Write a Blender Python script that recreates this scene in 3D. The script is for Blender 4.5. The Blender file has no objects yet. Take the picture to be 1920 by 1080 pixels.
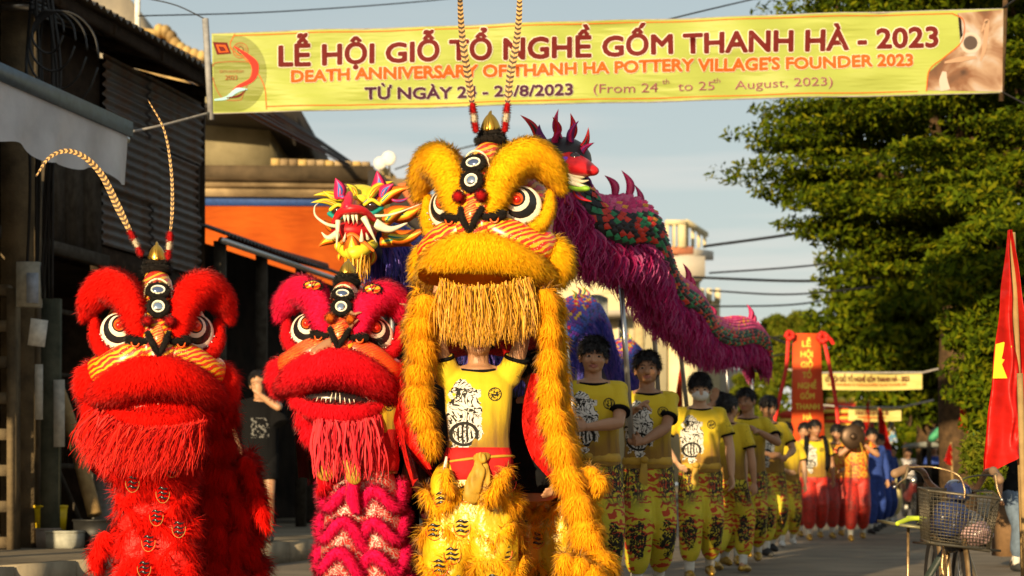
import bpy, bmesh, math, random
import numpy as np
from mathutils import Vector, Matrix, Euler, noise
R = math.radians
PI = math.pi
S = bpy.context.scene
COL = S.collection
rng = np.random.default_rng(7)
random.seed(7)

# ---------------------------------------------------------------- camera
cd = bpy.data.cameras.new('camera'); cam = bpy.data.objects.new('camera', cd); COL.objects.link(cam)
cd.sensor_width = 36; cd.lens = 70; cd.shift_y = 365/1920; cd.clip_end = 2000; cd.clip_start = .1
cam.location = (0, 0, .8); cam.rotation_euler = (R(90), 0, 0)
cd.dof.use_dof = True; cd.dof.focus_distance = 10.0; cd.dof.aperture_fstop = 3.6
S.camera = cam
F, H0, CZ = 3733., 905., .8
def W(px, py, Y):
    """photo pixel at depth Y -> world point"""
    return np.array(((px-960)*Y/F, Y, CZ+(H0-py)*Y/F))
# ---------------------------------------------------------------- sky, sun, exposure
SUN_EL, SUN_AZ = R(10.5), R(-21)     # sun low behind the camera, a little to the left
wd = bpy.data.worlds.new('World'); S.world = wd; wd.use_nodes = True
nt = wd.node_tree; nt.nodes.clear()
sky = nt.nodes.new('ShaderNodeTexSky'); sky.sky_type = 'NISHITA'; sky.sun_disc = False
sky.sun_elevation = R(14); sky.sun_rotation = R(180)+R(21); sky.air_density = 1.1; sky.dust_density = 1.6; sky.ozone_density = 1.2
bg = nt.nodes.new('ShaderNodeBackground'); bg.inputs[1].default_value = .058
out = nt.nodes.new('ShaderNodeOutputWorld')
tc = nt.nodes.new('ShaderNodeTexCoord')
mp = nt.nodes.new('ShaderNodeMapping'); mp.inputs['Scale'].default_value = (3.2, 3.2, 42)
ns = nt.nodes.new('ShaderNodeTexNoise'); ns.inputs['Scale'].default_value = 1.3; ns.inputs['Detail'].default_value = 5; ns.inputs['Roughness'].default_value = .5
rp = nt.nodes.new('ShaderNodeValToRGB'); rp.color_ramp.elements[0].position = .44; rp.color_ramp.elements[1].position = .66
sep = nt.nodes.new('ShaderNodeSeparateXYZ')
mr = nt.nodes.new('ShaderNodeMapRange'); mr.inputs[1].default_value = .09; mr.inputs[2].default_value = .24; mr.inputs[3].default_value = .9; mr.inputs[4].default_value = 0.
mu = nt.nodes.new('ShaderNodeMath'); mu.operation = 'MULTIPLY'
mx = nt.nodes.new('ShaderNodeMix'); mx.data_type = 'RGBA'; mx.inputs[7].default_value = (8.6, 8.0, 7.3, 1)
L = nt.links.new
L(tc.outputs['Generated'], mp.inputs[0]); L(mp.outputs[0], ns.inputs['Vector']); L(ns.outputs[0], rp.inputs[0])
L(tc.outputs['Generated'], sep.inputs[0]); L(sep.outputs[2], mr.inputs[0]); L(mr.outputs[0], mu.inputs[0]); L(rp.outputs[0], mu.inputs[1])
hz = nt.nodes.new('ShaderNodeMapRange'); hz.inputs[1].default_value = -.05; hz.inputs[2].default_value = .30; hz.inputs[3].default_value = .8; hz.inputs[4].default_value = .5; hz.interpolation_type = 'SMOOTHSTEP'
pale = nt.nodes.new('ShaderNodeMix'); pale.data_type = 'RGBA'; pale.inputs[7].default_value = (6.6, 7.2, 6.9, 1)
L(sep.outputs[2], hz.inputs[0]); L(hz.outputs[0], pale.inputs[0]); L(sky.outputs[0], pale.inputs[6])
L(mu.outputs[0], mx.inputs[0]); L(pale.outputs[2], mx.inputs[6]); L(mx.outputs[2], bg.inputs[0]); L(bg.outputs[0], out.inputs[0])
sl = bpy.data.lights.new('sun', 'SUN'); sl.energy = 5.0; sl.angle = R(.6); sl.color = (1, .76, .43)
so = bpy.data.objects.new('sun', sl); COL.objects.link(so)
sv = Vector((math.sin(SUN_AZ)*math.cos(SUN_EL), -math.cos(SUN_AZ)*math.cos(SUN_EL), math.sin(SUN_EL)))
so.rotation_euler = sv.to_track_quat('Z', 'Y').to_euler(); so.location = (-5, -12, 9)
S.view_settings.view_transform = 'Standard'; S.view_settings.look = 'None'; S.view_settings.gamma = 1
S.view_settings.use_curve_mapping = False; S.view_settings.exposure = 0.8

# ---------------------------------------------------------------- materials
class N:
    """thin node-graph writer"""
    def __init__(s, name):
        m = bpy.data.materials.new(name); m.use_nodes = True; s.m = m; s.t = m.node_tree
        s.p = s.t.nodes['Principled BSDF']
        s._tc = None
    def n(s, typ, **kw):
        nd = s.t.nodes.new('ShaderNode'+typ)
        for k, v in kw.items(): setattr(nd, k, v)
        return nd
    def l(s, a, b): s.t.links.new(a, b); return b
    def obj(s):
        if not s._tc: s._tc = s.n('TexCoord')
        return s._tc.outputs['Object']
    def map(s, scale=(1,1,1), rot=(0,0,0), loc=(0,0,0), src=None):
        m = s.n('Mapping'); m.inputs['Scale'].default_value = scale; m.inputs['Rotation'].default_value = rot; m.inputs['Location'].default_value = loc
        s.l(src or s.obj(), m.inputs[0]); return m.outputs[0]
    def noise(s, scale, detail=3, vec=None, rough=.5, dist=0):
        n = s.n('TexNoise'); n.inputs['Scale'].default_value = scale; n.inputs['Detail'].default_value = detail
        n.inputs['Roughness'].default_value = rough; n.inputs['Distortion'].default_value = dist
        s.l(vec or s.obj(), n.inputs['Vector']); return n.outputs[0]
    def voro(s, scale, vec=None, feat='F1', out='Distance', rnd=1):
        n = s.n('TexVoronoi', feature=feat); n.inputs['Scale'].default_value = scale; n.inputs['Randomness'].default_value = rnd
        s.l(vec or s.obj(), n.inputs['Vector']); return n.outputs[out]
    def wave(s, scale, dist=0, dscale=1, vec=None, dirn='X', prof='SIN', detail=2, typ='BANDS'):
        n = s.n('TexWave', wave_type=typ, wave_profile=prof); n.inputs['Scale'].default_value = scale
        if typ == 'BANDS': n.bands_direction = dirn
        n.inputs['Distortion'].default_value = dist; n.inputs['Detail Scale'].default_value = dscale; n.inputs['Detail'].default_value = detail
        s.l(vec or s.obj(), n.inputs['Vector']); return n.outputs['Fac']
    def ramp(s, fac, stops, interp='LINEAR'):
        n = s.n('ValToRGB'); cr = n.color_ramp; cr.interpolation = interp
        while len(cr.elements) < len(stops): cr.elements.new(.5)
        for e, (p, c) in zip(cr.elements, stops):
            e.position = p; e.color = (c, c, c, 1) if not hasattr(c, '__len__') else (*c[:3], 1)
        s.l(fac, n.inputs[0]); return n.outputs[0]
    def math(s, op, a, b=None, c=None, clamp=False):
        n = s.n('Math', operation=op, use_clamp=clamp)
        for i, x in enumerate((a, b, c)):
            if x is None: continue
            if hasattr(x, 'links'): s.l(x, n.inputs[i])
            else: n.inputs[i].default_value = x
        return n.outputs[0]
    def mix(s, fac, a, b, mode='MIX'):
        n = s.n('Mix', data_type='RGBA', blend_type=mode)
        for i, x in ((0, fac), (6, a), (7, b)):
            if hasattr(x, 'links'): s.l(x, n.inputs[i])
            else: n.inputs[i].default_value = x if i == 0 else (*x[:3], 1)
        return n.outputs[2]
    def xyz(s, src=None):
        n = s.n('SeparateXYZ'); s.l(src or s.obj(), n.inputs[0]); return n.outputs
    def col(s, c):
        if hasattr(c, 'links'): s.l(c, s.p.inputs['Base Color'])
        else: s.p.inputs['Base Color'].default_value = (*c[:3], 1)
    def bump(s, h, strength=.5, dist=.01):
        b = s.n('Bump'); b.inputs['Strength'].default_value = strength; b.inputs['Distance'].default_value = dist
        s.l(h, b.inputs['Height']); s.l(b.outputs[0], s.p.inputs['Normal'])
    def set(s, rough=.7, metal=0, spec=.3, **kw):
        s.p.inputs['Roughness'].default_value = rough; s.p.inputs['Metallic'].default_value = metal
        s.p.inputs['Specular IOR Level'].default_value = spec
        for k, v in kw.items(): s.p.inputs[k.replace('_', ' ')].default_value = v
        return s.m
    def smooth(s, x, a, b):
        n = s.n('MapRange', interpolation_type='SMOOTHSTEP'); s.l(x, n.inputs[0]); n.inputs[1].default_value = a; n.inputs[2].default_value = b
        return n.outputs[0]
MC = {}
def plain(name, c, rough=.6, metal=0, var=.25, scale=18, bump=.15, spec=.35, dist=.004, **kw):
    """plain surface with some tonal variation and a fine relief"""
    if name in MC: return MC[name]
    g = N(name); nz = g.noise(scale, 4)
    g.col(g.mix(g.ramp(nz, [(.3, 0.), (.7, 1.)]), [x*(1-var) for x in c], [min(1, x*(1+var*.6)) for x in c]))
    if bump: g.bump(g.noise(scale*3, 3), bump, dist)
    MC[name] = g.set(rough, metal, spec, **kw); return MC[name]
def fur_mat(name, c1, c2, rough=.75):
    if name in MC: return MC[name]
    g = N(name)
    geo = g.n('NewGeometry')
    f = g.math('MULTIPLY', geo.outputs['Random Per Island'], 1.)
    f = g.math('ADD', g.math('MULTIPLY', f, .6), g.math('MULTIPLY', g.noise(14, 3), .5))
    g.col(g.ramp(f, [(.15, c2), (.75, c1)]))
    at = g.n('Attribute', attribute_name='fn')
    vt = g.n('VectorTransform', vector_type='NORMAL', convert_from='OBJECT', convert_to='WORLD')
    g.l(at.outputs['Vector'], vt.inputs[0]); g.l(vt.outputs[0], g.p.inputs['Normal']); fnl = vt.outputs[0]
    g.set(rough, 0, .08, Sheen_Weight=.1, Sheen_Roughness=.5)
    tl = g.n('BsdfTranslucent'); ms = g.n('MixShader'); ms.inputs[0].default_value = .38
    tl.inputs[0].default_value = (*c1, 1)
    o = g.t.nodes['Material Output']
    g.l(g.p.outputs[0], ms.inputs[1]); g.l(tl.outputs[0], ms.inputs[2]); g.l(ms.outputs[0], o.inputs[0])
    MC[name] = g.m; return g.m
def random_tint(name, cols, rough=.6, spec=.3, trans=0):
    """each loose piece takes one tone of the range"""
    if name in MC: return MC[name]
    g = N(name); geo = g.n('NewGeometry')
    k = len(cols)
    g.col(g.ramp(geo.outputs['Random Per Island'], [(i/max(1, k-1), c) for i, c in enumerate(cols)]))
    g.set(rough, 0, spec)
    if trans:
        tl = g.n('BsdfTranslucent'); ms = g.n('MixShader'); ms.inputs[0].default_value = trans
        g.l(g.p.inputs['Base Color'].links[0].from_socket, tl.inputs[0])
        o = g.t.nodes['Material Output']
        g.l(g.p.outputs[0], ms.inputs[1]); g.l(tl.outputs[0], ms.inputs[2]); g.l(ms.outputs[0], o.inputs[0])
    MC[name] = g.m; return g.m

# ---------------------------------------------------------------- mesh writing
def nrm(a):
    a = np.asarray(a, float); n = np.linalg.norm(a, axis=-1, keepdims=True); return a/np.maximum(n, 1e-9)
class MB:
    def __init__(s): s.V = []; s.fn = []; s.F3 = []; s.F4 = []; s.M3 = []; s.M4 = []; s.n = 0
    def add(s, V, Fs, mi=0, fn=None):
        V = np.asarray(V, float); s.V.append(V)
        s.fn.append(np.zeros_like(V) if fn is None else fn)
        if isinstance(Fs, np.ndarray): groups = [Fs]
        else:
            t = [f for f in Fs if len(f) == 3]; q = [f for f in Fs if len(f) == 4]
            for f in Fs:
                if len(f) > 4: t += [(f[0], f[i], f[i+1]) for i in range(1, len(f)-1)]
            groups = [np.array(x) for x in (t, q) if x]
        for g in groups:
            if g.shape[1] == 3: s.F3.append(g+s.n); s.M3.append(np.full(len(g), mi))
            else: s.F4.append(g+s.n); s.M4.append(np.full(len(g), mi))
        s.n += len(V); return s
    def data(s):
        return np.concatenate(s.V), s.F3, s.F4
    def mesh(s, name, mats, origin=(0,0,0), smooth=True, fn=False):
        V = np.concatenate(s.V)-np.asarray(origin, float)
        f3 = np.concatenate(s.F3) if s.F3 else np.zeros((0, 3), int); f4 = np.concatenate(s.F4) if s.F4 else np.zeros((0, 4), int)
        me = bpy.data.meshes.new(name)
        me.vertices.add(len(V)); me.vertices.foreach_set('co', V.ravel().astype(np.float32))
        nl = f3.size+f4.size; me.loops.add(nl)
        me.loops.foreach_set('vertex_index', np.concatenate((f3.ravel(), f4.ravel())).astype(np.int32))
        npol = len(f3)+len(f4); me.polygons.add(npol)
        st = np.concatenate((np.arange(len(f3))*3, len(f3)*3+np.arange(len(f4))*4))
        me.polygons.foreach_set('loop_start', st.astype(np.int32))
        mi = np.concatenate([np.concatenate(x) for x in (s.M3, s.M4) if x])
        me.polygons.foreach_set('material_index', mi.astype(np.int32))
        if smooth: me.polygons.foreach_set('use_smooth', np.ones(npol, bool))
        if not isinstance(mats, (list, tuple)): mats = [mats]
        for m in mats: me.materials.append(m)
        me.update(calc_edges=True)
        if fn:
            a = me.attributes.new('fn', 'FLOAT_VECTOR', 'POINT'); q = np.concatenate(s.fn)
            z = np.linalg.norm(q, axis=1) < .1
            if z.any():
                vn = np.empty(len(V)*3, np.float32); me.vertices.foreach_get('normal', vn); q[z] = vn.reshape(-1, 3)[z]
            a.data.foreach_set('vector', q.ravel().astype(np.float32))
        return me
    def build(s, name, mats, parent=None, smooth=True, fn=False, stuff=False, label=None):
        org = parent_origin(parent)
        o = bpy.data.objects.new(name, s.mesh(name, mats, org, smooth, fn)); COL.objects.link(o)
        if parent is not None: o.parent = parent
        if stuff: o['kind'] = 'stuff'
        if label: o['label'] = label
        return o
def parent_origin(p):
    o = np.zeros(3)
    while p is not None:
        o += np.array(p.location); p = p.parent
    return o
def thing(name, label, cat, loc=(0,0,0), group=None):
    o = bpy.data.objects.new(name, None); COL.objects.link(o); o.location = Vector(loc); o.empty_display_size = .1
    return tag(o, label, cat, group)
def tag(o, label=None, cat=None, group=None, kind=None):
    if label: o['label'] = label
    if cat: o['category'] = cat
    if group: o['group'] = group
    if kind: o['kind'] = kind
    return o
def one(name, mb, mats, label, cat, group=None, smooth=True):
    return tag(mb.build(name, mats, None, smooth), label, cat, group)
def struct(name, mb, mats, smooth=False):
    return tag(mb.build(name, mats, None, smooth), kind='structure')
def copy_tree(o, parent=None):
    c = o.copy(); COL.objects.link(c)
    if parent is not None: c.parent = parent
    for ch in list(o.children): copy_tree(ch, c)
    return c

def ell(c, r, rot=None, seg=16, rings=10):
    V = []; Fs = []
    for i in range(rings+1):
        t = PI*i/rings
        for j in range(seg):
            a = 2*PI*j/seg
            V.append((math.sin(t)*math.cos(a), math.sin(t)*math.sin(a), math.cos(t)))
    V = np.array(V)*np.asarray(r if hasattr(r, '__len__') else (r,)*3)
    if rot is not None: V = V@np.array(rot).T
    V = V+np.asarray(c)
    for i in range(rings):
        for j in range(seg):
            k = (j+1) % seg
            Fs.append((i*seg+j, (i+1)*seg+j, (i+1)*seg+k, i*seg+k))
    return V, np.array(Fs)
def rotm(x=0, y=0, z=0): return np.array(Euler((x, y, z)).to_matrix())
def catmull(P, n):
    P = np.asarray(P, float); k = len(P)
    if k == 2: t = np.linspace(0, 1, n)[:, None]; return P[0]*(1-t)+P[1]*t
    Q = np.vstack((2*P[0]-P[1], P, 2*P[-1]-P[-2])); out = []
    for u in np.linspace(0, k-1-1e-9, n):
        i = int(u); t = u-i; a, b, c, d = Q[i:i+4]
        out.append(.5*((2*b)+(-a+c)*t+(2*a-5*b+4*c-d)*t*t+(-a+3*b-3*c+d)*t**3))
    return np.array(out)
def frames(P, up=None):
    T = nrm(np.gradient(P, axis=0)); u = np.array(up if up is not None else (0, 0, 1.)); A = []; B = []
    if up is None:
        if abs(T[0]@u) > .9: u = np.array((1., 0, 0))
        a = nrm(np.cross(T[0], u))
        for t in T:
            a = nrm(a-t*(a@t)); A.append(a); B.append(np.cross(a, t))
    else:
        for t in T:
            a = nrm(np.cross(t, u)); A.append(a); B.append(np.cross(a, t))
    return T, np.array(A), np.array(B)
def tube(P, r, seg=10, n=None, cap=True, flat=1., up=None, closed=False):
    """sweep; r one value or one per given point; flat squeezes the second axis"""
    P = np.asarray(P, float); r = np.full(len(P), r) if not hasattr(r, '__len__') else np.asarray(r, float)
    if n:
        R2 = catmull(np.c_[r, r, r], n)[:, 0]; P = catmull(P, n); r = np.maximum(R2, .0005)
    T, A, B = frames(P, up); k = len(P)
    th = np.linspace(0, 2*PI, seg, endpoint=False)
    V = (P[:, None]+r[:, None, None]*(np.cos(th)[None, :, None]*A[:, None]+np.sin(th)[None, :, None]*B[:, None]*flat)).reshape(-1, 3)
    Fs = [(i*seg+j, i*seg+(j+1) % seg, (i+1)*seg+(j+1) % seg, (i+1)*seg+j) for i in range(k-1) for j in range(seg)]
    if cap:
        V = np.vstack((V, P[:1], P[-1:])); a = len(V)-2
        Fs += [(a, (j+1) % seg, j) for j in range(seg)]+[(a+1, (k-1)*seg+j, (k-1)*seg+(j+1) % seg) for j in range(seg)]
    return V, Fs
def rtube(P, r, seg=12, n=20, flat=1., up=None):
    """sweep with rounded ends"""
    P = catmull(P, n); r = np.full(n, r) if not hasattr(r, '__len__') else catmull(np.c_[r, r, r], n)[:, 0]
    d0 = nrm(P[0]-P[1]); d1 = nrm(P[-1]-P[-2]); ext = []
    pre = [(P[0]+d0*r[0]*math.sin(a), r[0]*math.cos(a)) for a in (1.45, 1.1, .6)]
    post = [(P[-1]+d1*r[-1]*math.sin(a), r[-1]*math.cos(a)) for a in (.6, 1.1, 1.45)]
    P2 = np.vstack(([p for p, _ in pre], P, [p for p, _ in post])); r2 = np.concatenate(([x for _, x in pre], r, [x for _, x in post]))
    return tube(P2, r2, seg, None, True, flat, up)
def cap(p0, p1, r0, r1, seg=12):
    p0 = np.asarray(p0, float); p1 = np.asarray(p1, float)
    return rtube([p0, p1], [r0, r1], seg, 4)
def box(c, s, rot=None, bev=0):
    x, y, z = np.asarray(s)/2.
    V = np.array([(i*x, j*y, k*z) for i in (-1, 1) for j in (-1, 1) for k in (-1, 1)], float)
    if rot is not None: V = V@np.array(rot).T
    return V+np.asarray(c), [(0, 1, 3, 2), (4, 6, 7, 5), (0, 4, 5, 1), (2, 3, 7, 6), (0, 2, 6, 4), (1, 5, 7, 3)]
def bar(p0, p1, w, d=None, up=(0, 0, 1)):
    """square bar from p0 to p1"""
    p0 = np.asarray(p0, float); p1 = np.asarray(p1, float); d = d or w
    t = nrm(p1-p0); u = np.asarray(up, float)
    if abs(t@u) > .95: u = np.array((1., 0, 0))
    a = nrm(np.cross(t, u))*w/2; b = nrm(np.cross(a, t))*d/2
    V = np.array([p+sa*a+sb*b for p in (p0, p1) for sa, sb in ((-1, -1), (1, -1), (1, 1), (-1, 1))])
    return V, [(0, 1, 2, 3), (4, 7, 6, 5), (0, 4, 5, 1), (1, 5, 6, 2), (2, 6, 7, 3), (3, 7, 4, 0)]
def grid(fn, nu, nv):
    V = np.array([fn(i/(nu-1), j/(nv-1)) for i in range(nu) for j in range(nv)])
    return V, np.array([(i*nv+j, (i+1)*nv+j, (i+1)*nv+j+1, i*nv+j+1) for i in range(nu-1) for j in range(nv-1)])
def slab(poly, y0, y1):
    """polygon [(x,z)] extruded from y0 to y1 (convex or fan-safe)"""
    k = len(poly); V = [(x, y0, z) for x, z in poly]+[(x, y1, z) for x, z in poly]
    return np.array(V), [tuple(range(k)), tuple(range(2*k-1, k-1, -1))]+[(i, i+k, (i+1) % k+k, (i+1) % k) for i in range(k)]

def tris(V, Fs):
    V = np.asarray(V); T = []
    for f in (Fs if not isinstance(Fs, np.ndarray) else [Fs]):
        f = np.asarray(f)
        if f.ndim == 1: f = f[None]
        T.append(f[:, :3]);
        if f.shape[1] == 4: T.append(f[:, [0, 2, 3]])
    return np.concatenate(T)
def fur(mb, V, Fs, dens, L_, w=.003, comb=(0, 0, -1), lay=.45, mi=0, tuft=.35, tuft_s=9., seed=1, base=None, keep=None, jit=.22):
    """hair-like ribbons over a surface; base: material slot of the skin below"""
    g = np.random.default_rng(seed); V = np.asarray(V, float)
    if isinstance(Fs, list): Fs = [np.array([f for f in Fs if len(f) == k]) for k in (3, 4)]; Fs = [f for f in Fs if len(f)]
    T = tris(V, Fs)
    a, b, c = V[T[:, 0]], V[T[:, 1]], V[T[:, 2]]
    nn = np.cross(b-a, c-a); ar = np.linalg.norm(nn, axis=1)/2
    ctr = V.mean(0)
    vn = np.zeros_like(V)
    for i in range(3): np.add.at(vn, T[:, i], nn)
    if ((a-ctr)*nn).sum() < 0: vn = -vn
    vn = nrm(vn)
    if base is not None:
        for f in (Fs if isinstance(Fs, list) else [Fs]): pass
        first = True
        for f in (Fs if isinstance(Fs, list) else [Fs]):
            if first: mb.add(V, f, base, vn); off = mb.n-len(V); first = False
            else:
                (mb.F3 if f.shape[1] == 3 else mb.F4).append(f+off); (mb.M3 if f.shape[1] == 3 else mb.M4).append(np.full(len(f), base))
    n = int(ar.sum()*dens)
    if n < 1: return
    k = g.choice(len(T), n, p=ar/ar.sum()); u = g.random((n, 2)); s = u.sum(1) > 1; u[s] = 1-u[s]
    w0 = 1-u.sum(1)
    P = a[k]*w0[:, None]+b[k]*u[:, :1]+c[k]*u[:, 1:]
    Nn = nrm(vn[T[k, 0]]*w0[:, None]+vn[T[k, 1]]*u[:, :1]+vn[T[k, 2]]*u[:, 1:])
    if keep is not None:
        m = keep(P, Nn); P = P[m]; Nn = Nn[m]; n = len(P)
    C = comb(P, Nn) if callable(comb) else np.broadcast_to(np.asarray(comb, float), P.shape)
    Ct = C-Nn*(C*Nn).sum(1)[:, None]
    q = P*tuft_s*2*PI
    TF = np.c_[np.sin(q[:, 0]+1.3*q[:, 2]+seed)+np.sin(2.3*q[:, 1]-.7*q[:, 2]), np.sin(q[:, 1]*1.1+q[:, 0]*.8+2)+np.sin(2.1*q[:, 2]+q[:, 0]), np.sin(q[:, 2]*1.2+q[:, 1]+4)+np.sin(1.9*q[:, 0]-q[:, 1])]*tuft*.5
    D = nrm(Nn*(1-lay)+Ct*lay+TF*.6+g.normal(0, jit, (n, 3)))
    Ln = (L_*g.uniform(.65, 1.15, n)*(1+.25*TF[:, 0]))[:, None]
    P1 = P+D*Ln*.5; D2 = nrm(D+C*.55+TF*.4); P2 = P1+D2*Ln*.55
    Sd = nrm(np.cross(D, Nn+g.normal(size=(n, 3))*.28))*w*.5
    Sd = Sd*g.uniform(.7, 1.3, (n, 1))
    VV = np.stack((P-Sd-Nn*.002, P+Sd-Nn*.002, P1-Sd*.85, P1+Sd*.85, P2), 1).reshape(-1, 3)
    i = np.arange(n)*5
    FN = nrm(Nn*.85+D*.3+g.normal(0, .12, (n, 3))); FN = np.repeat(FN, 5, 0)
    mb.V.append(VV); mb.fn.append(FN)
    mb.F4.append(np.c_[i, i+1, i+3, i+2]+mb.n); mb.M4.append(np.full(n, mi))
    mb.F3.append(np.c_[i+2, i+3, i+4]+mb.n); mb.M3.append(np.full(n, mi)); mb.n += n*5
def strands(mb, P0, D, L_, w, mi=0, sag=.5, seed=1, wav=.02, seg=6, lvar=.25, down=(0, 0, -1)):
    """long flat tassel ribbons from root points P0 in directions D"""
    g = np.random.default_rng(seed); n = len(P0); D = nrm(D); dn = np.asarray(down, float)
    Ln = L_*g.uniform(1-lvar, 1+lvar*.4, n); side = nrm(np.cross(D, np.array((0, -1., 0))+g.normal(size=(n, 3))*.45))*w*.5
    P = P0.copy(); rows = []; ph = g.uniform(0, 6, n); d = D.copy()
    for k in range(seg+1):
        t = k/seg; ww = (1-t**3*.8)
        rows.append(P-side*ww); rows.append(P+side*ww)
        d = nrm(d+dn*sag/seg*2); P = P+d*(Ln/seg)[:, None]+(np.cos(ph+t*5)*wav/seg)[:, None]*nrm(side)
    VV = np.stack(rows, 1).reshape(-1, 3); c = 2*(seg+1); i = np.arange(n)*c
    Fq = np.concatenate([np.c_[i+2*k, i+2*k+1, i+2*k+3, i+2*k+2] for k in range(seg)])
    mb.add(VV, Fq, mi)
def evald(mb, voxel, smooth=3, sub=0, disp=None):
    """fuse the pieces into one continuous surface"""
    me = mb.mesh('t', [], smooth=False); o = bpy.data.objects.new('t', me); COL.objects.link(o)
    m = o.modifiers.new('r', 'REMESH'); m.mode = 'VOXEL'; m.voxel_size = voxel; m.use_smooth_shade = True
    if smooth: m = o.modifiers.new('s', 'SMOOTH'); m.iterations = smooth; m.factor = .5
    dg = bpy.context.evaluated_depsgraph_get(); e = o.evaluated_get(dg); em = e.to_mesh()
    V = np.empty(len(em.vertices)*3, np.float32); em.vertices.foreach_get('co', V); V = V.reshape(-1, 3).astype(float)
    em.calc_loop_triangles()
    Fq = np.empty(len(em.loops), np.int32); em.loops.foreach_get('vertex_index', Fq)
    tot = len(em.polygons)
    Fq = Fq.reshape(-1, 4) if len(Fq) == tot*4 else None
    if Fq is None:
        Fq = np.empty(len(em.loop_triangles)*3, np.int32); em.loop_triangles.foreach_get('vertices', Fq); Fq = Fq.reshape(-1, 3)
    e.to_mesh_clear(); bpy.data.objects.remove(o); bpy.data.meshes.remove(me)
    return V, Fq
def fold(V, amp=.006, s=9., stretch=(1, 1, .4), seed=0):
    q = V*np.array(stretch)*s
    d = np.array([noise.noise(Vector(p)+Vector((seed, 0, 0)))+.5*noise.noise(Vector(p)*2.1) for p in q])
    c = V.copy(); c[:, 2] = 0; ctr = V.mean(0); ctr[2] = 0
    return V+nrm(c-ctr)*(d*amp)[:, None]
# ================================================================ THE SETTING
def lit_noise(name, c1, c2, scale=3, rough=.9, bump=.3, c3=None, bd=.01, spec=.07):
    if name in MC: return MC[name]
    g = N(name); a = g.noise(scale, 6, rough=.6)
    k = g.mix(g.ramp(a, [(.35, 0.), (.65, 1.)]), c1, c2)
    if c3: k = g.mix(g.ramp(g.noise(scale*.35, 4), [(.5, 0.), (.68, 1.)]), k, c3)
    g.col(k); g.bump(g.noise(scale*12, 4), bump, bd); MC[name] = g.set(rough, 0, spec); return MC[name]
asphalt = lit_noise('asphalt', (.16, .135, .105), (.23, .19, .145), 2.2, .85, .6, (.28, .23, .17), .015)
concrete_m = lit_noise('old_concrete', (.2, .165, .12), (.3, .25, .18), 2.5, .9, .4, (.12, .1, .075))
earth_m = lit_noise('earth', (.1, .08, .05), (.15, .12, .08), 1.2)
dark_wood = lit_noise('dark_wood', (.02, .013, .009), (.045, .03, .02), 8, .8, .4)
grey_wood = lit_noise('grey_wood', (.035, .028, .02), (.07, .058, .045), 9, .85, .4)
black_void = lit_noise('deep_shade', (.012, .009, .007), (.03, .022, .016), 3, .9, .2)  # near-black colour stands in for the shade of open interiors
rust = lit_noise('rusty_steel', (.16, .06, .04), (.28, .1, .07), 12, .7, .3)
bamboo = lit_noise('bamboo', (.22, .14, .06), (.34, .23, .1), 8, .6, .2)
black_rubber = plain('black_rubber', (.012, .012, .013), .6)
steel = plain('steel', (.5, .5, .5), .28, .9, .1, 30, .05)
white_paint = plain('white_paint', (.7, .68, .62), .55)

mb = MB(); mb.add(*box((60, 400, -.5), (900, 1000, .99)))
struct('ground', mb, earth_m)
kx = lambda Y: -2.45+.21*(Y-18.9)
rx = lambda Y: 5.6+.21*(Y-22)
fx = lambda Y: -4.6+.21*(Y-19.5)
def strip(fa, fb, Y0, Y1, z, n=60):
    ys = np.linspace(Y0, Y1, n); V = []
    for y in ys: V += [(fa(y), y, z), (fb(y), y, z)]
    return np.array(V), np.array([(2*i, 2*i+1, 2*i+3, 2*i+2) for i in range(n-1)])
mb = MB(); mb.add(*strip(lambda y: kx(y)-.05, lambda y: rx(y)+.05, -25, 300, .0)); struct('road', mb, asphalt)
def raised(fa, fb, Y0, Y1, z, mat, name):
    mb = MB(); V, Fq = strip(fa, fb, Y0, Y1, z); mb.add(V, Fq)
    for side in (0, 1):
        U = V[side::2]; B = U.copy(); B[:, 2] = -.02; n = len(U)
        mb.add(np.vstack((U, B)), np.array([(i, i+1, n+i+1, n+i) for i in range(n-1)]))
    return struct(name, mb, mat)
pave = raised(lambda y: kx(y)-9, lambda y: kx(y)-.16, -22, 120, .196, concrete_m, 'pavement')
pave2 = raised(lambda y: rx(y)+.16, lambda y: rx(y)+14, -22, 200, .1, concrete_m, 'pavement')
kerb = tag(bpy.data.objects.new('kerb', None), kind='structure'); COL.objects.link(kerb)
ks = MB(); ks.add(*box((0, 0, 0), (.15, .985, .22))); kme = ks.mesh('kerb_stone', lit_noise('kerb_concrete', (.24, .2, .14), (.36, .3, .21), 5), (0, 0, 0), False)
for i in range(26):
    for fxn, h, off in ((kx, .1, -.08), (rx, .0, .08)):
        y = 9.5+i*1.0
        o = bpy.data.objects.new('kerb_stone', kme); COL.objects.link(o); o.parent = kerb
        o.location = (fxn(y)+off, y, h+random.uniform(-.004, .004)); o.rotation_euler = (0, 0, -math.atan(.21)+random.uniform(-.006, .006))

def P3(Y, o, z): return np.array((fx(Y)+o, Y, z))
def wallquad(Y0, Y1, z0, z1, o, th=.1):
    a, b = P3(Y0, o, z0), P3(Y1, o, z0); h = z1-z0
    V = [a, b, b+(0, 0, h), a+(0, 0, h)]; V += [v-np.array((th, 0, 0)) for v in V]
    return np.array(V), [(0, 1, 2, 3), (7, 6, 5, 4), (0, 4, 5, 1), (1, 5, 6, 2), (2, 6, 7, 3), (3, 7, 4, 0)]
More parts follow.
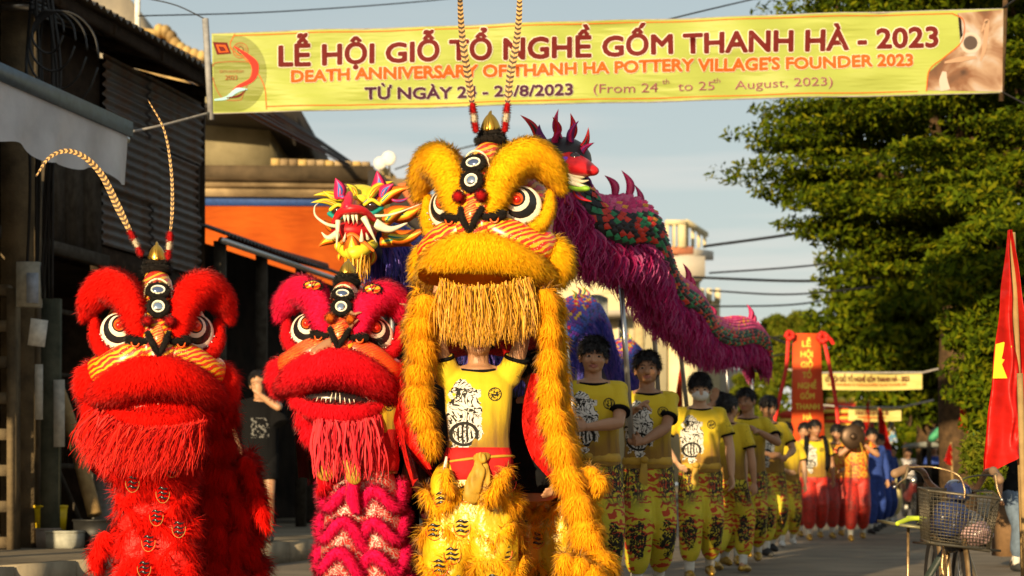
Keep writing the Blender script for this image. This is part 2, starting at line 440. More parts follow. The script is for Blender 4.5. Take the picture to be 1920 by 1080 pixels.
# corrugated tin: rows of horizontal waves on the street side
g = N('weathered_tin'); nz = g.noise(1.6, 5); z = g.noise(7, 5, g.map((1, 1, .15)))
g.col(g.mix(g.ramp(z, [(.45, 0.), (.7, 1.)]), g.mix(nz, (.045, .045, .05), (.15, .145, .14)), (.1, .055, .035)))
tin = g.set(.6, .3, .3)
def tin_sheet(Y0, Y1, z0, z1, o, wave=.1, amp=.022, bulge=0):
    n = max(4, int((z1-z0)/wave*6))
    def f(u, v):
        z = z0+(z1-z0)*u; p = P3(Y0+(Y1-Y0)*v, o, z)
        p[0] += amp*math.sin(z/wave*2*PI)+bulge*math.sin(u*PI)*v
        return p
    return grid(f, n, 5)
house = thing('tin_house', 'dark old house of grey corrugated tin sheets behind the left red lion', 'house', P3(18, 0, .2))
mb = MB(); mb.add(*tin_sheet(20.9, 23.55, 3.35, 5.15, .02)); 
sheet_rows = [(20.85, 22.2, 3.3, 3.95), (22.15, 23.6, 3.25, 3.98), (20.8, 22.3, 3.9, 4.6), (22.2, 23.55, 3.92, 4.62), (20.85, 22.1, 4.55, 5.3), (22.0, 23.6, 4.56, 5.3)]
for i, (a, b, c, d) in enumerate(sheet_rows):
    m = MB(); m.add(*tin_sheet(a, b, c, d, .02+.02*(i % 3)+.01*i/6)); m.build('tin_sheet', tin, house)
for (y0, y1, z0, z1, m_, nm) in ((17.2, 20.85, 4.7, 5.3, dark_wood, 'wall'), (20.85, 23.6, 2.95, 3.28, dark_wood, 'beam'), (9.6, 17.2, 3.0, 5.3, dark_wood, 'wall')):
    mb = MB(); mb.add(*wallquad(y0, y1, z0, z1, 0)); mb.build(nm, m_, house, False)
for k in range(9):        # upright boards around the upstairs window
    y0 = 17.2+k*.405
    if k in (4, 5):
        mb = MB(); mb.add(*wallquad(y0, y0+.39, 3.2, 3.75, .0+.01*(k % 2))); mb.build('board', grey_wood, house, False); continue
    mb = MB(); mb.add(*wallquad(y0, y0+.39, 3.2, 4.69, .0+.014*(k % 3))); mb.build('board', grey_wood if k > 5 else dark_wood, house, False)
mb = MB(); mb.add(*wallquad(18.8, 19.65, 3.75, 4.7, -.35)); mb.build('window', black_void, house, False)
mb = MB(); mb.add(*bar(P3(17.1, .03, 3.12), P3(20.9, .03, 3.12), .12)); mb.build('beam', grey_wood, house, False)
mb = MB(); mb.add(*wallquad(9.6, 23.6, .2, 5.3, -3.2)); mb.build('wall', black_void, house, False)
mb = MB(); mb.add(*bar(P3(23.6, -3.2, 2.7), P3(23.6, .03, 2.7), .08, 5.1)); mb.build('wall', dark_wood, house, False)
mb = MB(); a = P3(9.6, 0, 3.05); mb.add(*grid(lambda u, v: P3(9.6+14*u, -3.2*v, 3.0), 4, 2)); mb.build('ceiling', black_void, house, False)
def tin_roof(Y0, Y1, o_edge, z_edge, o_back, z_back, parent, mat, wave=.16, amp=.03, th=.02, nm='roof'):
    """corrugated roof whose waves run from the ridge down to the street edge"""
    n = int((Y1-Y0)/wave*5)
    def f(u, v):
        Y = Y0+(Y1-Y0)*u; p = P3(Y, o_edge+(o_back-o_edge)*v, z_edge+(z_back-z_edge)*v); p[2] += amp*math.sin((Y-Y0)/wave*2*PI); return p
    mb = MB(); mb.add(*grid(f, n, 4)); return mb.build(nm, mat, parent)
roof_grey = lit_noise('roof_sheet', (.1, .09, .08), (.2, .17, .14), 2, .7)
tin_roof(9.6, 24.0, .65, 5.42, -3.3, 6.6, house, roof_grey)
mb = MB(); mb.add(*bar(P3(9.6, .5, 5.33), P3(24, .5, 5.33), .07, .12)); mb.build('fascia', dark_wood, house, False)
for k in range(12):
    mb = MB(); y = 10+k*1.24; mb.add(*bar(P3(y, .55, 5.33), P3(y, -.6, 5.6), .07, .1)); mb.build('rafter', dark_wood, house, False)
for y in (9.7, 14.6, 17.3, 19.4, 21.5, 23.45):
    mb = MB(); mb.add(*bar(P3(y, -.02, .19), P3(y, -.02, 3.0), .16)); mb.build('post', grey_wood, house, False)
for (y0, y1, z0, z1) in ((17.4, 19.3, 1.5, 1.54), (19.5, 21.4, 1.9, 1.94), (17.4, 21.4, .95, 1.0), (19.5, 21.4, 2.55, 2.6)):
    mb = MB(); mb.add(*wallquad(y0, y1, z0, z1, -.3, .05)); mb.build('rail', grey_wood, house, False)
for k in range(16):
    mb = MB(); y = 19.6+k*.12; mb.add(*bar(P3(y, -.32, .97), P3(y, -.32, 1.9), .02)); mb.build('bar', dark_wood, house, False)
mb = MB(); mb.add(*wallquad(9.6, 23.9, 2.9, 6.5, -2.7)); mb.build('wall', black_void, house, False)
mb = MB(); a = [P3(23.85, .0, 3.2), P3(23.85, -3.2, 3.2), P3(23.85, -3.2, 6.5), P3(23.85, .0, 5.5)]; V = np.array(a+[p+np.array((0, .08, 0)) for p in a]); mb.add(V, [(0, 1, 2, 3), (7, 6, 5, 4), (0, 4, 5, 1), (1, 5, 6, 2), (2, 6, 7, 3), (3, 7, 4, 0)]); mb.build('gable', dark_wood, house, False)
# things on the roof and behind
mb = MB(); mb.add(*tube([W(257, 110, 24), W(259, -60, 24)], .035, 8)); one('roof_pole', mb, white_paint, 'thin pale pole rising from the dark tin roof at upper left', 'pole')
old = thing('old_tiled_house', 'weathered house top with sunlit mossy tile ridge rising behind the dark tin roof', 'house', W(320, 905, 47)*(1, 1, 0))
mossy = lit_noise('mossy_plaster', (.36, .24, .09), (.5, .36, .15), 3, .9, .5, (.12, .08, .05))
def pxpoly(pts, Y, dep, mat, nm, parent):
    p = [(W(x, y, Y)[0], W(x, y, Y)[2]) for x, y in pts]; mb = MB(); mb.add(*slab(p, Y, Y+dep)); return mb.build(nm, mat, parent, False)
pxpoly([(150, 120), (150, -20), (240, -8), (268, 56), (300, 95), (345, 118), (420, 118), (420, 330), (150, 330)], 47.6, 5, lit_noise('grey_plaster', (.2, .18, .15), (.3, .26, .2), 2), 'wall', old)
pxpoly([(262, 52), (300, 56), (330, 85), (345, 105), (390, 112), (390, 330), (262, 330)], 47.2, 3, mossy, 'gable', old)
for i, (x, y) in enumerate(((300, 58), (312, 60), (322, 70), (330, 82), (340, 92), (352, 99), (366, 104), (380, 108))):
    m = MB(); c = W(x, y, 47); m.add(*ell(c, (.14, .3, .16), seg=10, rings=6)); m.build('ridge_tile', mossy, old)
pxpoly([(300, 96), (352, 92), (362, 108), (300, 112)], 46.8, .4, plain('orange_tile', (.45, .13, .04), .8), 'roof_tile', old)

# awning with a white cloth valance
aw = thing('cloth_awning', 'shop awning with blue-grey sheet roof and hanging white cloth valance at upper left', 'awning', P3(14, 1.2, 0))
awm = plain('blue_grey_sheet', (.06, .1, .14), .5, .3)
tin_roof(11.2, 17.0, 1.8, 3.83, .05, 4.4, aw, awm, .2, .02)
mb = MB(); mb.add(*bar(P3(11.2, 1.86, 3.82), P3(17.04, 1.86, 3.82), .03, .13)); mb.build('fascia', awm, aw, False)
mb = MB(); mb.add(*tube([P3(11.2, 1.8, 3.74), P3(17.06, 1.8, 3.74)], .045, 8)); mb.build('edge_pipe', steel, aw)
cloth_w = lit_noise('white_cloth', (.42, .42, .44), (.58, .58, .6), 1.5, .8, .3)
def vf(u, v):
    Y = 11.2+5.78*u; low = 3.22+.13*u+.03*math.sin(u*23)+.02*math.sin(u*51)
    p = P3(Y, 1.84, 3.76+(low-3.76)*v); p[0] += (.03*math.sin(u*60+v*1.5)+.02*math.sin(u*25+3))*v+.01; return p
mb = MB(); mb.add(*grid(vf, 160, 14)); mb.build('valance', cloth_w, aw)
mb = MB()
for y in (11.3, 14.2, 16.9): mb.add(*bar(P3(y, 1.75, 3.78), P3(y, .05, 3.95), .04))
mb.build('bracket', steel, aw, False, stuff=True)

# second house: porch with dark awning
h2 = thing('porch_house', 'dark single storey house with sagging sheet awning and wooden posts behind the pink lion', 'house', P3(27, 0, .2))
tin_roof(23.75, 34.5, .26, 3.78, -2.4, 4.75, h2, plain('dark_sheet', (.06, .05, .045), .6, .3), .13, .02)
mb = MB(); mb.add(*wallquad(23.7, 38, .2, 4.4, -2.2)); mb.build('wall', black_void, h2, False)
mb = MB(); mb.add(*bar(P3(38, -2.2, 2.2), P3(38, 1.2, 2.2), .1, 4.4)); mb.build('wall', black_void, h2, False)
for y, r_ in ((24.1, 0), (25.6, 0), (27.2, 0), (29.4, 0), (31.2, 0), (33.4, 0)):
    mb = MB(); mb.add(*bar(P3(y, .1, .19), P3(y, .1, 3.72), .14)); mb.build('post', grey_wood, h2, False)
mb = MB(); mb.add(*tube([P3(23.8, .22, 3.7), P3(34.4, .22, 3.7)], .04, 8)); mb.build('edge_pipe', steel, h2)
for (y0, y1, z0, z1, o, m_) in ((24.3, 25.5, .2, 1.3, -.6, dark_wood), (26, 27.1, .2, 2.2, -1.2, grey_wood), (27.5, 29.2, .2, 1.6, -.9, dark_wood), (29.6, 31, .2, 2.4, -.4, grey_wood)):
    mb = MB(); mb.add(*wallquad(y0, y1, z0, z1, o, .3)); mb.build('cupboard', m_, h2, False)
mb = MB(); mb.add(*tube([W(428, 452, 25.3), W(520, 475, 27), W(610, 500, 29)], .06, 8)); mb.build('pipe', rust, h2)

# orange building
ob = thing('orange_building', 'orange walled building with blue band and weathered cornice behind the porch roof', 'building', (-4.5, 40, 0))
g = N('orange_plaster'); nz = g.noise(1.2, 5); bw = g.voro(1, g.map((4, 4, 9)), 'DISTANCE_TO_EDGE')
g.col(g.mix(g.ramp(nz, [(.3, 0.), (.7, 1.)]), (.30, .05, .006), (.42, .085, .01))); g.bump(g.voro(1, g.map((1.6, 1.6, 7)), 'DISTANCE_TO_EDGE'), .5, .04); orange = g.set(.9, 0, .1)
pxpoly([(300, 905), (300, 383), (790, 385), (790, 905)], 40, 6, orange, 'wall', ob)
pxpoly([(300, 384), (300, 363), (790, 368), (790, 386)], 39.93, 6.2, plain('blue_band', (.02, .06, .22), .7), 'blue_band', ob)
corn = lit_noise('cornice', (.17, .12, .07), (.36, .27, .16), 1.6, .9, .4, (.06, .045, .03))
pxpoly([(300, 364), (300, 345), (790, 350), (790, 369)], 39.7, 6.5, corn, 'cornice', ob)
pxpoly([(300, 346), (300, 330), (790, 335), (790, 351)], 39.5, 6.5, corn, 'cornice', ob)
pxpoly([(300, 331), (300, 309), (700, 311), (700, 336)], 39.2, 6.8, lit_noise('dark_cornice', (.05, .038, .025), (.11, .08, .05), 1.6), 'cornice', ob)
pxpoly([(330, 311), (330, 170), (506, 170), (506, 312)], 39.9, 5, lit_noise('cream_plaster', (.2, .17, .1), (.3, .26, .16), 1.6, .9, .4, (.11, .09, .06)), 'upper_wall', ob)
mb = MB()
e = [W(300, 196, 38.2), W(552, 205, 38.2), W(568, 213, 39), W(556, 241, 39), W(505, 240, 39.6), W(300, 222, 39.6)]
mb.add(*slab([(p[0], p[2]) for p in e], 38.0, 45)); mb.build('eave', plain('dark_eave', (.035, .03, .027), .8), ob, False)
for k in range(11):
    pxpoly([(508+k*17, 311), (508+k*17, 297+k*.6), (523+k*17, 297+k*.6), (523+k*17, 311)], 39.4+.02*(k % 2), .3, corn if k % 3 else mossy, 'parapet_block', ob)
pxpoly([(690, 320), (705, 318), (800, 392), (860, 440), (860, 700), (690, 700)], 38.5, 3, plain('dark_roof', (.03, .025, .022), .8), 'side_roof', ob)
pxpoly([(745, 345), (770, 340), (795, 395), (780, 400)], 38.2, .3, plain('orange_tile', (.45, .13, .04), .8), 'roof_tile', ob)
dish = thing('satellite_mast', 'roof corner with two pale satellite dishes catching the sun above the dark roof', 'antenna', W(725, 350, 52))
pxpoly([(700, 400), (702, 325), (722, 312), (742, 330), (742, 400)], 52.5, 1.5, mossy, 'tank', dish)
for x, y, r_ in ((713, 306, .17), (729, 297, .19)):
    m = MB(); m.add(*ell(W(x, y, 52), (r_, .07, r_), seg=16, rings=8)); m.add(*tube([W(x, y, 52.1), W(x+2, 330, 52.4)], .03, 6)); m.build('dish', white_paint, dish)

# white building beyond the dragon
wb = thing('cream_building', 'tall cream house with an open roof terrace tower beyond the magenta dragon', 'building', (5, 62, 0))
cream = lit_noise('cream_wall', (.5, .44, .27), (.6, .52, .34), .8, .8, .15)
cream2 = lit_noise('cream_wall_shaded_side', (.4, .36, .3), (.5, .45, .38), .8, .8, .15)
pxpoly([(1000, 905), (1000, 440), (1100, 408), (1170, 420), (1250, 448), (1250, 905)], 62, 9, cream, 'wall', wb)
pxpoly([(1250, 905), (1250, 522), (1312, 522), (1312, 905)], 62.2, 6, cream, 'wall', wb)
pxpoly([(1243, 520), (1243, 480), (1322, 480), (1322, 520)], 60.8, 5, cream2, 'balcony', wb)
pxpoly([(1200, 476), (1200, 462), (1300, 462), (1300, 476)], 61.6, 6, plain('terracotta_trim', (.4, .15, .08), .8), 'trim', wb)
pxpoly([(1248, 463), (1248, 414), (1254, 414), (1254, 463)], 61.5, .4, cream, 'pillar', wb)
pxpoly([(1262, 463), (1262, 414), (1267, 414), (1267, 463)], 61.5, .4, cream, 'pillar', wb)
pxpoly([(1248, 420), (1248, 412), (1286, 412), (1286, 420)], 61.45, .5, cream, 'lintel', wb)
pxpoly([(1272, 463), (1272, 414), (1286, 414), (1286, 463)], 61.5, .4, cream, 'pillar', wb)
for k in range(4):
    a = W(1288+k*11, 465, 62+k*1.6); b = W(1288+k*11, 424+k*5, 62+k*1.6); m = MB(); m.add(*bar(a, b, .1)); m.build('post', cream, wb, False)
m = MB(); m.add(*bar(W(1286, 416, 61.7), W(1324, 440, 68), .15)); m.build('rail', cream, wb, False)
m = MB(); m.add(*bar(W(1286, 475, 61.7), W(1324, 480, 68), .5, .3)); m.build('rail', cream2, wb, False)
pxpoly([(1205, 560), (1205, 525), (1245, 525), (1245, 545), (1262, 545), (1262, 560)], 61.5, 1, cream, 'canopy', wb)
dark_glass = plain('dark_glass', (.03, .04, .05), .15, 0, .2, 4, 0)
for (x0, y0, x1, y1) in ((1135, 505, 1152, 540), (1165, 505, 1182, 540), (1265, 545, 1285, 580), (1085, 600, 1100, 640), (1125, 600, 1140, 640), (1160, 600, 1175, 640), (1262, 610, 1282, 650)):
    f = pxpoly([(x0-2, y1+2), (x0-2, y0-2), (x1+2, y0-2), (x1+2, y1+2)], 61.9, .3, white_paint, 'window', wb)
    pxpoly([(x0, y1), (x0, y0), (x1, y0), (x1, y1)], 61.85, .2, dark_glass, 'pane', f)
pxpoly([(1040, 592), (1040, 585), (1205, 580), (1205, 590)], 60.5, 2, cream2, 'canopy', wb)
nb = thing('low_cream_house', 'low sunlit cream house with small turrets right of the tall cream house', 'building', (8, 70, 0))
pxpoly([(1300, 905), (1300, 560), (1350, 565), (1350, 905)], 70, 5, cream, 'wall', nb)
for x in (1312, 1326, 1342): pxpoly([(x, 566), (x, 540), (x+9, 541), (x+9, 566)], 69.8, .5, cream, 'turret', nb)
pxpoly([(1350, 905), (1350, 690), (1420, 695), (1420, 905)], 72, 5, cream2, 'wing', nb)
mb = MB(); mb.add(*tube([W(1196, 910, 45)*(1, 1, 0), W(1199, 560, 45)], [.16, .12], 12)); one('concrete_pole', mb, plain('sunlit_concrete', (.42, .33, .17), .8), 'stout round utility pole in front of the cream house', 'pole')

# utility pole at the left edge with punched holes
up_ = thing('utility_pole', 'thick square concrete utility pole carrying cables at the left edge', 'pole', P3(18.3, .5, .2)+(0, 0, 0))
polem = lit_noise('pole_concrete', (.09, .07, .045), (.19, .14, .08), 4, .9, .5, (.045, .035, .025))
c0 = W(40, 905, 18.6); m = MB(); m.add(*bar((c0[0], 18.6, .19), (c0[0], 18.6, 7.2), .31, .3, (0, 1, 0))); m.build('shaft', polem, up_, False)
m = MB(); m.add(*box((c0[0], 18.5, 5.2), (.36, .34, .05))); m.build('band', steel, up_, False)
hp_ = thing('holed_post', 'concrete post with a column of oblong holes at the lower left edge', 'post', W(5, 905, 18.0)*(1, 1, 0)+(0, 0, .2)); b0 = W(5, 905, 18.0)
for x in (-.1, .1): m = MB(); m.add(*bar((b0[0]+x, 18.0, .19), (b0[0]+x, 18.0, 2.55), .075, .2, (0, 1, 0))); m.build('rail', polem, hp_, False)
for k in range(8): m = MB(); m.add(*box((b0[0], 18.0, .26+k*.325), (.13, .19, .1))); m.build('web', polem, hp_, False)
m = MB(); m.add(*bar(W(95, 1022, 18.5), W(97, 560, 18.5), .17, .1, (0, 1, 0)))
one('timber_post', m, lit_noise('green_wood', (.05, .055, .04), (.1, .1, .07), 6), 'dark square timber post standing beside the concrete utility pole', 'post', smooth=False)
posterm = plain('old_paper', (.45, .43, .38), .9)
m = MB(); a = W(111, 775, 18.38); m.add(*box(a, (.1, .012, .62))); pst = one('poster', m, posterm, 'narrow torn paper notice with green lettering pasted on the timber post', 'notice', smooth=False)
m = MB(); a = W(73, 735, 18.0); m.add(*box(a, (.07, .012, .5))); one('poster', m, posterm, 'narrow pale paper strip pasted on the edge of the concrete pole', 'notice', smooth=False)
mbx = thing('meter_box', 'pale grey electric meter box with printed panel fixed above the sign on the pole', 'meter box', W(52, 535, 17.8))
m = MB(); m.add(*box(W(55, 534, 17.85), (.2, .14, .4))); m.build('case', plain('box_paint', (.42, .4, .33), .6), mbx, False)
m = MB(); m.add(*box(W(61, 540, 17.76), (.1, .03, .27))); pn = m.build('panel', plain('pale_blue', (.35, .4, .5), .5), mbx, False)
sgn = thing('small_sign', 'small crumpled white and blue sign tied to the pole below the meter box', 'sign', W(70, 625, 17.8))
m = MB(); m.add(*box(W(71, 624, 17.8), (.15, .02, .24), rotm(0, .12, .2))); m.build('plate', white_paint, sgn, False)

# cables bundled at the pole
cable_m = plain('black_cable', (.01, .01, .011), .55)
def cable(pts, r, label, group=None, n=24, m_=None):
    m = MB(); m.add(*tube(pts, r, 5, n)); return one('cable', m, m_ or cable_m, label, 'cable', group)
random.seed(3)
for k in range(9):
    x = 68+random.uniform(-10, 28)
    cable([W(x, -30, 17.6), W(x+random.uniform(-12, 25), 150, 17.5+random.random()*.4), W(x+random.uniform(-12, 20), 330, 17.7), W(x+random.uniform(-20, 15), 560, 17.9)], .014, 'black cable hanging down in the tangle beside the left utility pole', 'cables hanging at the utility pole')
for k in range(4):
    c = W(90+k*9, 60+k*17, 17.5); rr = .14+.06*k
    cable([c+np.array((math.cos(a)*rr, .03*math.sin(3*a), math.sin(a)*rr*1.3)) for a in np.linspace(0, 6.1, 12)], .011, 'coiled loop of black cable hung high on the left utility pole', 'coils of cable on the utility pole', 40)
for k in range(7):
    cable([W(60, -30+k*9, 17.6), W(230+k*8, 40+k*12, 25), W(420+k*10, 140+k*14, 34), W(640+k*12, 290+k*9, 41), W(725+k*5, 348+k*6, 45)], .012+.008*(k % 3), 'dark cable running from the left pole down over the roofs to the dark gable', 'cables over the left roofs', 40)
cable([W(260, 30, 22), W(520, 22, 24), W(820, 0, 26), W(1000, -25, 28)], .008, 'fine pale wire crossing the sky above the banner on the left')
cable([W(1180, 55, 24), W(1300, 25, 24), W(1440, -8, 25)], .01, 'fine wire rising through the sky above the banner centre')
cable([W(205, 255, 17), W(300, 236, 17.3), W(392, 212, 18)], .012, 'taut grey rope tying the banner corner to the white awning', m_=plain('grey_rope', (.3, .28, .26), .8))
cable([W(265, -5, 18), W(330, 10, 18), W(385, 36, 18)], .006, 'thin wire tied to the top of the banner\'s left stick')
cable([W(1882, 14, 18), W(1960, -40, 17.5)], .01, 'thin wire holding the banner\'s upper right corner')
cable([W(1880, 173, 18), W(1960, 215, 17.5)], .01, 'thin wire holding the banner\'s lower right corner')
cable([W(740, 318, 50), W(790, 300, 50), W(840, 285, 50), W(900, 270, 50)], .02, 'slack thin wire behind the yellow lion with small flags')
skyw = [((1320, 462), (1480, 440), (1620, 415)), ((1330, 512), (1500, 500), (1640, 482)), ((1330, 545), (1480, 552), (1640, 538)), ((1300, 520), (1500, 527), (1650, 520)), ((1330, 575), (1500, 570), (1650, 540)), ((1400, 640), (1560, 618), (1700, 612)),
        ((1500, 590), (1700, 615), (1880, 595)), ((1540, 640), (1700, 620), (1900, 585)), ((1520, 600), (1680, 640), (1880, 650)), ((1420, 625), (1560, 660), (1900, 665)), ((1330, 690), (1560, 655), (1800, 690))]
SKYL = ['highest dark cable crossing the open sky right of the terrace tower', 'thin cable rising to the tree just below the cloud streak', 'nearly level cable in the sky below the middle of the tree gap', 'level cable between the terrace tower and the dark tree', 'cable climbing to the right over the small house turrets', 'lowest cable in the open sky, just above the vertical sign',
        'pale cable crossing the dark tree, highest of the crossing set', 'pale cable crossing the dark tree and rising to the right edge', 'pale cable sagging across the dark tree above its trunk', 'long low pale cable running from above the sign into the bushy tree', 'lowest pale cable passing over the tail of the magenta dragon']
for i, (a, b, c) in enumerate(skyw):
    cable([W(*a, 40+i), W(*b, 38+i), W(*c, 36+i)], .02 if i % 3 else .03, SKYL[i], 'power cables above the far road')

# clutter on the left pavement
def zat(px, py, z=.2): s = (py-905)/(CZ-z); Y = F/s; return Y
m = MB(); m.add(*tube([W(178, 965, 18.8), W(130, 790, 19.1), W(78, 640, 19.3)], [.07, .065, .05], 12, 14))
one('bamboo_pole', m, bamboo, 'long thick bamboo pole leaning against the dark house behind the yellow box', 'pole')
for a, b, lab in (((150, 975), (75, 800), 'thin wooden stick leaning low behind the bamboo pole'), ((95, 985), (60, 800), 'dark plank leaning beside the timber post'), ((62, 985), (105, 640), 'slim bare stick rising behind the bamboo pole')):
    m = MB(); m.add(*tube([W(*a, 19.0), W(*b, 19.4)], .022, 7)); one('stick', m, grey_wood, lab, 'stick')
m = MB(); m.add(*tube([W(91, 960, 18.75), W(86, 868, 18.9)], .022, 8)); one('blue_handle', m, plain('blue_plastic', (.02, .09, .5), .4), 'upright blue tool handle above the yellow box', 'handle')
def tub(c, w, d, h, flare, mat, label, cat, nm, slots=0, rotz=0, lip=.012):
    """open box with thin walls"""
    t = thing(nm, label, cat, c); rm = rotm(0, 0, rotz); c = np.asarray(c)
    def ring(z, k): return np.array([rm@np.array((sx*w/2*k, sy*d/2*k, z)) for sx, sy in ((-1, -1), (1, -1), (1, 1), (-1, 1))])+c
    a, b = ring(0, 1-flare), ring(h, 1); ai, bi = ring(lip, 1-flare-.06), ring(h, 1-.06)
    V = np.vstack((a, b, bi, ai)); Fs = []
    for i in range(4):
        j = (i+1) % 4
        for k in range(3): Fs.append((k*4+i, k*4+j, (k+1)*4+j, (k+1)*4+i))
    Fs += [(3, 2, 1, 0), (12, 13, 14, 15)]
    m = MB(); m.add(V, Fs); m.build('shell', mat, t, False)
    m = MB(); m.add(*tube(np.vstack((b, b[:1])), .012, 6)); m.build('rim', mat, t)
    return t
tub(W(94, 1000, 18.6)*(1, 1, 0)+(0, 0, .36), .3, .25, .22, .1, plain('yellow_plastic', (.6, .42, .01), .4), 'yellow plastic box perched on crates by the leaning bamboo', 'box', 'yellow_box', rotz=.3)
tub(W(90, 1025, 18.5)*(1, 1, 0)+(0, 0, .2), .22, .3, .17, .02, plain('stained_crate', (.25, .2, .16), .8), 'dirty pinkish crate under the yellow box', 'crate', 'crate', rotz=.25)
tub(W(123, 1025, 18.3)*(1, 1, 0)+(0, 0, .2), .26, .3, .15, .04, plain('pale_crate', (.35, .35, .3), .8), 'pale grey crate on the pavement right of the yellow box', 'crate', 'crate', rotz=-.2)
tub(W(182, 1030, 18.6)*(1, 1, 0)+(0, 0, .2), .36, .4, .25, .08, plain('black_plastic', (.012, .012, .012), .5), 'black plastic tub on the pavement left of the red lion', 'tub', 'tub')
t = thing('bucket', 'dented grey metal bucket standing behind the black tub', 'bucket', W(200, 955, 20)*(1, 1, 0)+(0, 0, .2)); c = W(200, 905, 20.2)*(1, 1, 0)
m = MB(); m.add(*tube([c+(0, 0, .2), c+(0, 0, .9)], [.14, .17], 20, None, False)); m.build('shell', plain('zinc', (.25, .25, .24), .5, .5), t)
m = MB(); m.add(*tube([c+(0.17*math.cos(a), .17*math.sin(a), .9) for a in np.linspace(0, 2*PI, 24)], .012, 6)); m.build('rim', steel, t)
t = thing('plastic_bag', 'clear water-filled plastic bag on the ledge behind the woman in black', 'bag', W(470, 960, 19.8))
m = MB(); V, f_ = ell(W(474, 960, 19.9), (.15, .12, .24), seg=20, rings=14); V = fold(V, .03, 9); m.add(V, f_); m.build('bag', plain('cloudy_plastic', (.3, .32, .33), .2, 0, .2, 9, .4), t)

# ---------------------------------------------------------------- trees
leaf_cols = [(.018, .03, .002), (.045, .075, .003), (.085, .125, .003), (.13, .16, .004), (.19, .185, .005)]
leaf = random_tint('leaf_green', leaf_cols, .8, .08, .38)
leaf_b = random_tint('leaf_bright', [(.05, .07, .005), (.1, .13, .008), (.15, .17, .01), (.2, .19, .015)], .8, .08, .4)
bark = lit_noise('bark', (.04, .026, .015), (.1, .06, .03), 9, .9, .6)
def leaves(mb, C, Rr, n, size, seed, flatn=.5):
    g = np.random.default_rng(seed); k = g.integers(0, len(C), n)
    d = nrm(g.normal(size=(n, 3)))*(g.random((n, 1))**.45); P = C[k]+d*Rr[k]
    nn = nrm(g.normal(size=(n, 3))*(1, 1, .8)+np.array((0, 0, flatn))+d*.5); a = nrm(np.cross(nn, g.normal(size=(n, 3)))); b = np.cross(nn, a)
    s = (size*g.uniform(.5, 1.3, n))[:, None]
    V = np.stack((P-a*s, P-b*s*.38+a*s*.1, P+a*s, P+b*s*.38+a*s*.1), 1).reshape(-1, 3)
    i = np.arange(n)*4; mb.add(V, np.c_[i, i+1, i+2, i+3])
def limb(mb, a, b, r0, r1, g, sag=.3):
    mid = (a+b)/2+g.normal(size=3)*.12*np.linalg.norm(b-a)+np.array((0, 0, sag)); mb.add(*tube([a, mid, b], [r0, (r0+r1)/2, r1], 7, 10))
def tree(label, trunk, C, Rr, n, size, seed, mat, tr=.25, group=None, nm='tree', nl=26, flatn=.5):
    t = thing(nm, label, 'tree', (trunk[0][0], trunk[0][1], 0), group); g = np.random.default_rng(seed)
    m = MB(); m.add(*tube(trunk, np.linspace(tr, tr*.45, len(trunk)), 12, 14)); top = np.array(trunk[-1])
    m.build('trunk', bark, t)
    m = MB()
    for i in g.choice(len(C), min(nl, len(C)), False):
        s_ = np.array(trunk[-1]) if g.random() < .5 else np.array(trunk[len(trunk)//2]); limb(m, s_, C[i], tr*.35, .02, g)
    m.build('branches', bark, t, stuff=True)
    m = MB(); leaves(m, np.array(C), np.array(Rr), n, size, seed, flatn); m.build('crown', mat, t, stuff=True)
    return t
def pads(rows, Y, dep, right, seed, step=50, rad=(.8, .8, .14)):
    g = np.random.default_rng(seed); C = []; Rr = []
    for y, left in rows:
        x = left+g.uniform(20, 35); first = True
        while x < right:
            k = min(1, (x-left)/260); yy = y+g.normal()*9
            C.append(W(x, yy, Y+g.uniform(-1, 1)*dep*k)); s_ = g.uniform(.7, 1.25)
            Rr.append(np.array(rad)*s_*(1.15 if first else 1)); x += step*g.uniform(.55, 1.3); first = False
    return np.array(C), np.array(Rr)
rows = [(-150, 1640), (-110, 1600), (-70, 1570), (-35, 1560), (0, 1545), (28, 1530), (60, 1560), (100, 1560), (140, 1570), (185, 1520), (205, 1500), (238, 1455), (262, 1480), (295, 1500), (332, 1452), (352, 1480), (378, 1515), (405, 1525), (432, 1560), (460, 1600), (490, 1625), (515, 1650)]
C, Rr = pads(rows, 30, 3.2, 2080, 11, 62, (.95, .9, .11))
tree('huge tree with dense feathery horizontal boughs filling the upper right', [W(1800, 920, 31)*(1, 1, 0), W(1790, 700, 31), W(1805, 480, 31), W(1830, 300, 31), W(1850, 120, 31)], C, Rr, 150000, .066, 5, leaf, .3, nl=50, flatn=1.1)
rows2 = [(445, 1640), (475, 1615), (505, 1600), (540, 1595), (570, 1610), (600, 1590), (632, 1575), (655, 1600), (690, 1640), (720, 1680), (750, 1700)]
C, Rr = pads(rows2, 40, 3, 1960, 12, 55, (.95, .95, .3))
tree('dark leafy tree standing behind the huge tree above the stalls', [W(1745, 915, 41)*(1, 1, 0), W(1740, 780, 41), W(1760, 600, 41)], C, Rr, 60000, .11, 6, leaf, .3, nl=24)
rows3 = [(400, 1800), (440, 1790), (480, 1775), (520, 1790), (560, 1800), (600, 1790), (640, 1800), (680, 1815), (720, 1840), (760, 1835), (800, 1840), (830, 1850)]
C, Rr = pads(rows3, 25, 1.6, 2060, 13, 55, (.5, .5, .2))
tree('lighter bushy tree right behind the near red flag', [W(1900, 950, 25)*(1, 1, 0), W(1890, 760, 25), W(1880, 560, 25)], C, Rr, 42000, .07, 7, leaf, .2, nl=22)
g = np.random.default_rng(4)
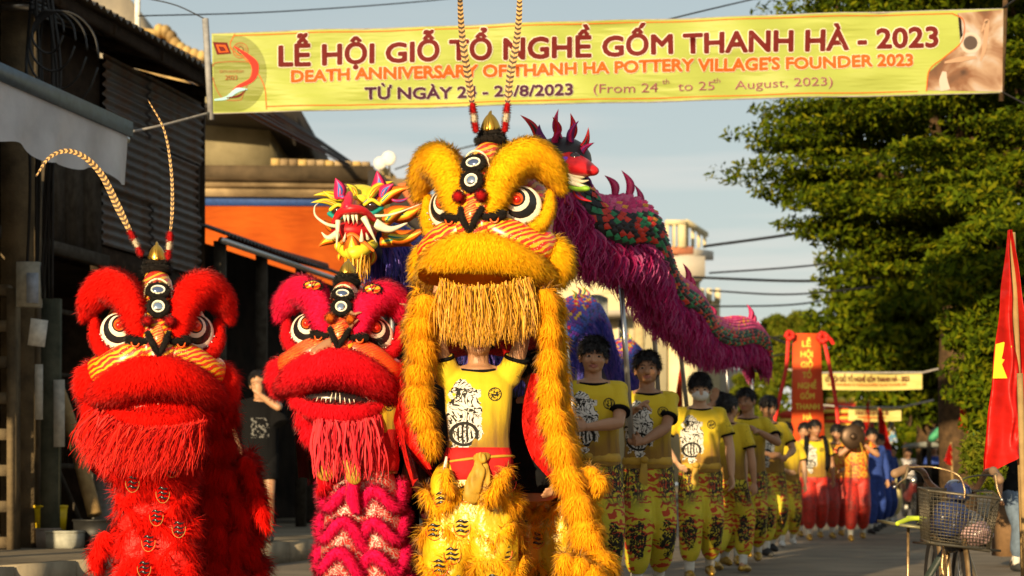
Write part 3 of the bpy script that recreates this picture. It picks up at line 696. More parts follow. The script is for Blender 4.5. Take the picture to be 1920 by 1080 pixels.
def ball_tree(px, py, Y, rpx, hpx, label, seed, mat=leaf_b, n=9000, size=.13, trunkpx=None, group=None):
    s_ = F/Y; g = np.random.default_rng(seed); c = W(px, py, Y); C = []; Rr = []
    for k in range(46):
        d = nrm(g.normal(size=3))*g.uniform(.45, 1.); C.append(c+d*(rpx/s_*.8, rpx/s_*.8, hpx/s_*.8)); Rr.append(np.array((.9, .9, .45))*rpx/s_*.3*g.uniform(.7, 1.2))
    tree(label, [np.array((c[0], Y, 0)), c-(0, 0, hpx/s_*.7), c], C, Rr, n, size, seed, mat, .16, group, nl=12)
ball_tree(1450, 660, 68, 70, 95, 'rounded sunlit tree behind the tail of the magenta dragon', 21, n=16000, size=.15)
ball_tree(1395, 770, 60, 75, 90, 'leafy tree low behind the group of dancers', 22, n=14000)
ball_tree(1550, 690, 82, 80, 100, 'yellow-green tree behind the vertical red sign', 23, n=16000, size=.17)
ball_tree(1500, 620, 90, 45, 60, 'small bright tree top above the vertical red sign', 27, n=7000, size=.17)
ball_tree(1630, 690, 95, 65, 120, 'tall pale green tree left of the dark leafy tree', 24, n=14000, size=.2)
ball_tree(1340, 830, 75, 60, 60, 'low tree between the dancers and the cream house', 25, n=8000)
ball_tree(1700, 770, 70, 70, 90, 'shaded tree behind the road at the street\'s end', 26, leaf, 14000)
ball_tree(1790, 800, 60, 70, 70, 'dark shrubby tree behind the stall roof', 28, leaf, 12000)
g = np.random.default_rng(31); C = [np.array((-4.68+np.clip(g.normal()*.22, -.25, .5), g.normal()*.5, 5.05+np.clip(g.normal()*.3, -.25, .6))) for _ in range(30)]  # tree added out of view so that its crown shades the marchers
tree('added unseen tree beside the camera whose crown shades the marching team', [np.array((-7.7, .3, 0)), np.array((-7.6, .2, 4.4)), np.array((-6.3, 0, 5.5)), np.array((-4.9, 0, 5.4))], C, [np.array((.3, .4, .22))]*30, 7000, .06, 32, leaf, .13, nl=12)
m = MB(); g = np.random.default_rng(9); C = np.c_[g.uniform(-5, 46, 260), g.uniform(100, 112, 260), g.uniform(.5, 5.2, 260)]
leaves(m, C, np.full((260, 3), 1.3)*(1, 1, .8), 42000, .3, 9); tag(m.build('far_wood', leaf), kind='stuff')
m = MB(); C = np.array([W(1842+g.uniform(-15, 15), 860+g.uniform(-30, 20), 17+g.uniform(-.3, .3)) for _ in range(14)]); leaves(m, C, np.full((14, 3), .16), 2600, .035, 10)
one('roadside_bush', m, leaf_b, 'small bright green bush behind the bicycle beside the near red flag', 'bush')

# ---------------------------------------------------------------- banners
GLYPH = {}
def text_raw(body, offset=0.):
    k = (body, offset)
    if k not in GLYPH:
        cu = bpy.data.curves.new('t', 'FONT'); cu.body = body; cu.offset = offset; cu.resolution_u = 3; cu.extrude = .0
        o = bpy.data.objects.new('t', cu); COL.objects.link(o)
        dg = bpy.context.evaluated_depsgraph_get(); me = bpy.data.meshes.new_from_object(o.evaluated_get(dg))
        V = np.array([v.co[:2] for v in me.vertices]); me.calc_loop_triangles(); T = np.array([t.vertices[:] for t in me.loop_triangles])
        bpy.data.objects.remove(o); bpy.data.meshes.remove(me); GLYPH[k] = (V, T)
    return GLYPH[k]
capH = None
def text_on(mb, body, fn, p0, p1, caph, off=0., lift=0., mi=0):
    """lettering mapped to photo points p0..p1 (baseline) then through fn(px,py,lift)"""
    global capH
    if capH is None: v, _ = text_raw('H'); capH = v[:, 1].max()-v[:, 1].min()
    V0, _ = text_raw(body); x0, x1 = V0[:, 0].min(), V0[:, 0].max()
    V, T = V0, text_raw(body)[1]; u = (V[:, 0]-x0)/(x1-x0); v = V[:, 1]/capH*caph
    px = p0[0]+(p1[0]-p0[0])*u; py = p0[1]+(p1[1]-p0[1])*u-v; rr = off*caph*1.35
    for q in range(9 if off > .008 else 1):       # heavier strokes: shifted copies, each a hair in front of the last
        dx, dy = (0, 0) if q == 8 or off <= .008 else (rr*math.cos(q*PI/4), rr*math.sin(q*PI/4))
        mb.add(np.array([fn(a+dx, b+dy, lift+q*.00025) for a, b in zip(px, py)]), T, mi)
BY = 18.
def bfn(px, py, lift=0.):
    x = (px-397)/1483.
    k = min(1., max(0., (x-.075)*18))*min(1., max(0., (.89-x)*18)); y = BY-.03*math.sin(x*3.1)+k*(.022*math.sin(x*21+py*.045)+.012*math.sin(x*47-py*.03))-lift
    p = W(px, py, BY); p[1] = y; return p
ban = thing('street_banner', 'long yellow festival banner strung across the street above the lions', 'banner', W(1140, 905, 18)*(1, 1, 0)+(0, 0, .0))
def banedge(u, v):
    tx, ty = 397+(1881-397)*u, 64+(17-64)*u+4*math.sin(u*PI)*0; bx, by = 400+(1880-400)*u, 212+(173-212)*u
    return tx+(bx-tx)*v, ty+(by-ty)*v
def bn_mat(name, c, tr=.25):
    g = N(name); nz = g.noise(1.1, 4, g.map((.5, 1, 1.2), (0, .5, 0)))
    g.col(g.mix(g.ramp(nz, [(.35, 0.), (.65, 1.)]), [x*.86 for x in c], c))
    w_ = g.wave(.8, 5, .7, g.map((.35, 1, 1.4), (0, .25, 0))); w2 = g.noise(2.2, 3, g.map((.4, 1, 2.5), (0, .3, 0)))
    g.bump(g.math('ADD', w_, g.math('MULTIPLY', w2, 1.5)), .8, .05); g.set(.5, 0, .3)
    tl = g.n('BsdfTranslucent'); tl.inputs[0].default_value = (*c, 1); ms = g.n('MixShader'); ms.inputs[0].default_value = tr
    o = g.t.nodes['Material Output']; g.l(g.p.outputs[0], ms.inputs[1]); g.l(tl.outputs[0], ms.inputs[2]); g.l(ms.outputs[0], o.inputs[0])
    return g.m
ban_y = bn_mat('banner_yellow', (.40, .47, .10)); ban_o = bn_mat('banner_olive', (.24, .28, .055))
def flat(name, c, rough=.7):
    if name in MC: return MC[name]
    g = N(name); g.col(c); MC[name] = g.set(rough, 0, .15); return MC[name]
m = MB(); m.add(*grid(lambda u, v: bfn(*banedge(u, v)), 120, 10)); m.build('cloth', ban_y, ban)
pr_red = flat('print_dark_red', (.11, .009, .008)); pr_or = flat('print_orange', (.5, .085, .01)); pr_pu = flat('print_purple', (.05, .012, .035)); pr_w = flat('print_white', (.62, .58, .5)); pr_br = flat('print_brown', (.3, .12, .04)); pr_cy = flat('print_cyan', (.3, .55, .62))
def row(body, p0, p1, ch, mat, o1, o2, nm='lettering'):
    m = MB(); text_on(m, body, bfn, p0, p1, ch, o2, .006); m.build('letter_outline', pr_w, ban, False, stuff=True)
    m = MB(); text_on(m, body, bfn, p0, p1, ch, o1, .010); m.build(nm, mat, ban, False, stuff=True)
row('LỄ HỘI GIỖ TỔ NGHỀ GỐM THANH HÀ - 2023', (524, 124), (1757, 88), 36, pr_red, .045, .08)
row("DEATH ANNIVERSARY OF THANH HA POTTERY VILLAGE'S FOUNDER 2023", (547, 154), (1710, 124), 21, pr_or, .06, .095)
row('TỪ NGÀY 24 - 25/8/2023', (685, 187), (1073, 180), 20, pr_pu, .05, .08)
row('(From 24    to 25    August, 2023)', (1112, 177), (1560, 162), 16, flat('print_plum', (.2, .06, .07)), .006, .01)
for x in (1241, 1337): row('th', (x, 159-(x-1241)*.03), (x+13, 158.5-(x-1241)*.03), 9, flat('print_plum', (.2, .06, .07)), .006, .01)
def bpoly(pts, mat, lift, nm='print'):
    m = MB(); k = len(pts); c = np.mean(pts, 0); V = [bfn(*p, lift) for p in pts]+[bfn(*c, lift)]
    m.add(np.array(V), [(i, (i+1) % k, k) for i in range(k)]); return m.build(nm, mat, ban, False)
def bline(pts, w, mat, lift=.008, n=40, closed=False, nm='print'):
    P = catmull(np.c_[np.array(pts, float), np.zeros(len(pts))], n)[:, :2]; T = np.gradient(P, axis=0); T /= np.maximum(np.linalg.norm(T, axis=1, keepdims=True), 1e-6)
    Nn = np.c_[-T[:, 1], T[:, 0]]; ww = (np.interp(np.linspace(0, 1, n), np.linspace(0, 1, len(w)), w) if hasattr(w, '__len__') else np.full(n, w))[:, None]/2
    V = np.array([bfn(*p, lift) for p in np.vstack((P-Nn*ww, P+Nn*ww))]); m = MB(); m.add(V, np.array([(i, i+1, n+i+1, n+i) for i in range(n-1)])); return m.build(nm, mat, ban, False)
oval = [(399+100*math.sin(a)*(1 if a < PI else 0), 140-76*math.cos(a)) for a in np.linspace(0, PI, 24)]
bpoly([(400, 66)]+[(440+math.sin(a)*60, 138-72*math.cos(a)) for a in np.linspace(0.2, PI-.1, 20)]+[(401, 209)], ban_o, .003, 'olive_panel')
bline([(440, 64), (433, 90), (470, 120), (495, 160), (500, 206)], 1.6, pr_or, .005)
bline([(500, 200), (900, 193), (1400, 180), (1720, 172)], 1.6, pr_or, .005)
bline([(440, 67), (900, 53), (1400, 37), (1785, 26)], 1.6, pr_or, .005)
def ring_pts(cx, cy, r, ry=None): ry = ry or r; return [(cx+r*math.cos(a), cy+ry*math.sin(a)) for a in np.linspace(0, 2*PI, 17)]
bline(ring_pts(451, 95, 14), 2, pr_br); bline(ring_pts(451, 95, 10), 1.2, pr_br)
bline([(446, 91), (451, 88), (456, 91), (456, 97), (451, 101), (446, 97), (446, 91)], 1.4, pr_red)
bpoly([(399, 79), (426, 80), (434, 101), (407, 103)], pr_red, .005); bpoly([(405, 84), (423, 85), (429, 98), (411, 99)], pr_or, .007); bpoly([(409, 87), (420, 88), (425, 96), (414, 97)], pr_red, .009)
bline([(399, 125), (405, 118), (440, 116), (470, 118), (474, 128), (468, 150), (455, 180), (450, 188), (420, 186), (405, 165), (399, 145)], 1.8, pr_br)
bline([(440, 88), (462, 104), (478, 122), (474, 148), (445, 165), (425, 185)], [2, 8, 14, 9, 6, 2], flat('print_red', (.55, .03, .02)), .010)
bline([(402, 188), (425, 184), (445, 170), (464, 168)], [3, 6, 9, 2], pr_cy, .012)
bline([(425, 184), (448, 180), (462, 168)], [2, 4, 1], pr_red, .013)
m = MB(); text_on(m, '2023', bfn, (423, 150), (445, 150), 8, .02, .012); text_on(m, 'DEATH ANNIVERSARY', bfn, (412, 137), (458, 137), 5, .0, .012); m.build('lettering', pr_br, ban, False, stuff=True)
g = N('pottery_photo_print'); a_ = g.noise(3.2, 4, rough=.45, dist=.7)
g.col(g.ramp(a_, [(.3, (.06, .03, .02)), (.43, (.17, .08, .045)), (.52, (.3, .2, .14)), (.6, (.34, .31, .3)), (.72, (.45, .42, .4))])); g.set(.6, 0, .2)
bpoly([(1795, 25), (1808, 50), (1800, 85), (1770, 110), (1742, 135), (1735, 170), (1879, 172.5), (1881, 18)], g.m, .004, 'photo_print')
bline([(1785, 26), (1806, 40), (1803, 78), (1770, 108), (1742, 132), (1736, 172)], 1.8, pr_or, .009)
bline(ring_pts(1819, 81, 17), 6, flat('print_clay_light', (.42, .36, .32)), .008); bpoly(ring_pts(1819, 81, 13)[:-1], flat('print_clay_dark', (.07, .05, .045)), .007)
bline([(1840, 60), (1850, 40), (1845, 90), (1838, 115)], [3, 9, 8, 3], flat('print_skin', (.35, .22, .15)), .008)
bline([(1770, 135), (1768, 152), (1772, 170)], [8, 16, 18], flat('print_clay_light', (.42, .36, .32)), .008)
bline([(1770, 118), (1800, 112), (1830, 108)], [4, 10, 5], flat('print_skin', (.35, .22, .15)), .009)
m = MB(); m.add(*tube([W(385, 35, 18.02), W(396, 225, 18.02)], .03, 8)); m.build('stick', plain('grey_stick', (.25, .25, .26), .6), ban)
m = MB(); m.add(*tube([W(1885, 0, 18.02), W(1877, 190, 18.02)], .025, 8)); m.build('stick', bark, ban)
m = MB(); m.add(*tube([bfn(*banedge(u, 0), -.01) for u in np.linspace(0, 1, 30)], .01, 5)); m.add(*tube([bfn(*banedge(u, 1), -.01) for u in np.linspace(0, 1, 30)], .01, 5)); m.build('hem_rope', plain('grey_rope', (.3, .28, .26), .8), ban, stuff=True)

def far_banner(x0, x1, y0, y1, Y, label, txt):
    t = thing('street_banner', label, 'banner', W((x0+x1)/2, 905, Y)*(1, 1, 0))
    f = lambda px, py, l=0.: W(px, py, Y)-np.array((0, l-.04*math.sin(px*.05), 0))
    m = MB(); m.add(*grid(lambda u, v: f(x0+(x1-x0)*u, y0+(y1-y0)*v+2*math.sin(u*PI)), 40, 4)); m.build('cloth', bn_mat('far_banner_yellow', (.72, .62, .2), .3), t)
    m = MB(); h = y1-y0; text_on(m, txt, lambda a, b, l: f(a, b+2*math.sin((a-x0)/(x1-x0)*PI), l), (x0+12, y0+h*.5), (x1-25, y0+h*.47), h*.28, .02, .05); m.build('lettering', pr_red, t, False, stuff=True)
    m = MB(); text_on(m, "DEATH ANNIVERSARY OF THANH HA POTTERY VILLAGE'S FOUNDER 2023", lambda a, b, l: f(a, b+2*math.sin((a-x0)/(x1-x0)*PI), l), (x0+16, y0+h*.75), (x1-30, y0+h*.73), h*.14, .02, .05); m.build('lettering', pr_or, t, False, stuff=True)
    m = MB(); m.add(*tube([f(x0-60, y0-6), f(x0, y0), f(x1, y0), f(x1+60, y0-14)], .02, 5)); m.build('rope', plain('grey_rope', (.3, .28, .26), .8), t)
far_banner(1535, 1728, 699, 730, 34.5, 'small distant yellow banner strung behind the vertical red sign', 'LỄ HỘI GIỖ TỔ NGHỀ GỐM THANH HÀ - 2023')
far_banner(1590, 1690, 764, 789, 36, 'lowest and farthest yellow banner above the red flags', 'LỄ HỘI GIỖ TỔ NGHỀ GỐM THANH HÀ - 2023')
# temple gate at the end of the street
gate = thing('festival_gate', 'red and yellow gate with tiered roofs at the end of the street', 'gate', W(1600, 905, 75)*(1, 1, 0))
gr_ = plain('gate_red', (.5, .035, .015), .6); gy_ = plain('gate_yellow', (.7, .45, .06), .6)
def tier(x0, x1, y0, y1, nm, mat, Y=75, d=2.): return pxpoly([(x0, y1), (x0+(y1-y0)*.5, y0), (x1-(y1-y0)*.5, y0), (x1, y1)], Y, d, mat, nm, gate)
tier(1552, 1608, 755, 768, 'roof', gr_); tier(1545, 1614, 768, 774, 'eave', gy_, 74.8, 2.4)
for x in (1556, 1578, 1600): m = MB(); m.add(*ell(W(x, 752, 75.2), (.16, .2, .14), seg=8, rings=6)); m.build('roof_ornament', gy_, gate)
for (x0, x1, y0, y1, mt) in ((1550, 1612, 774, 781, gr_), (1550, 1612, 781, 786, gy_), (1548, 1618, 786, 794, gr_), (1540, 1630, 794, 802, gy_), (1544, 1560, 802, 880, gy_), (1600, 1618, 802, 880, gy_), (1450, 1545, 770, 785, gr_), (1440, 1545, 785, 793, gy_), (1450, 1470, 793, 880, gr_)):
    pxpoly([(x0, y1), (x0, y0), (x1, y0), (x1, y1)], 75.1, 1.6, mt, 'panel', gate)
# ================================================================ PEOPLE
def loft(rings, seg=20, p=2.3):
    """rings (cx, cy, z, rx, ry), capped"""
    V = []; k = len(rings)
    for cx, cy, z, a, b in rings:
        for j in range(seg):
            t = 2*PI*j/seg; c, s_ = math.cos(t), math.sin(t)
            V.append((cx+a*math.copysign(abs(c)**(2/p), c), cy+b*math.copysign(abs(s_)**(2/p), s_), z))
    Fs = [(i*seg+j, i*seg+(j+1) % seg, (i+1)*seg+(j+1) % seg, (i+1)*seg+j) for i in range(k-1) for j in range(seg)]
    V.append(rings[0][:3]); V.append(rings[-1][:3]); n = len(V)
    Fs += [(n-2, (j+1) % seg, j) for j in range(seg)]+[(n-1, (k-1)*seg+j, (k-1)*seg+(j+1) % seg) for j in range(seg)]
    return np.array(V), Fs
def ik(s, t, l1, l2, hint):
    s = np.array(s, float); t = np.array(t, float); d = t-s; L_ = np.linalg.norm(d)
    if L_ > (l1+l2)*.995: t = s+d/L_*(l1+l2)*.995; d = t-s; L_ = np.linalg.norm(d)
    a = (l1*l1-l2*l2+L_*L_)/(2*L_); h = math.sqrt(max(0, l1*l1-a*a)); u = d/L_
    hp = np.asarray(hint, float); hp = nrm(hp-u*(hp@u)); return s+u*a+hp*h, t
def hand(mb, wrist, d, pn, curl=.35, side=1, sc=1.):
    """palm, four unequal fingers in three bends, thumb leaving the side of the palm; pn = the way the palm faces"""
    d = nrm(d); pn = nrm(pn-d*(pn@d)); sd = np.cross(d, pn)*side; w = np.asarray(wrist)
    mb.add(*rtube([w, w+d*.045*sc, w+d*.085*sc], [.024*sc, .036*sc, .036*sc], 10, 6, .5, pn))
    for i, (o, L_) in enumerate(((-.030, .068), (-.010, .078), (.011, .072), (.031, .056))):
        p = w+d*.075*sc+sd*o*sc; dd = d+sd*o*1.5; dd = nrm(dd); pts = [p-d*.02]; c = curl*(.8+.12*i)
        for k in range(3):
            dd = nrm(dd*math.cos(c)+pn*math.sin(c)); p = p+dd*L_*sc*(.42, .33, .25)[k]; pts.append(p)
        mb.add(*rtube(pts, [.0095*sc, .0095*sc, .009*sc, .0075*sc], 8, 8))
    p = w+d*.022*sc-sd*.026*sc; dd = nrm(d*.75-sd*.75+pn*.25); q = p+dd*.038*sc; dd2 = nrm(d*.9-sd*.15+pn*(.3+curl*.7))
    mb.add(*rtube([p, q, q+dd2*.034*sc], [.014*sc, .011*sc, .009*sc], 8, 8))
def skin_mat(name, c):
    if name in MC: return MC[name]
    g = N(name); nz = g.noise(9, 4); g.col(g.mix(g.ramp(nz, [(.3, 0.), (.7, 1.)]), [x*.85 for x in c], c)); g.bump(g.noise(120, 2), .1, .002)
    g.set(.48, 0, .4, Subsurface_Weight=.06, Subsurface_Scale=.02); MC[name] = g.m; return g.m
skin_a = skin_mat('skin', (.42, .22, .12)); skin_b = skin_mat('skin_darker', (.33, .165, .085)); skin_c = skin_mat('skin_pale', (.5, .29, .17))
hair_m = plain('black_hair', (.012, .01, .01), .5, 0, .3, 30, 0, .4)
eye_w = plain('eye_white', (.36, .32, .28), .3, 0, .05, 10, 0); eye_b = plain('eye_dark', (.012, .008, .006), .15, 0, .1, 10, 0); lip_m = plain('lips', (.33, .12, .09), .5, 0, .1, 20, 0)
black_c = plain('black_cloth', (.009, .009, .01), .95, 0, .3, 14, .2, .05); white_s = plain('white_sock', (.6, .58, .52), .9); gold_shoe = plain('gold_shoe', (.5, .3, .05), .35, .7, .5, 40, .6)
shoe_w = plain('white_shoe', (.6, .58, .55), .6); shoe_d = plain('dark_shoe', (.03, .03, .03), .6)
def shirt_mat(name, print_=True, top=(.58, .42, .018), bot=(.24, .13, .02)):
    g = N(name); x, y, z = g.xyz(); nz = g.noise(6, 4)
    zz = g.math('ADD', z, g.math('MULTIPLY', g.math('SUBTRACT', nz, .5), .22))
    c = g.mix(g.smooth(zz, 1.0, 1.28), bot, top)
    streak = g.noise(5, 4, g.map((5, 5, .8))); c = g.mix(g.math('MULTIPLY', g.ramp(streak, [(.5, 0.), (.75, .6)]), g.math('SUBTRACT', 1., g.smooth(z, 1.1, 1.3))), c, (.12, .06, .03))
    if print_:
        front = g.math('LESS_THAN', y, -.02)
        # scribbled black drawing on both sleeves
        w_ = g.wave(9, 14, 1.6, None, 'Z', detail=3); sl_ = g.math('MULTIPLY', g.math('GREATER_THAN', g.math('ABSOLUTE', x), .2), g.math('LESS_THAN', g.math('ABSOLUTE', g.math('SUBTRACT', w_, .5)), .07))
        c = g.mix(sl_, c, (.02, .018, .01))
        # white and black lion head print on the wearer's right half
        n2 = g.math('MULTIPLY', g.math('SUBTRACT', g.noise(17, 3), .5), 2.2)
        ex = g.math('DIVIDE', g.math('ADD', x, .078), .098); ez = g.math('DIVIDE', g.math('SUBTRACT', z, 1.18), .2)
        rr = g.math('ADD', g.math('ADD', g.math('MULTIPLY', ex, ex), g.math('MULTIPLY', ez, ez)), n2)
        m1 = g.math('MULTIPLY', front, g.math('LESS_THAN', rr, 1.0))
        ink = g.math('LESS_THAN', g.math('ABSOLUTE', g.math('SUBTRACT', g.math('FRACT', g.math('MULTIPLY', g.noise(11, 3, g.map((1, .3, 1)), dist=1.2), 8.)), .5)), .13); ink2 = g.math('GREATER_THAN', g.noise(26, 2, g.map((1, .3, 1))), .6)
        ink3 = g.math('MULTIPLY', g.math('LESS_THAN', g.math('ABSOLUTE', g.math('SUBTRACT', g.math('ADD', g.math('MULTIPLY', ex, ex), g.math('MULTIPLY', g.math('POWER', g.math('ADD', ez, .45), 2.), 6.)), .5)), .14), 1.)
        ink4 = g.math('LESS_THAN', g.math('ADD', g.math('MULTIPLY', g.math('POWER', ex, 2.), 3.), g.math('MULTIPLY', g.math('POWER', g.math('ADD', ez, .25), 2.), 40.)), .6)
        bars = g.math('MULTIPLY', g.math('GREATER_THAN', g.math('SINE', g.math('ADD', g.math('MULTIPLY', ex, 26.), g.math('MULTIPLY', nz, 6.))), .1), g.math('LESS_THAN', g.math('ADD', g.math('MULTIPLY', g.math('POWER', ex, 2.), 2.2), g.math('MULTIPLY', g.math('POWER', g.math('ADD', ez, .45), 2.), 7.)), .42))
        eyes = g.math('LESS_THAN', g.math('ABSOLUTE', g.math('SUBTRACT', g.math('ADD', g.math('POWER', g.math('SUBTRACT', g.math('ABSOLUTE', ex), .38), 2.), g.math('MULTIPLY', g.math('POWER', g.math('SUBTRACT', ez, .3), 2.), 2.5)), .05)), .028)
        k = g.math('MAXIMUM', g.math('MAXIMUM', ink, ink2), g.math('MAXIMUM', ink3, bars)); c = g.mix(m1, c, g.mix(k, (.62, .6, .55), (.015, .014, .012)))
        # round black seal on the other side
        sx = g.math('SUBTRACT', x, .085); sz = g.math('SUBTRACT', z, 1.3); d = g.math('SQRT', g.math('ADD', g.math('MULTIPLY', sx, sx), g.math('MULTIPLY', sz, sz)))
        ringm = g.math('LESS_THAN', g.math('ABSOLUTE', g.math('SUBTRACT', d, .034)), .0028)
        ring3 = g.math('MULTIPLY', g.math('LESS_THAN', g.math('ABSOLUTE', g.math('SUBTRACT', d, .027)), .004), g.math('GREATER_THAN', g.noise(160, 1), .5))
        blob = g.math('MULTIPLY', g.math('LESS_THAN', d, .021), g.math('GREATER_THAN', g.noise(75, 2), .47))
        c = g.mix(g.math('MULTIPLY', front, g.math('MAXIMUM', g.math('MAXIMUM', ringm, ring3), blob)), c, (.02, .018, .01))
    g.col(c); g.bump(g.noise(11, 4, g.map((1, 1, .35))), .5, .02); return g.set(.75, 0, .2, Sheen_Weight=.1)
shirt_y = shirt_mat('yellow_lion_shirt'); shirt_p = shirt_mat('plain_yellow_shirt', False)
def pants_mat():
    g = N('printed_yellow_trousers'); x, y, z = g.xyz()
    c = g.mix(g.ramp(g.noise(7, 3), [(.35, 0.), (.65, 1.)]), (.4, .36, .02), (.58, .46, .03))
    w_ = g.wave(5, 9, 2.4, g.map((1, 1, 1.3)), 'Z', detail=2)
    redm = g.math('MULTIPLY', g.math('GREATER_THAN', w_, .58), g.math('GREATER_THAN', g.noise(4.5, 2), .46))
    c = g.mix(redm, c, (.42, .05, .015)); edge = g.math('LESS_THAN', g.math('ABSOLUTE', g.math('SUBTRACT', w_, .56)), .04); c = g.mix(g.math('MULTIPLY', edge, .7), c, (.6, .45, .12))
    # dark shaggy lion heads over the hips, black curling beasts over the knees
    sx = g.math('ABSOLUTE', x); topm = g.math('MULTIPLY', g.smooth(sx, .03, .09), g.smooth(z, .6, .74)); n3 = g.noise(17, 3, g.map((1.4, 1, .6)), dist=2.5)
    c = g.mix(g.math('MULTIPLY', topm, g.ramp(n3, [(.44, 0.), (.5, 1.)])), c, (.02, .018, .012)); c = g.mix(g.math('MULTIPLY', topm, g.ramp(n3, [(.6, 0.), (.64, .8)])), c, (.38, .2, .06))
    kz = g.math('DIVIDE', g.math('SUBTRACT', z, .42), .14); kx_ = g.math('DIVIDE', g.math('SUBTRACT', sx, .12), .07)
    km = g.math('LESS_THAN', g.math('ADD', g.math('ADD', g.math('MULTIPLY', kz, kz), g.math('MULTIPLY', kx_, kx_)), g.math('MULTIPLY', g.math('SUBTRACT', g.noise(20, 3), .5), 3.)), .8)
    c = g.mix(g.math('MULTIPLY', km, g.ramp(g.noise(30, 2, dist=2), [(.4, 1.), (.56, 1.), (.6, 0.)])), c, (.015, .014, .01))
    g.col(c); g.bump(g.noise(9, 4, g.map((1, 1, .4))), .5, .02); return g.set(.7, 0, .25)
pants_y = pants_mat()
def brocade(name, a, b, thr=.5, sc=26, metal=.5):
    g = N(name); n = g.noise(sc, 2, dist=4.5); n2 = g.wave(sc*.35, 12, 2.2, None, 'DIAGONAL', detail=2)
    k = g.math('MAXIMUM', g.ramp(n, [(thr, 0.), (thr+.03, 1.)]), g.math('LESS_THAN', g.math('ABSOLUTE', g.math('SUBTRACT', n2, .5)), .1))
    g.col(g.mix(k, a, b)); g.l(g.math('MULTIPLY', k, metal), g.p.inputs['Metallic']); g.bump(g.noise(9, 3), .4, .02); g.p.inputs['Roughness'].default_value = .55; return g.m
brocade_r = brocade('red_silver_brocade', (.4, .015, .01), (.42, .33, .28), .53, 20, .25); pants_r = brocade('red_black_brocade', (.5, .02, .01), (.05, .02, .012), .58, 14, 0)
PZ = {'yellow': (shirt_y, pants_y)}
def P_(root, nm, mb, mats, fn=False, stuff=False, smooth=True):
    o = bpy.data.objects.new(nm, mb.mesh(nm, mats, (0, 0, 0), smooth, fn)); COL.objects.link(o); o.parent = root
    if stuff: o['kind'] = 'stuff'
    return o
def person(label, base, h=1.68, yaw=0, wl=None, wr=None, el=(-1, .6, -.6), er=(1, .6, -.6), shirt=shirt_y, pants=pants_y, skin=skin_a, step=.12, vox=.010,
           head=(0, 0, 0), hair='short', shoes=gold_shoe, socks=white_s, group=None, sash=None, legs=True, curl=(.35, .35), pnl=None, pnr=None, dl=None, dr=None, mask=None, lean=0, long_sleeve=False, shorts=False, face=True, collar=black_c, smile=False, slv=.66):
    if head == (0, 0, 0): hg = np.random.default_rng(int(abs(base[0])*131+abs(base[1])*17)); head = (hg.uniform(-.08, .18), hg.uniform(-.1, .1), hg.uniform(-.5, .4))
    r = thing('person', label, 'person', base, group); r.rotation_euler = (lean, 0, yaw); r.scale = (h/1.7,)*3
    sh = {-1: np.array((-.182, .005, 1.395)), 1: np.array((.182, .005, 1.395))}
    wl = (-.26, -.03, .86) if wl is None else wl; wr = (.26, -.03, .86) if wr is None else wr
    E = {}; Wp = {}
    for sd, t, hn in ((-1, wl, el), (1, wr, er)): E[sd], Wp[sd] = ik(sh[sd], t, .275, .245, hn)
    m = MB()
    m.add(*loft([(0, 0, .84, .13, .09), (0, 0, .95, .15, .1), (0, 0, 1.08, .135, .092), (0, 0, 1.22, .155, .105), (0, 0, 1.36, .16, .1), (0, .01, 1.43, .11, .07), (0, .01, 1.47, .05, .05)]))
    m.add(*rtube([(-.16, .005, 1.385), (0, .015, 1.42), (.16, .005, 1.385)], [.05, .055, .05], 10, 8))
    for sd in (-1, 1):
        m.add(*rtube([sh[sd]+(-sd*.02, 0, 0), (sh[sd]+E[sd])/2, E[sd]], [.054, .047, .038], 10, 8)); u = nrm(Wp[sd]-E[sd])
        m.add(*rtube([E[sd], E[sd]+u*.08, Wp[sd]], [.038, .041, .025], 10, 8))
        dd = (dl if sd < 0 else dr); dd = u if dd is None else np.array(dd, float); pn = (pnl if sd < 0 else pnr); pn = np.array((-sd*1., -.3, 0)) if pn is None else np.array(pn, float)
        hand(m, Wp[sd], dd, pn, curl[0 if sd < 0 else 1], side=-sd)
    hipx = .085; F_ = {}
    for sd, fy in ((-1, -step), (1, step)):
        hp = np.array((sd*hipx, 0, .9)); an = np.array((sd*.1, fy, .1+(abs(fy)*.25 if fy > 0 else 0))); kn, an = ik(hp, an, .43, .41, (0, -1, 0)); F_[sd] = (hp, kn, an)
        if legs:
            m.add(*rtube([hp, (hp+kn)/2, kn], [.082, .072, .052], 12, 8)); m.add(*rtube([kn, kn*.6+an*.4+(0, .012, 0), an], [.052, .05, .035], 12, 8)); m.add(*rtube([an+(0, .03, -.03), an+(0, -.1, -.06)], [.035, .03], 8, 5))
    hm = MB(); hr = rotm(*head); piv = np.array((0, .012, 1.5)); hT = lambda V: (V-piv)@hr.T*np.array((1.1, 1.06, 1.06))+piv
    def ha(V, Fq): m.add(hT(V), Fq)
    m.add(*rtube([(0, .015, 1.4), (0, .012, 1.47), piv+hr@np.array((0, .005, .06))], [.066, .058, .055], 12, 8)); m.add(*ell((0, -.005, 1.43), (.088, .07, .034)))
    ha(*ell((0, .016, 1.628), (.077, .093, .088))); ha(*ell((0, -.018, 1.58), (.067, .068, .08))); ha(*ell((0, -.048, 1.524), (.034, .032, .024)))
    for sd in (-1, 1):
        ha(*ell((sd*.033, -.052, 1.572), (.026, .026, .026))); ha(*ell((sd*.077, .012, 1.585), (.009, .02, .03))); ha(*ell((sd*.03, -.01, 1.535), (.026, .045, .02)))
        ha(*ell((sd*.03, -.066, 1.612), (.024, .014, .008)))
    ha(*rtube([(0, -.074, 1.6), (0, -.088, 1.578), (0, -.093, 1.568)], [.010, .014, .018], 8, 6)); ha(*ell((0, -.085, 1.565), (.019, .012, .009)))
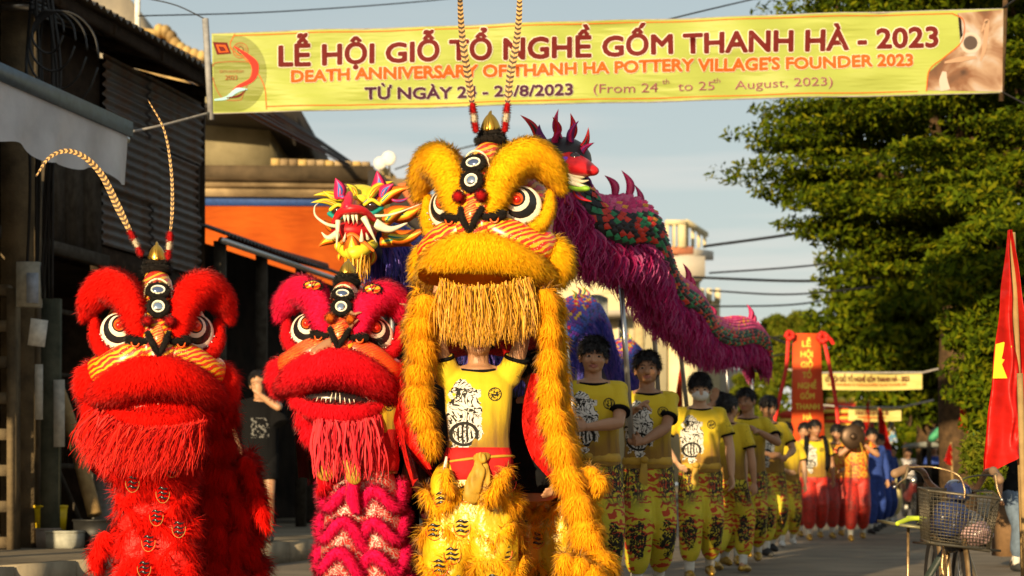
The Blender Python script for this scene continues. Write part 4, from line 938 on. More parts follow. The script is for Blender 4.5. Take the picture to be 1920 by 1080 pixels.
    V, Fq = evald(m, vox*.86, 2); b = MB(); b.add(V, Fq); P_(r, 'body', b, skin)
    if face:
        for sd in (-1, 1):
            q = MB(); q.add(*[f(x) if i == 0 else x for i, (x, f) in enumerate(zip(ell((sd*.029, -.0755, 1.597), (.0145, .008, .0048), seg=12, rings=8), (hT, hT)))]); P_(r, 'eye', q, eye_w)
            q = MB(); v_, f_ = ell((sd*.029, -.0795, 1.597), (.009, .0058, .0056), seg=10, rings=6); q.add(hT(v_), f_); P_(r, 'iris', q, eye_b)
            q = MB(); v_, f_ = rtube([(sd*.012, -.084, 1.613), (sd*.03, -.085, 1.618), (sd*.05, -.07, 1.612)], [.0035, .005, .0025], 6, 7, .6); q.add(hT(v_), f_); P_(r, 'eyebrow', q, hair_m)
        if not mask:
            q = MB(); v_, f_ = rtube([(-.024, -.074, 1.541), (0, -.083, 1.543), (.024, -.074, 1.541)], [.003, .0075, .003], 8, 8); q.add(hT(v_), f_)
            v_, f_ = rtube([(-.02, -.072, 1.535), (0, -.082, 1.533), (.02, -.072, 1.535)], [.003, .007, .003], 8, 8); q.add(hT(v_), f_); P_(r, 'mouth', q, lip_m)
    if mask:
        q = MB(); V, f_ = ell((0, -.042, 1.552), (.064, .062, .05), seg=20, rings=12); V = fold(V, .004, 20); q.add(hT(V), f_); P_(r, 'face_mask', q, mask)
        for sd in (-1, 1):
            q = MB(); q.add(hT(tube([(sd*.055, -.06, 1.575), (sd*.073, -.01, 1.588), (sd*.078, .015, 1.6)], .0018, 5, 8)[0]), tube([(0, 0, 0), (0, 0, 1), (0, 0, 2)], .0018, 5, 8)[1]); P_(r, 'mask_strap', q, mask)
    # hair: a cap cut at the hairline with short locks over it
    if hair:
        c = np.array((0, .02, 1.635)); V, Fq = ell(c, (.083, .1, .094), seg=28, rings=20)
        lim = {'short': .012, 'fringe': -.008, 'long': -.004, 'bun': .03}[hair]
        def ok(P):
            y, z, x = P[:, 1], P[:, 2], np.abs(P[:, 0]); front = z > 1.652+lim+.04*np.clip(x/.08, 0, 1)*(-1); side = z > 1.6-(.03 if hair in ('long', 'bun') else 0); back = z > 1.545
            return np.where(y < -.035, front, np.where(y < .03, side, back))
        kk = ok(V); Fk = Fq[kk[Fq].sum(1) >= 2]; q = MB()
        top = c+np.array((.01, .01, .06))
        def comb(P, Nn):
            d = nrm(P-top)*(1, 1, .3)+np.array((0, -.25 if hair != 'bun' else .8, -.5)); return nrm(d)
        wv = vox < .012
        fur(q, V, Fk, 42000 if wv else 15000, .036 if hair != 'bun' else .022, .003 if wv else .005, comb, .78, 0, .42, 11, int(abs(base[0])*97)+3, base=0)
        q.V = [hT(v) for v in q.V]; P_(r, 'hair', q, hair_m, stuff=True)
        if hair == 'long' or hair == 'bun':
            q = MB(); pts = [(0, .1, 1.66), (0, .12, 1.56), (.02, .11, 1.42), (.03, .1, 1.3)] if hair == 'long' else [(0, .1, 1.66), (0, .135, 1.66), (0, .13, 1.6)]
            v_, f_ = rtube(pts, [.04, .045, .035, .012][:len(pts)], 12, 14); q.add(hT(v_), f_); P_(r, 'hair_tail', q, hair_m)
    # clothes
    if shirt:
        m = MB(); m.add(*loft([(0, 0, .9, .178, .125), (0, 0, .97, .172, .122), (0, 0, 1.08, .163, .115), (0, 0, 1.22, .178, .125), (0, 0, 1.35, .182, .117), (0, .005, 1.41, .14, .09), (0, .01, 1.436, .095, .07)]))
        m.add(*rtube([(-.17, .005, 1.395), (-.09, .015, 1.412)], [.06, .045], 10, 8)); m.add(*rtube([(.17, .005, 1.395), (.09, .015, 1.412)], [.06, .045], 10, 8))
        for sd in (-1, 1):
            k = slv; e = sh[sd]*(1-k)+E[sd]*k
            if long_sleeve: m.add(*tube([sh[sd]-(sd*.03, 0, 0), E[sd], Wp[sd]], [.068, .056, .038], 14, 10))
            else: m.add(*tube([sh[sd]-(sd*.03, 0, 0), e], [.068, .069], 14, 5))
        V, Fq = evald(m, max(.011, vox), 2); V = fold(V, .007, 8, seed=h*9); q = MB(); q.add(V, Fq); P_(r, 'shirt', q, shirt)
        if collar is not None:
            q = MB(); q.add(*tube([(.092*math.cos(a), .0+.074*math.sin(a), 1.437+.014*math.sin(a)) for a in np.linspace(0, 2*PI, 30)], .0095, 6)); P_(r, 'collar', q, collar)
            for sd in (-1, 1):
                k = slv; e = sh[sd]*(1-k)+E[sd]*k; u = nrm(E[sd]-sh[sd]); q = MB(); q.add(*tube([e-u*.004, e+u*.012], [.0705, .0695], 18, None)); P_(r, 'cuff', q, collar)
    if legs and pants:
        m = MB(); m.add(*loft([(0, 0, 1.0, .152, .108), (0, 0, .93, .168, .12), (0, 0, .85, .175, .125), (0, 0, .79, .12, .1)]))
        for sd in (-1, 1):
            hp, kn, an = F_[sd]
            if shorts: m.add(*tube([hp, hp*.35+kn*.65], [.105, .095], 16, 6))
            else: m.add(*tube([hp, (hp+kn)/2, kn, kn*.4+an*.6, kn*.18+an*.82], [.1, .105, .1, .088, .052], 16, 12))
        V, Fq = evald(m, max(.013, vox), 2); V2 = V.copy()
        d = np.array([noise.noise(Vector(p)*9) for p in V*np.array((1, 1, .5))]); sgn = np.sign(V[:, :1])*.1
        V = V+nrm(V*(1, 1, 0)-np.c_[sgn, np.zeros((len(V), 2))])*(d*.012)[:, None]; q = MB(); q.add(V, Fq); P_(r, 'trousers', q, pants)
    if legs:
        for sd in (-1, 1):
            hp, kn, an = F_[sd]
            if socks: q = MB(); q.add(*tube([kn*.22+an*.78, an+(0, .005, -.02)], [.044, .04], 14, 5)); P_(r, 'sock', q, socks)
            if shoes:
                q = MB(); q.add(*rtube([an+(0, .045, -.055), an+(0, -.03, -.05), an+(0, -.11, -.066), an+(0, -.15, -.07)], [.038, .045, .036, .022], 12, 12, .85)); q.add(*rtube([an+(0, .01, -.03), an+(0, -.05, -.04)], [.04, .036], 10, 6)); P_(r, 'shoe', q, shoes)
    if sash:
        q = MB(); V, Fq = loft([(0, 0, .925, .172, .122), (0, 0, .94, .181, .13), (0, 0, .965, .18, .128), (0, 0, .985, .17, .12)], 34); V = fold(V, .006, 16, (1, 1, 3)); q.add(V, Fq); P_(r, 'sash', q, sash)
        if h > 0:
            q = MB(); q.add(*rtube([(-.05, -.135, .96), (-.055, -.15, .88), (-.06, -.145, .8)], [.02, .028, .034], 10, 10, .3, (0, -1, 0))); q.add(*ell((-.05, -.145, .965), (.03, .02, .025))); P_(r, 'sash_knot', q, sash)
    return r
def at(px, Y, z=0): p = W(px, 905, Y); return (p[0], Y, z)
yel_cloth = plain('gold_cloth', (.42, .25, .025), .6, 0, .3, 12, .4)
maskm = plain('mask_cloth', (.6, .6, .58), .85, 0, .08, 30, .2)
# three near marchers
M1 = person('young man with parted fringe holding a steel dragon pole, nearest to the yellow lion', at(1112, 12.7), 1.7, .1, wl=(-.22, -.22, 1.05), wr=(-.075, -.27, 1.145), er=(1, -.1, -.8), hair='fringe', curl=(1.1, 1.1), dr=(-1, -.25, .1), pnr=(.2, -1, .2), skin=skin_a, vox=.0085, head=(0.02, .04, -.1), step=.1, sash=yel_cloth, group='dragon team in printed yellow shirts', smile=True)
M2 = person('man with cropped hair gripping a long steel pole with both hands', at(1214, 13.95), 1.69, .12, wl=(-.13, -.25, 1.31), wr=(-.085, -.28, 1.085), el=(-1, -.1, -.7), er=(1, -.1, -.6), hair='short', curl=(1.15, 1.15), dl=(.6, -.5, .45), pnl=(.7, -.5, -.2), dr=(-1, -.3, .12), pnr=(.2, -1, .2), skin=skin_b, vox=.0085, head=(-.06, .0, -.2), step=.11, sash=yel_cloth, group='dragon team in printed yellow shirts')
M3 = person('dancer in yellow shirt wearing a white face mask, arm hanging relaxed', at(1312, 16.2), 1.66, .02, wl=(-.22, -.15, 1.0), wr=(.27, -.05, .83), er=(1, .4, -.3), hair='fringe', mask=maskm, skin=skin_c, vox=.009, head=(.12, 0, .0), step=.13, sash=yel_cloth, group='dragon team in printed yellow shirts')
G_ = 'dragon team in printed yellow shirts'
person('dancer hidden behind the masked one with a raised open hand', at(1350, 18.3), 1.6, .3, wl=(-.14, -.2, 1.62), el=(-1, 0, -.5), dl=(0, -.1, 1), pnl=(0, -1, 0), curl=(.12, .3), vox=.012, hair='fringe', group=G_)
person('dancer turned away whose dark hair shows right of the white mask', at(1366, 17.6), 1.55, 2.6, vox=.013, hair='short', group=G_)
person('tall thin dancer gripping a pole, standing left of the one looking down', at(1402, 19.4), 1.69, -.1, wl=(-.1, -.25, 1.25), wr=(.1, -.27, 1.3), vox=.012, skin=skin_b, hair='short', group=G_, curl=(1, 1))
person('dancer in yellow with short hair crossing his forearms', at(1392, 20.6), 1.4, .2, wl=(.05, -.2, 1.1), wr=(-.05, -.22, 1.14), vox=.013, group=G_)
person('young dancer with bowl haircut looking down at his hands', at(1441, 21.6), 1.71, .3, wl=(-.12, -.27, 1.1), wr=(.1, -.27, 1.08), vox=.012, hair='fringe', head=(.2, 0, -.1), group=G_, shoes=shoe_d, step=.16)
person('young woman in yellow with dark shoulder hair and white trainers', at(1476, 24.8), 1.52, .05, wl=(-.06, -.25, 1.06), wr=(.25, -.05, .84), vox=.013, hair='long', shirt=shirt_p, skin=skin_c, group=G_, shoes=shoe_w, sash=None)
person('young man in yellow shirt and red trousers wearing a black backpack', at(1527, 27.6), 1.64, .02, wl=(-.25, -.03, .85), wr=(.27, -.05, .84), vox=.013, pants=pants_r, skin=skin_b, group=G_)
person('person half hidden behind the backpack wearer, dark hair showing', at(1508, 29.5), 1.66, .1, vox=.015, pants=pants_r, shirt=shirt_p, group=G_)
red_sh = brocade('red_yellow_shirt', (.55, .04, .015), (.65, .42, .03), .5, 9, 0)
person('performer in red and yellow costume walking right of the backpack wearer', at(1568, 28.6), 1.61, .1, wr=(.05, -.25, 1.05), vox=.014, shirt=red_sh, pants=pants_r, hair='fringe', group='performers in red costume')
drummer = person('performer in red costume lifting a dark round gong before the face', at(1606, 27.2), 1.62, -.05, wl=(-.06, -.24, 1.4), wr=(.08, -.24, 1.38), vox=.013, shirt=red_sh, pants=pants_r, hair='short', group='performers in red costume', curl=(.9, .9))
person('person with short dark hair standing behind the red performers', at(1587, 31), 1.65, 0, vox=.015, shirt=red_sh, pants=pants_r, group='performers in red costume')
t = thing('gong', 'dark round gong held up in front of the rightmost red performer', 'gong', at(1598, 26.8, 1.4)); c = np.array(at(1599, 26.85, 1.42))
m = MB(); m.add(*ell(c, (.17, .045, .17), seg=24, rings=12)); m.build('disc', plain('dark_bronze', (.06, .035, .02), .4, .6), t)
m = MB(); m.add(*ell(c-(0, .05, 0), (.05, .03, .05), seg=12, rings=8)); m.build('boss', plain('dark_bronze', (.06, .035, .02), .4, .6), t)
m = MB(); m.add(*rtube([c+(.1, -.04, -.1), c+(.16, -.05, -.35), c+(.22, -.05, -.55)], [.02, .035, .02], 8, 8, .3)); m.build('ribbon', yel_cloth, t)
bp = thing('backpack', 'black backpack whose straps cross the yellow shirt of the man in red trousers', 'backpack', at(1527, 27.75, 1.0)); c = np.array(at(1527, 27.6, 0))
for sd in (-1, 1):
    m = MB(); m.add(*rtube([c+(sd*.1, .12, 1.42), c+(sd*.12, -.06, 1.44), c+(sd*.14, -.15, 1.3), c+(sd*.16, -.13, 1.05), c+(sd*.16, 0, .95)], .03, 8, 16, .3)); m.build('strap', black_c, bp)
m = MB(); m.add(*ell(c+(0, .2, 1.2), (.16, .09, .22))); m.build('bag', black_c, bp)
blue_c = plain('blue_cloth', (.02, .05, .25), .8)
for px, Y, h_, lab in ((1636, 31, 1.62, 'person in royal blue clothes behind the red performers'), (1650, 34, 1.6, 'second person in blue standing under the tall red flags'), (1664, 37, 1.5, 'person in blue beside the multicolour flag')):
    person(lab, at(px, Y), h_, .3, vox=.016, shirt=blue_c, pants=blue_c, shoes=shoe_d, group='people in blue costumes', long_sleeve=True, collar=None)
pale_y = plain('pale_yellow_cloth', (.65, .55, .25), .7)
person('person in pale yellow costume lit by the sun at the end of the procession', at(1674, 40), 1.5, .2, vox=.016, shirt=pale_y, pants=pale_y, shoes=shoe_w, long_sleeve=True, collar=None, hair='bun')
person('dark figure standing beside the stall roof post', at(1752, 38), 1.55, .4, vox=.016, shirt=blue_c, pants=black_c, shoes=shoe_d, collar=None)
person('dark figure in denim trousers below the stall roof', at(1808, 33), 1.6, -.4, vox=.016, shirt=black_c, pants=plain('denim', (.1, .14, .2), .8), shoes=shoe_w, collar=None)
person('bystander in red top next to the stall', at(1790, 35), 1.6, .1, vox=.016, shirt=plain('dull_red', (.25, .03, .02), .8), pants=black_c, shoes=shoe_d, collar=None)
person('bystander in dark clothes sitting out at the right edge behind the red flag', at(1904, 18), 1.35, .5, vox=.013, shirt=black_c, pants=plain('denim', (.1, .14, .2), .8), shoes=shoe_d, collar=None)
# woman on the pavement
wt = person('woman in black top and shorts covering her face with one hand on the pavement', W(487, 905, 19.5)*(1, 1, 0)+(0, 0, .2), 1.66, .15, wl=(-.2, -.12, .95), wr=(-.01, -.17, 1.49), er=(1, -.5, -.7), dr=(-.1, -.05, 1), pnr=(0, 1, 0), curl=(.3, .3), shirt=None, pants=black_c, hair='bun', skin=skin_a, shorts=True, vox=.0095, shoes=shoe_d, socks=None, step=.05)
g = N('black_print_shirt'); x, y, z = g.xyz(); msk = g.math('MULTIPLY', g.math('LESS_THAN', g.math('ABSOLUTE', x), .09), g.math('LESS_THAN', g.math('ABSOLUTE', g.math('SUBTRACT', z, 1.16)), .1)); msk = g.math('MULTIPLY', msk, g.math('LESS_THAN', y, 0))
g.col(g.mix(g.math('MULTIPLY', msk, g.math('GREATER_THAN', g.noise(32, 3), .53)), (.008, .008, .009), (.13, .13, .13))); bs = g.set(.95, 0, .03)
m = MB(); m.add(*loft([(0, 0, .8, .19, .14), (0, 0, 1.0, .185, .13), (0, 0, 1.22, .185, .13), (0, 0, 1.36, .18, .115), (0, .01, 1.44, .1, .07)])); m.add(*rtube([(-.17, .005, 1.385), (0, .015, 1.425), (.17, .005, 1.385)], [.065, .06, .065], 10, 8))
for sd, e in ((-1, (-.24, -.02, 1.17)), (1, (.21, -.1, 1.2))): m.add(*tube([(sd*.15, .005, 1.39), e], [.07, .085], 14, 6))
V, Fq = evald(m, .012, 2); V = fold(V, .01, 7); q = MB(); q.add(V, Fq); P_(wt, 'shirt', q, bs)
# motorbike and rider far down the street
mbk = thing('motorbike', 'small dark motorbike coming up the street in the distance', 'motorbike', at(1706, 46)); c = np.array(at(1706, 46))
def wheel(m_, c, r_, w_, ax=(1, 0, 0), seg=28):
    ax = np.array(ax, float); u = nrm(np.cross(ax, (0, 0, 1))); v = np.array((0, 0, 1.)); m_.add(*tube([c+u*math.cos(a)*r_+v*math.sin(a)*r_ for a in np.linspace(0, 2*PI, seg+1)], w_, 8))
for dy in (-.55, .6): m = MB(); wheel(m, c+(0, dy, .28), .26, .045); m.build('wheel', black_rubber, mbk)
m = MB(); m.add(*rtube([c+(0, -.45, .75), c+(0, -.2, .5), c+(0, .3, .55), c+(0, .7, .75)], [.1, .14, .17, .08], 10, 12)); m.build('body', plain('dark_red_paint', (.12, .02, .02), .3), mbk)
m = MB(); m.add(*rtube([c+(-.33, -.3, 1.0), c+(0, -.42, .95), c+(.33, -.3, 1.0)], .02, 8, 10)); m.build('handlebar', black_rubber, mbk)
m = MB(); m.add(*ell(c+(0, -.52, .85), (.09, .06, .08))); m.build('headlight', steel, mbk)
person('motorbike rider in pale shirt and cap in the distance', (c[0], 46.2, .12), 1.45, 0, wl=(-.3, -.42, 1.05), wr=(.3, -.42, 1.05), vox=.016, shirt=plain('pale_shirt', (.4, .38, .38), .8), pants=black_c, shoes=shoe_d, step=.25, hair='short', collar=None)

# ================================================================ FLAGS, SIGN, STALLS
flag_red = bn_mat('flag_red', (.55, .012, .008), .22); flag_yel = flat('star_yellow', (.75, .55, .03))
def droop_flag(label, top, bottom, Y, wpx, hpx, side=-1, mat=None, star=True, seed=0, polemat=None, pole_r=.016, cat='flag', nm='flag', fold_n=3.2, start=0., group=None, star_at=(.5, .47), star_r=.12, amp=1.):
    mat = mat or flag_red; a = W(*top, Y); b = W(*bottom, Y); t = thing(nm, label, cat, (b[0], Y, 0), group)
    m = MB(); m.add(*tube([a+(0, 0, .02), b], pole_r, 8)); m.build('pole', polemat or bamboo, t)
    s_ = F/Y; g = np.random.default_rng(seed); ph = g.uniform(0, 6)
    def f(u, v, lift=0.):
        px = top[0]+(bottom[0]-top[0])*min(1, v*hpx/max(1, bottom[1]-top[1])); wv = wpx*(.12+.88*v**.75)*(1-.25*max(0, v-.8))
        x = px+side*(start+u*wv); yy = top[1]+hpx*(v*(1-.16*u*(v))+.08*u*v*math.sin(u*7+ph))
        p = W(x, yy, Y); p[1] += amp*.035*(.3+v)*math.sin(u*fold_n*2*PI+ph+v*1.6)+.012*math.sin(v*17+u*5)-.02-lift; return p
    m = MB(); m.add(*grid(lambda v, u: f(u, v), 60, 44)); m.build('cloth', mat, t)
    if star:
        cu, cv = star_at; V = [f(cu, cv, .006)]
        for i in range(10):
            r_ = star_r*(1 if i % 2 == 0 else .4); an = -PI/2+i*PI/5; V.append(f(min(1, max(0, cu+math.cos(an)*r_*2.0)), cv+math.sin(an)*r_, .012))
        m = MB(); m.add(np.array(V), [(0, i+1, (i+1) % 10+1) for i in range(10)]); m.build('star', flag_yel, t, False)
    return t
# near flag: furled, hanging from its pole at the right edge
nf = thing('flag', 'large near red flag with part of a yellow star hanging at the right edge', 'flag', W(1915, 905, 9.2)*(1, 1, 0))
m = MB(); m.add(*tube([W(1922, 1150, 9.2), W(1908, 690, 9.2), W(1898, 436, 9.2)], .0145, 10)); m.build('pole', bamboo, nf)
def nff(u, v, lift=0.):
    """u 0 at the pole .. 1 at the free left edge, v down"""
    left = np.interp(v, [0, .1, .3, .5, .62, .8, .93, 1], [1889, 1884, 1876, 1867, 1862, 1853, 1846, 1846]); right = np.interp(v, [0, .1, .3, .6, 1], [1896, 1904, 1922, 1950, 1975])
    yb = 432+v*462-(max(0, v-.5)*2)**2*(85*u**0*(1-u)+0)+0
    x = right+(left-right)*u; p = W(x, yb, 9.2)
    p[1] += (.02+.06*v)*math.sin(u*14+v*1.8+.6+1.3*math.sin(u*5))+.012*noise.noise(Vector((u*9, v*7, 0)))*3*v+.01*math.sin(v*23+u*9)-.02-lift; return p
m = MB(); m.add(*grid(lambda v, u: nff(u, v), 110, 80)); m.build('cloth', flag_red, nf)
def inv_star(): return [(1850, 700), (1853, 652), (1864, 648), (1876, 652), (1868, 668), (1880, 690), (1872, 696), (1862, 690)]
def star_pts():
    V = []; F2 = []
    pts = [(.99, .46), (.99, .6), (.78, .605), (.86, .545), (.70, .475), (.87, .455)]
    c = (.9, .53)
    for u, v in [c]+pts: V.append(nff(u, v, .006))
    return np.array(V), [(0, i+1, (i+1) % 6+1) for i in range(6)]
m = MB(); m.add(*star_pts()); m.build('star', flag_yel, nf, False)
fr2 = flat('flag_orange_red', (.6, .04, .012))
for i, (x, y, w_, h_, Y, lab) in enumerate(((1629, 752, 14, 120, 44, 'tall furled red flag left of the pair at the street\'s end'), (1647, 766, 17, 112, 43, 'tall furled red flag beside the multicolour flag'), (1612, 775, 18, 60, 46, 'shorter red flag held low beside the gate'), (1638, 790, 12, 80, 45, 'small red flag between the two tall furled ones'))):
    droop_flag(lab, (x, y), (x+2, 905+.8*F/Y*.3), Y-8, w_*1.5, h_, -1 if i != 1 else 1, flag_red, False, i, group='red flags at the end of the street')
g = N('rainbow_cloth'); g.col(g.ramp(g.noise(3.2, 1, g.map((2, 1, 1)), dist=1), [(.3, (.6, .05, .02)), (.42, (.7, .45, .05)), (.5, (.5, .5, .5)), (.57, (.1, .3, .5)), (.7, (.65, .1, .03))], 'CONSTANT')); rb = g.set(.8)
droop_flag('multicolour festival flag on a slanting pole at the street\'s end', (1668, 776), (1652, 905), 42, 22, 60, 1, rb, False, 9)
droop_flag('red flag with yellow star on a stick above the stall roof', (1813, 700), (1818, 905), 26, 22, 115, -1, flag_red, True, 3, star_at=(.5, .45), star_r=.1, fold_n=1.6)
droop_flag('small low red flag in front of the stalls', (1783, 832), (1787, 930), 27, 15, 42, -1, flag_red, False, 5)
droop_flag('small orange-red pennant behind the man with the steel pole', (1277, 688), (1279, 905), 24, 14, 90, -1, fr2, False, 6)
# red vertical sign with rosettes
vs = thing('vertical_sign', 'tall red vertical sign with yellow lettering and red rosettes carried in the procession', 'sign', W(1515, 905, 30)*(1, 1, 0)); VY = 30.
red_fab = plain('red_fabric', (.55, .02, .012), .6, 0, .2, 9, .3)
g = N('sign_red'); x, y, z = g.xyz(); g.col(g.mix(g.noise(3, 3), (.6, .04, .012), (.8, .13, .03))); sred = g.set(.5, 0, .3)
m = MB(); m.add(*slab([(W(x, y, VY)[0], W(x, y, VY)[2]) for x, y in ((1487, 625), (1484, 835), (1547, 835), (1538, 625))], VY, VY+.06)); m.build('board', sred, vs, False)
m = MB()
for i, wd_ in enumerate(('LỄ', 'HỘI', 'GIỖ', 'TỔ', 'NGHỀ', 'GỐM', 'THANH', 'HÀ', '2023')):
    y = 650+i*19.6; hw = {2: 9, 3: 11, 4: 18, 5: 23}[len(wd_)]; hw = {'NGHỀ': 17, 'GỐM': 13, 'THANH': 22, 'HỘI': 11, 'GIỖ': 11, '2023': 16}.get(wd_, 8)
    text_on(m, wd_, lambda a, b, l: W(a, b, VY)-np.array((0, .012+l, 0)), (1512-hw+i*.3, y), (1512+hw+i*.3, y), 10.5, .03)
m.build('lettering', flat('sign_letter', (.8, .6, .08)), vs, False, stuff=True)
for x, y, r_ in ((1480, 629, 11), (1542, 633, 13)):
    m = MB(); c = W(x, y, VY-.08); rr = r_/F*VY
    for k in range(9): a = k*2.4; m.add(*ell(c+np.array((math.cos(a)*rr*.55, -.02*(k % 3), math.sin(a)*rr*.55)), (rr*.5, .05, rr*.4), rotm(0, a, 0), 8, 6))
    m.build('rosette', red_fab, vs)
for pts in (((1478, 636), (1474, 690), (1462, 745), (1452, 790)), ((1545, 640), (1556, 690), (1566, 745), (1572, 800)), ((1550, 630), (1557, 636), (1562, 644))):
    m = MB(); m.add(*rtube([W(*p, VY-.1-.1*i) for i, p in enumerate(pts)], .03, 8, 16, .3, (0, 1, 0))); m.build('ribbon', red_fab, vs)
for x in (1492, 1540): m = MB(); m.add(*tube([W(x, 830, VY+.1), W(x, 905, VY+.1)], .02, 8)); m.build('handle', bamboo, vs)
# stalls at the right
st = thing('market_stall', 'roadside stall with beige canopy and green edged roof under the trees', 'stall', W(1790, 905, 36)*(1, 1, 0))
cv = plain('beige_canvas', (.35, .3, .2), .8); grn = plain('green_trim', (.05, .3, .15), .6)
pxpoly([(1772, 826), (1778, 805), (1790, 796), (1812, 812), (1822, 824)], 35.6, 1.6, cv, 'canopy', st); pxpoly([(1784, 800), (1786, 774), (1802, 760), (1804, 800)], 35.5, .3, plain('white_tarp', (.5, .5, .48), .8), 'tarp', st)
m = MB(); m.add(*rtube([W(1748, 822, 35.3), W(1765, 805, 35.3), W(1785, 796, 35.3)], .07, 8, 10)); m.build('edge', grn, st)
m = MB(); m.add(*rtube([W(1810, 816, 35.2), W(1832, 813, 35.2)], .1, 8, 8)); m.build('edge', grn, st)
pxpoly([(1728, 836), (1738, 828), (1775, 830), (1775, 838)], 36.5, 2, plain('grey_tarp', (.16, .17, .16), .7), 'side_canopy', st)
for x in (1742, 1775, 1826): m = MB(); m.add(*bar(W(x, 905, 35.5)*(1, 1, 0), W(x, 826, 35.5), .07)); m.build('post', grey_wood, st, False)
pxpoly([(1740, 905), (1740, 870), (1826, 870), (1826, 905)], 36, 1, black_void, 'counter', st)
pxpoly([(1730, 905), (1730, 832), (1850, 832), (1850, 905)], 38.5, .2, black_void, 'shade_backing', st)  # dark sheet put in for the shade under the trees
t = tub(W(1902, 905, 19)*(1, 1, 0)+(0, 0, .1), .36, .35, .5, .02, plain('old_board', (.16, .09, .04), .8), 'brown wooden box table standing by the right edge behind the flagpole', 'box', 'wooden_box')
# ================================================================ LION COSTUMES
FY = (fur_mat('fur_gold', (1., .60, .008), (.9, .42, .004)), fur_mat('fur_gold_deep', (.98, .52, .012), (.78, .30, .006)))
FR = (fur_mat('fur_red', (.95, .012, .004), (.7, .005, .002)), fur_mat('fur_red_deep', (.85, .010, .004), (.55, .004, .002)))
FPB = fur_mat('fur_crimson_pink', (.95, .014, .11), (.68, .006, .05)); FP = (fur_mat('fur_crimson', (.95, .012, .03), (.7, .005, .015)), fur_mat('fur_pink', (.98, .010, .14), (.75, .005, .08)))
fur_blk = fur_mat('fur_black', (.02, .016, .014), (.006, .005, .005)); fur_whi = fur_mat('fur_white', (.75, .66, .5), (.5, .42, .3)); fur_dred = fur_mat('fur_dark_red', (.5, .01, .012), (.3, .005, .006))
mirror_m = plain('mirror', (.75, .76, .78), .06, 1, .05, 3, 0); mirror_b = plain('blue_mirror', (.25, .3, .45), .12, .9, .1, 3, 0)
rim_w = plain('cream_trim', (.75, .66, .42), .5, 0, .1, 20, 0); lac_k = plain('black_lacquer', (.012, .012, .014), .25, 0, .1, 20, 0, .5); lac_w = plain('cream_lacquer', (.78, .74, .6), .35, 0, .06, 20, 0, .4)
lac_o = plain('orange_lacquer', (.7, .1, .01), .25, 0, .1, 20, 0, .5); lac_r = plain('red_lacquer', (.6, .02, .01), .2, 0, .1, 20, 0, .5); gold_m = plain('gold_metal', (.65, .38, .06), .28, .9, .15, 20, .05)
def paint_mat(name, base, flame, line, sc=1.):
    """hand painted flames with outlines and dots"""
    g = N(name); w_ = g.wave(7*sc, 4.5, 1.4, g.map((1, 1, 1.5), (0, .6, .3)), 'Z', detail=1); w2 = g.wave(16*sc, 6, 1.2, g.map((1, 1, 1), (0, -.5, 0)), 'X', detail=2)
    c = g.mix(g.math('GREATER_THAN', w_, .5), base, flame); c = g.mix(g.math('LESS_THAN', g.math('ABSOLUTE', g.math('SUBTRACT', w_, .5)), .07), c, (.02, .015, .01))
    c = g.mix(g.math('LESS_THAN', g.math('ABSOLUTE', g.math('SUBTRACT', w2, .62)), .022), c, line); d = g.voro(70*sc); c = g.mix(g.math('MULTIPLY', g.math('LESS_THAN', d, .22), g.math('GREATER_THAN', g.noise(6), .56)), c, line)
    g.col(c); return g.set(.3, 0, .5)
face_y = paint_mat('painted_face_red_yellow', (.55, .02, .006), (.7, .36, .01), (.75, .65, .45)); face_o = paint_mat('painted_face_orange', (.62, .09, .015), (.55, .03, .01), (.75, .62, .35), 1.2)
stripe_y = paint_mat('painted_flame_panel', (.72, .36, .005), (.62, .015, .004), (.7, .6, .3), 1.3)
satin_y = plain('yellow_satin', (.64, .40, .01), .36, .05, .35, 4, .7, .6, .035); satin_r = plain('red_satin', (.62, .012, .008), .55, 0, .35, 7, .8, .3, .04); lining = plain('dark_red_lining', (.12, .006, .006), .8, 0, .3, 6, .3)
red_sash = plain('red_sash', (.5, .015, .015), .8, 0, .3, 12, .5, .2, .01)

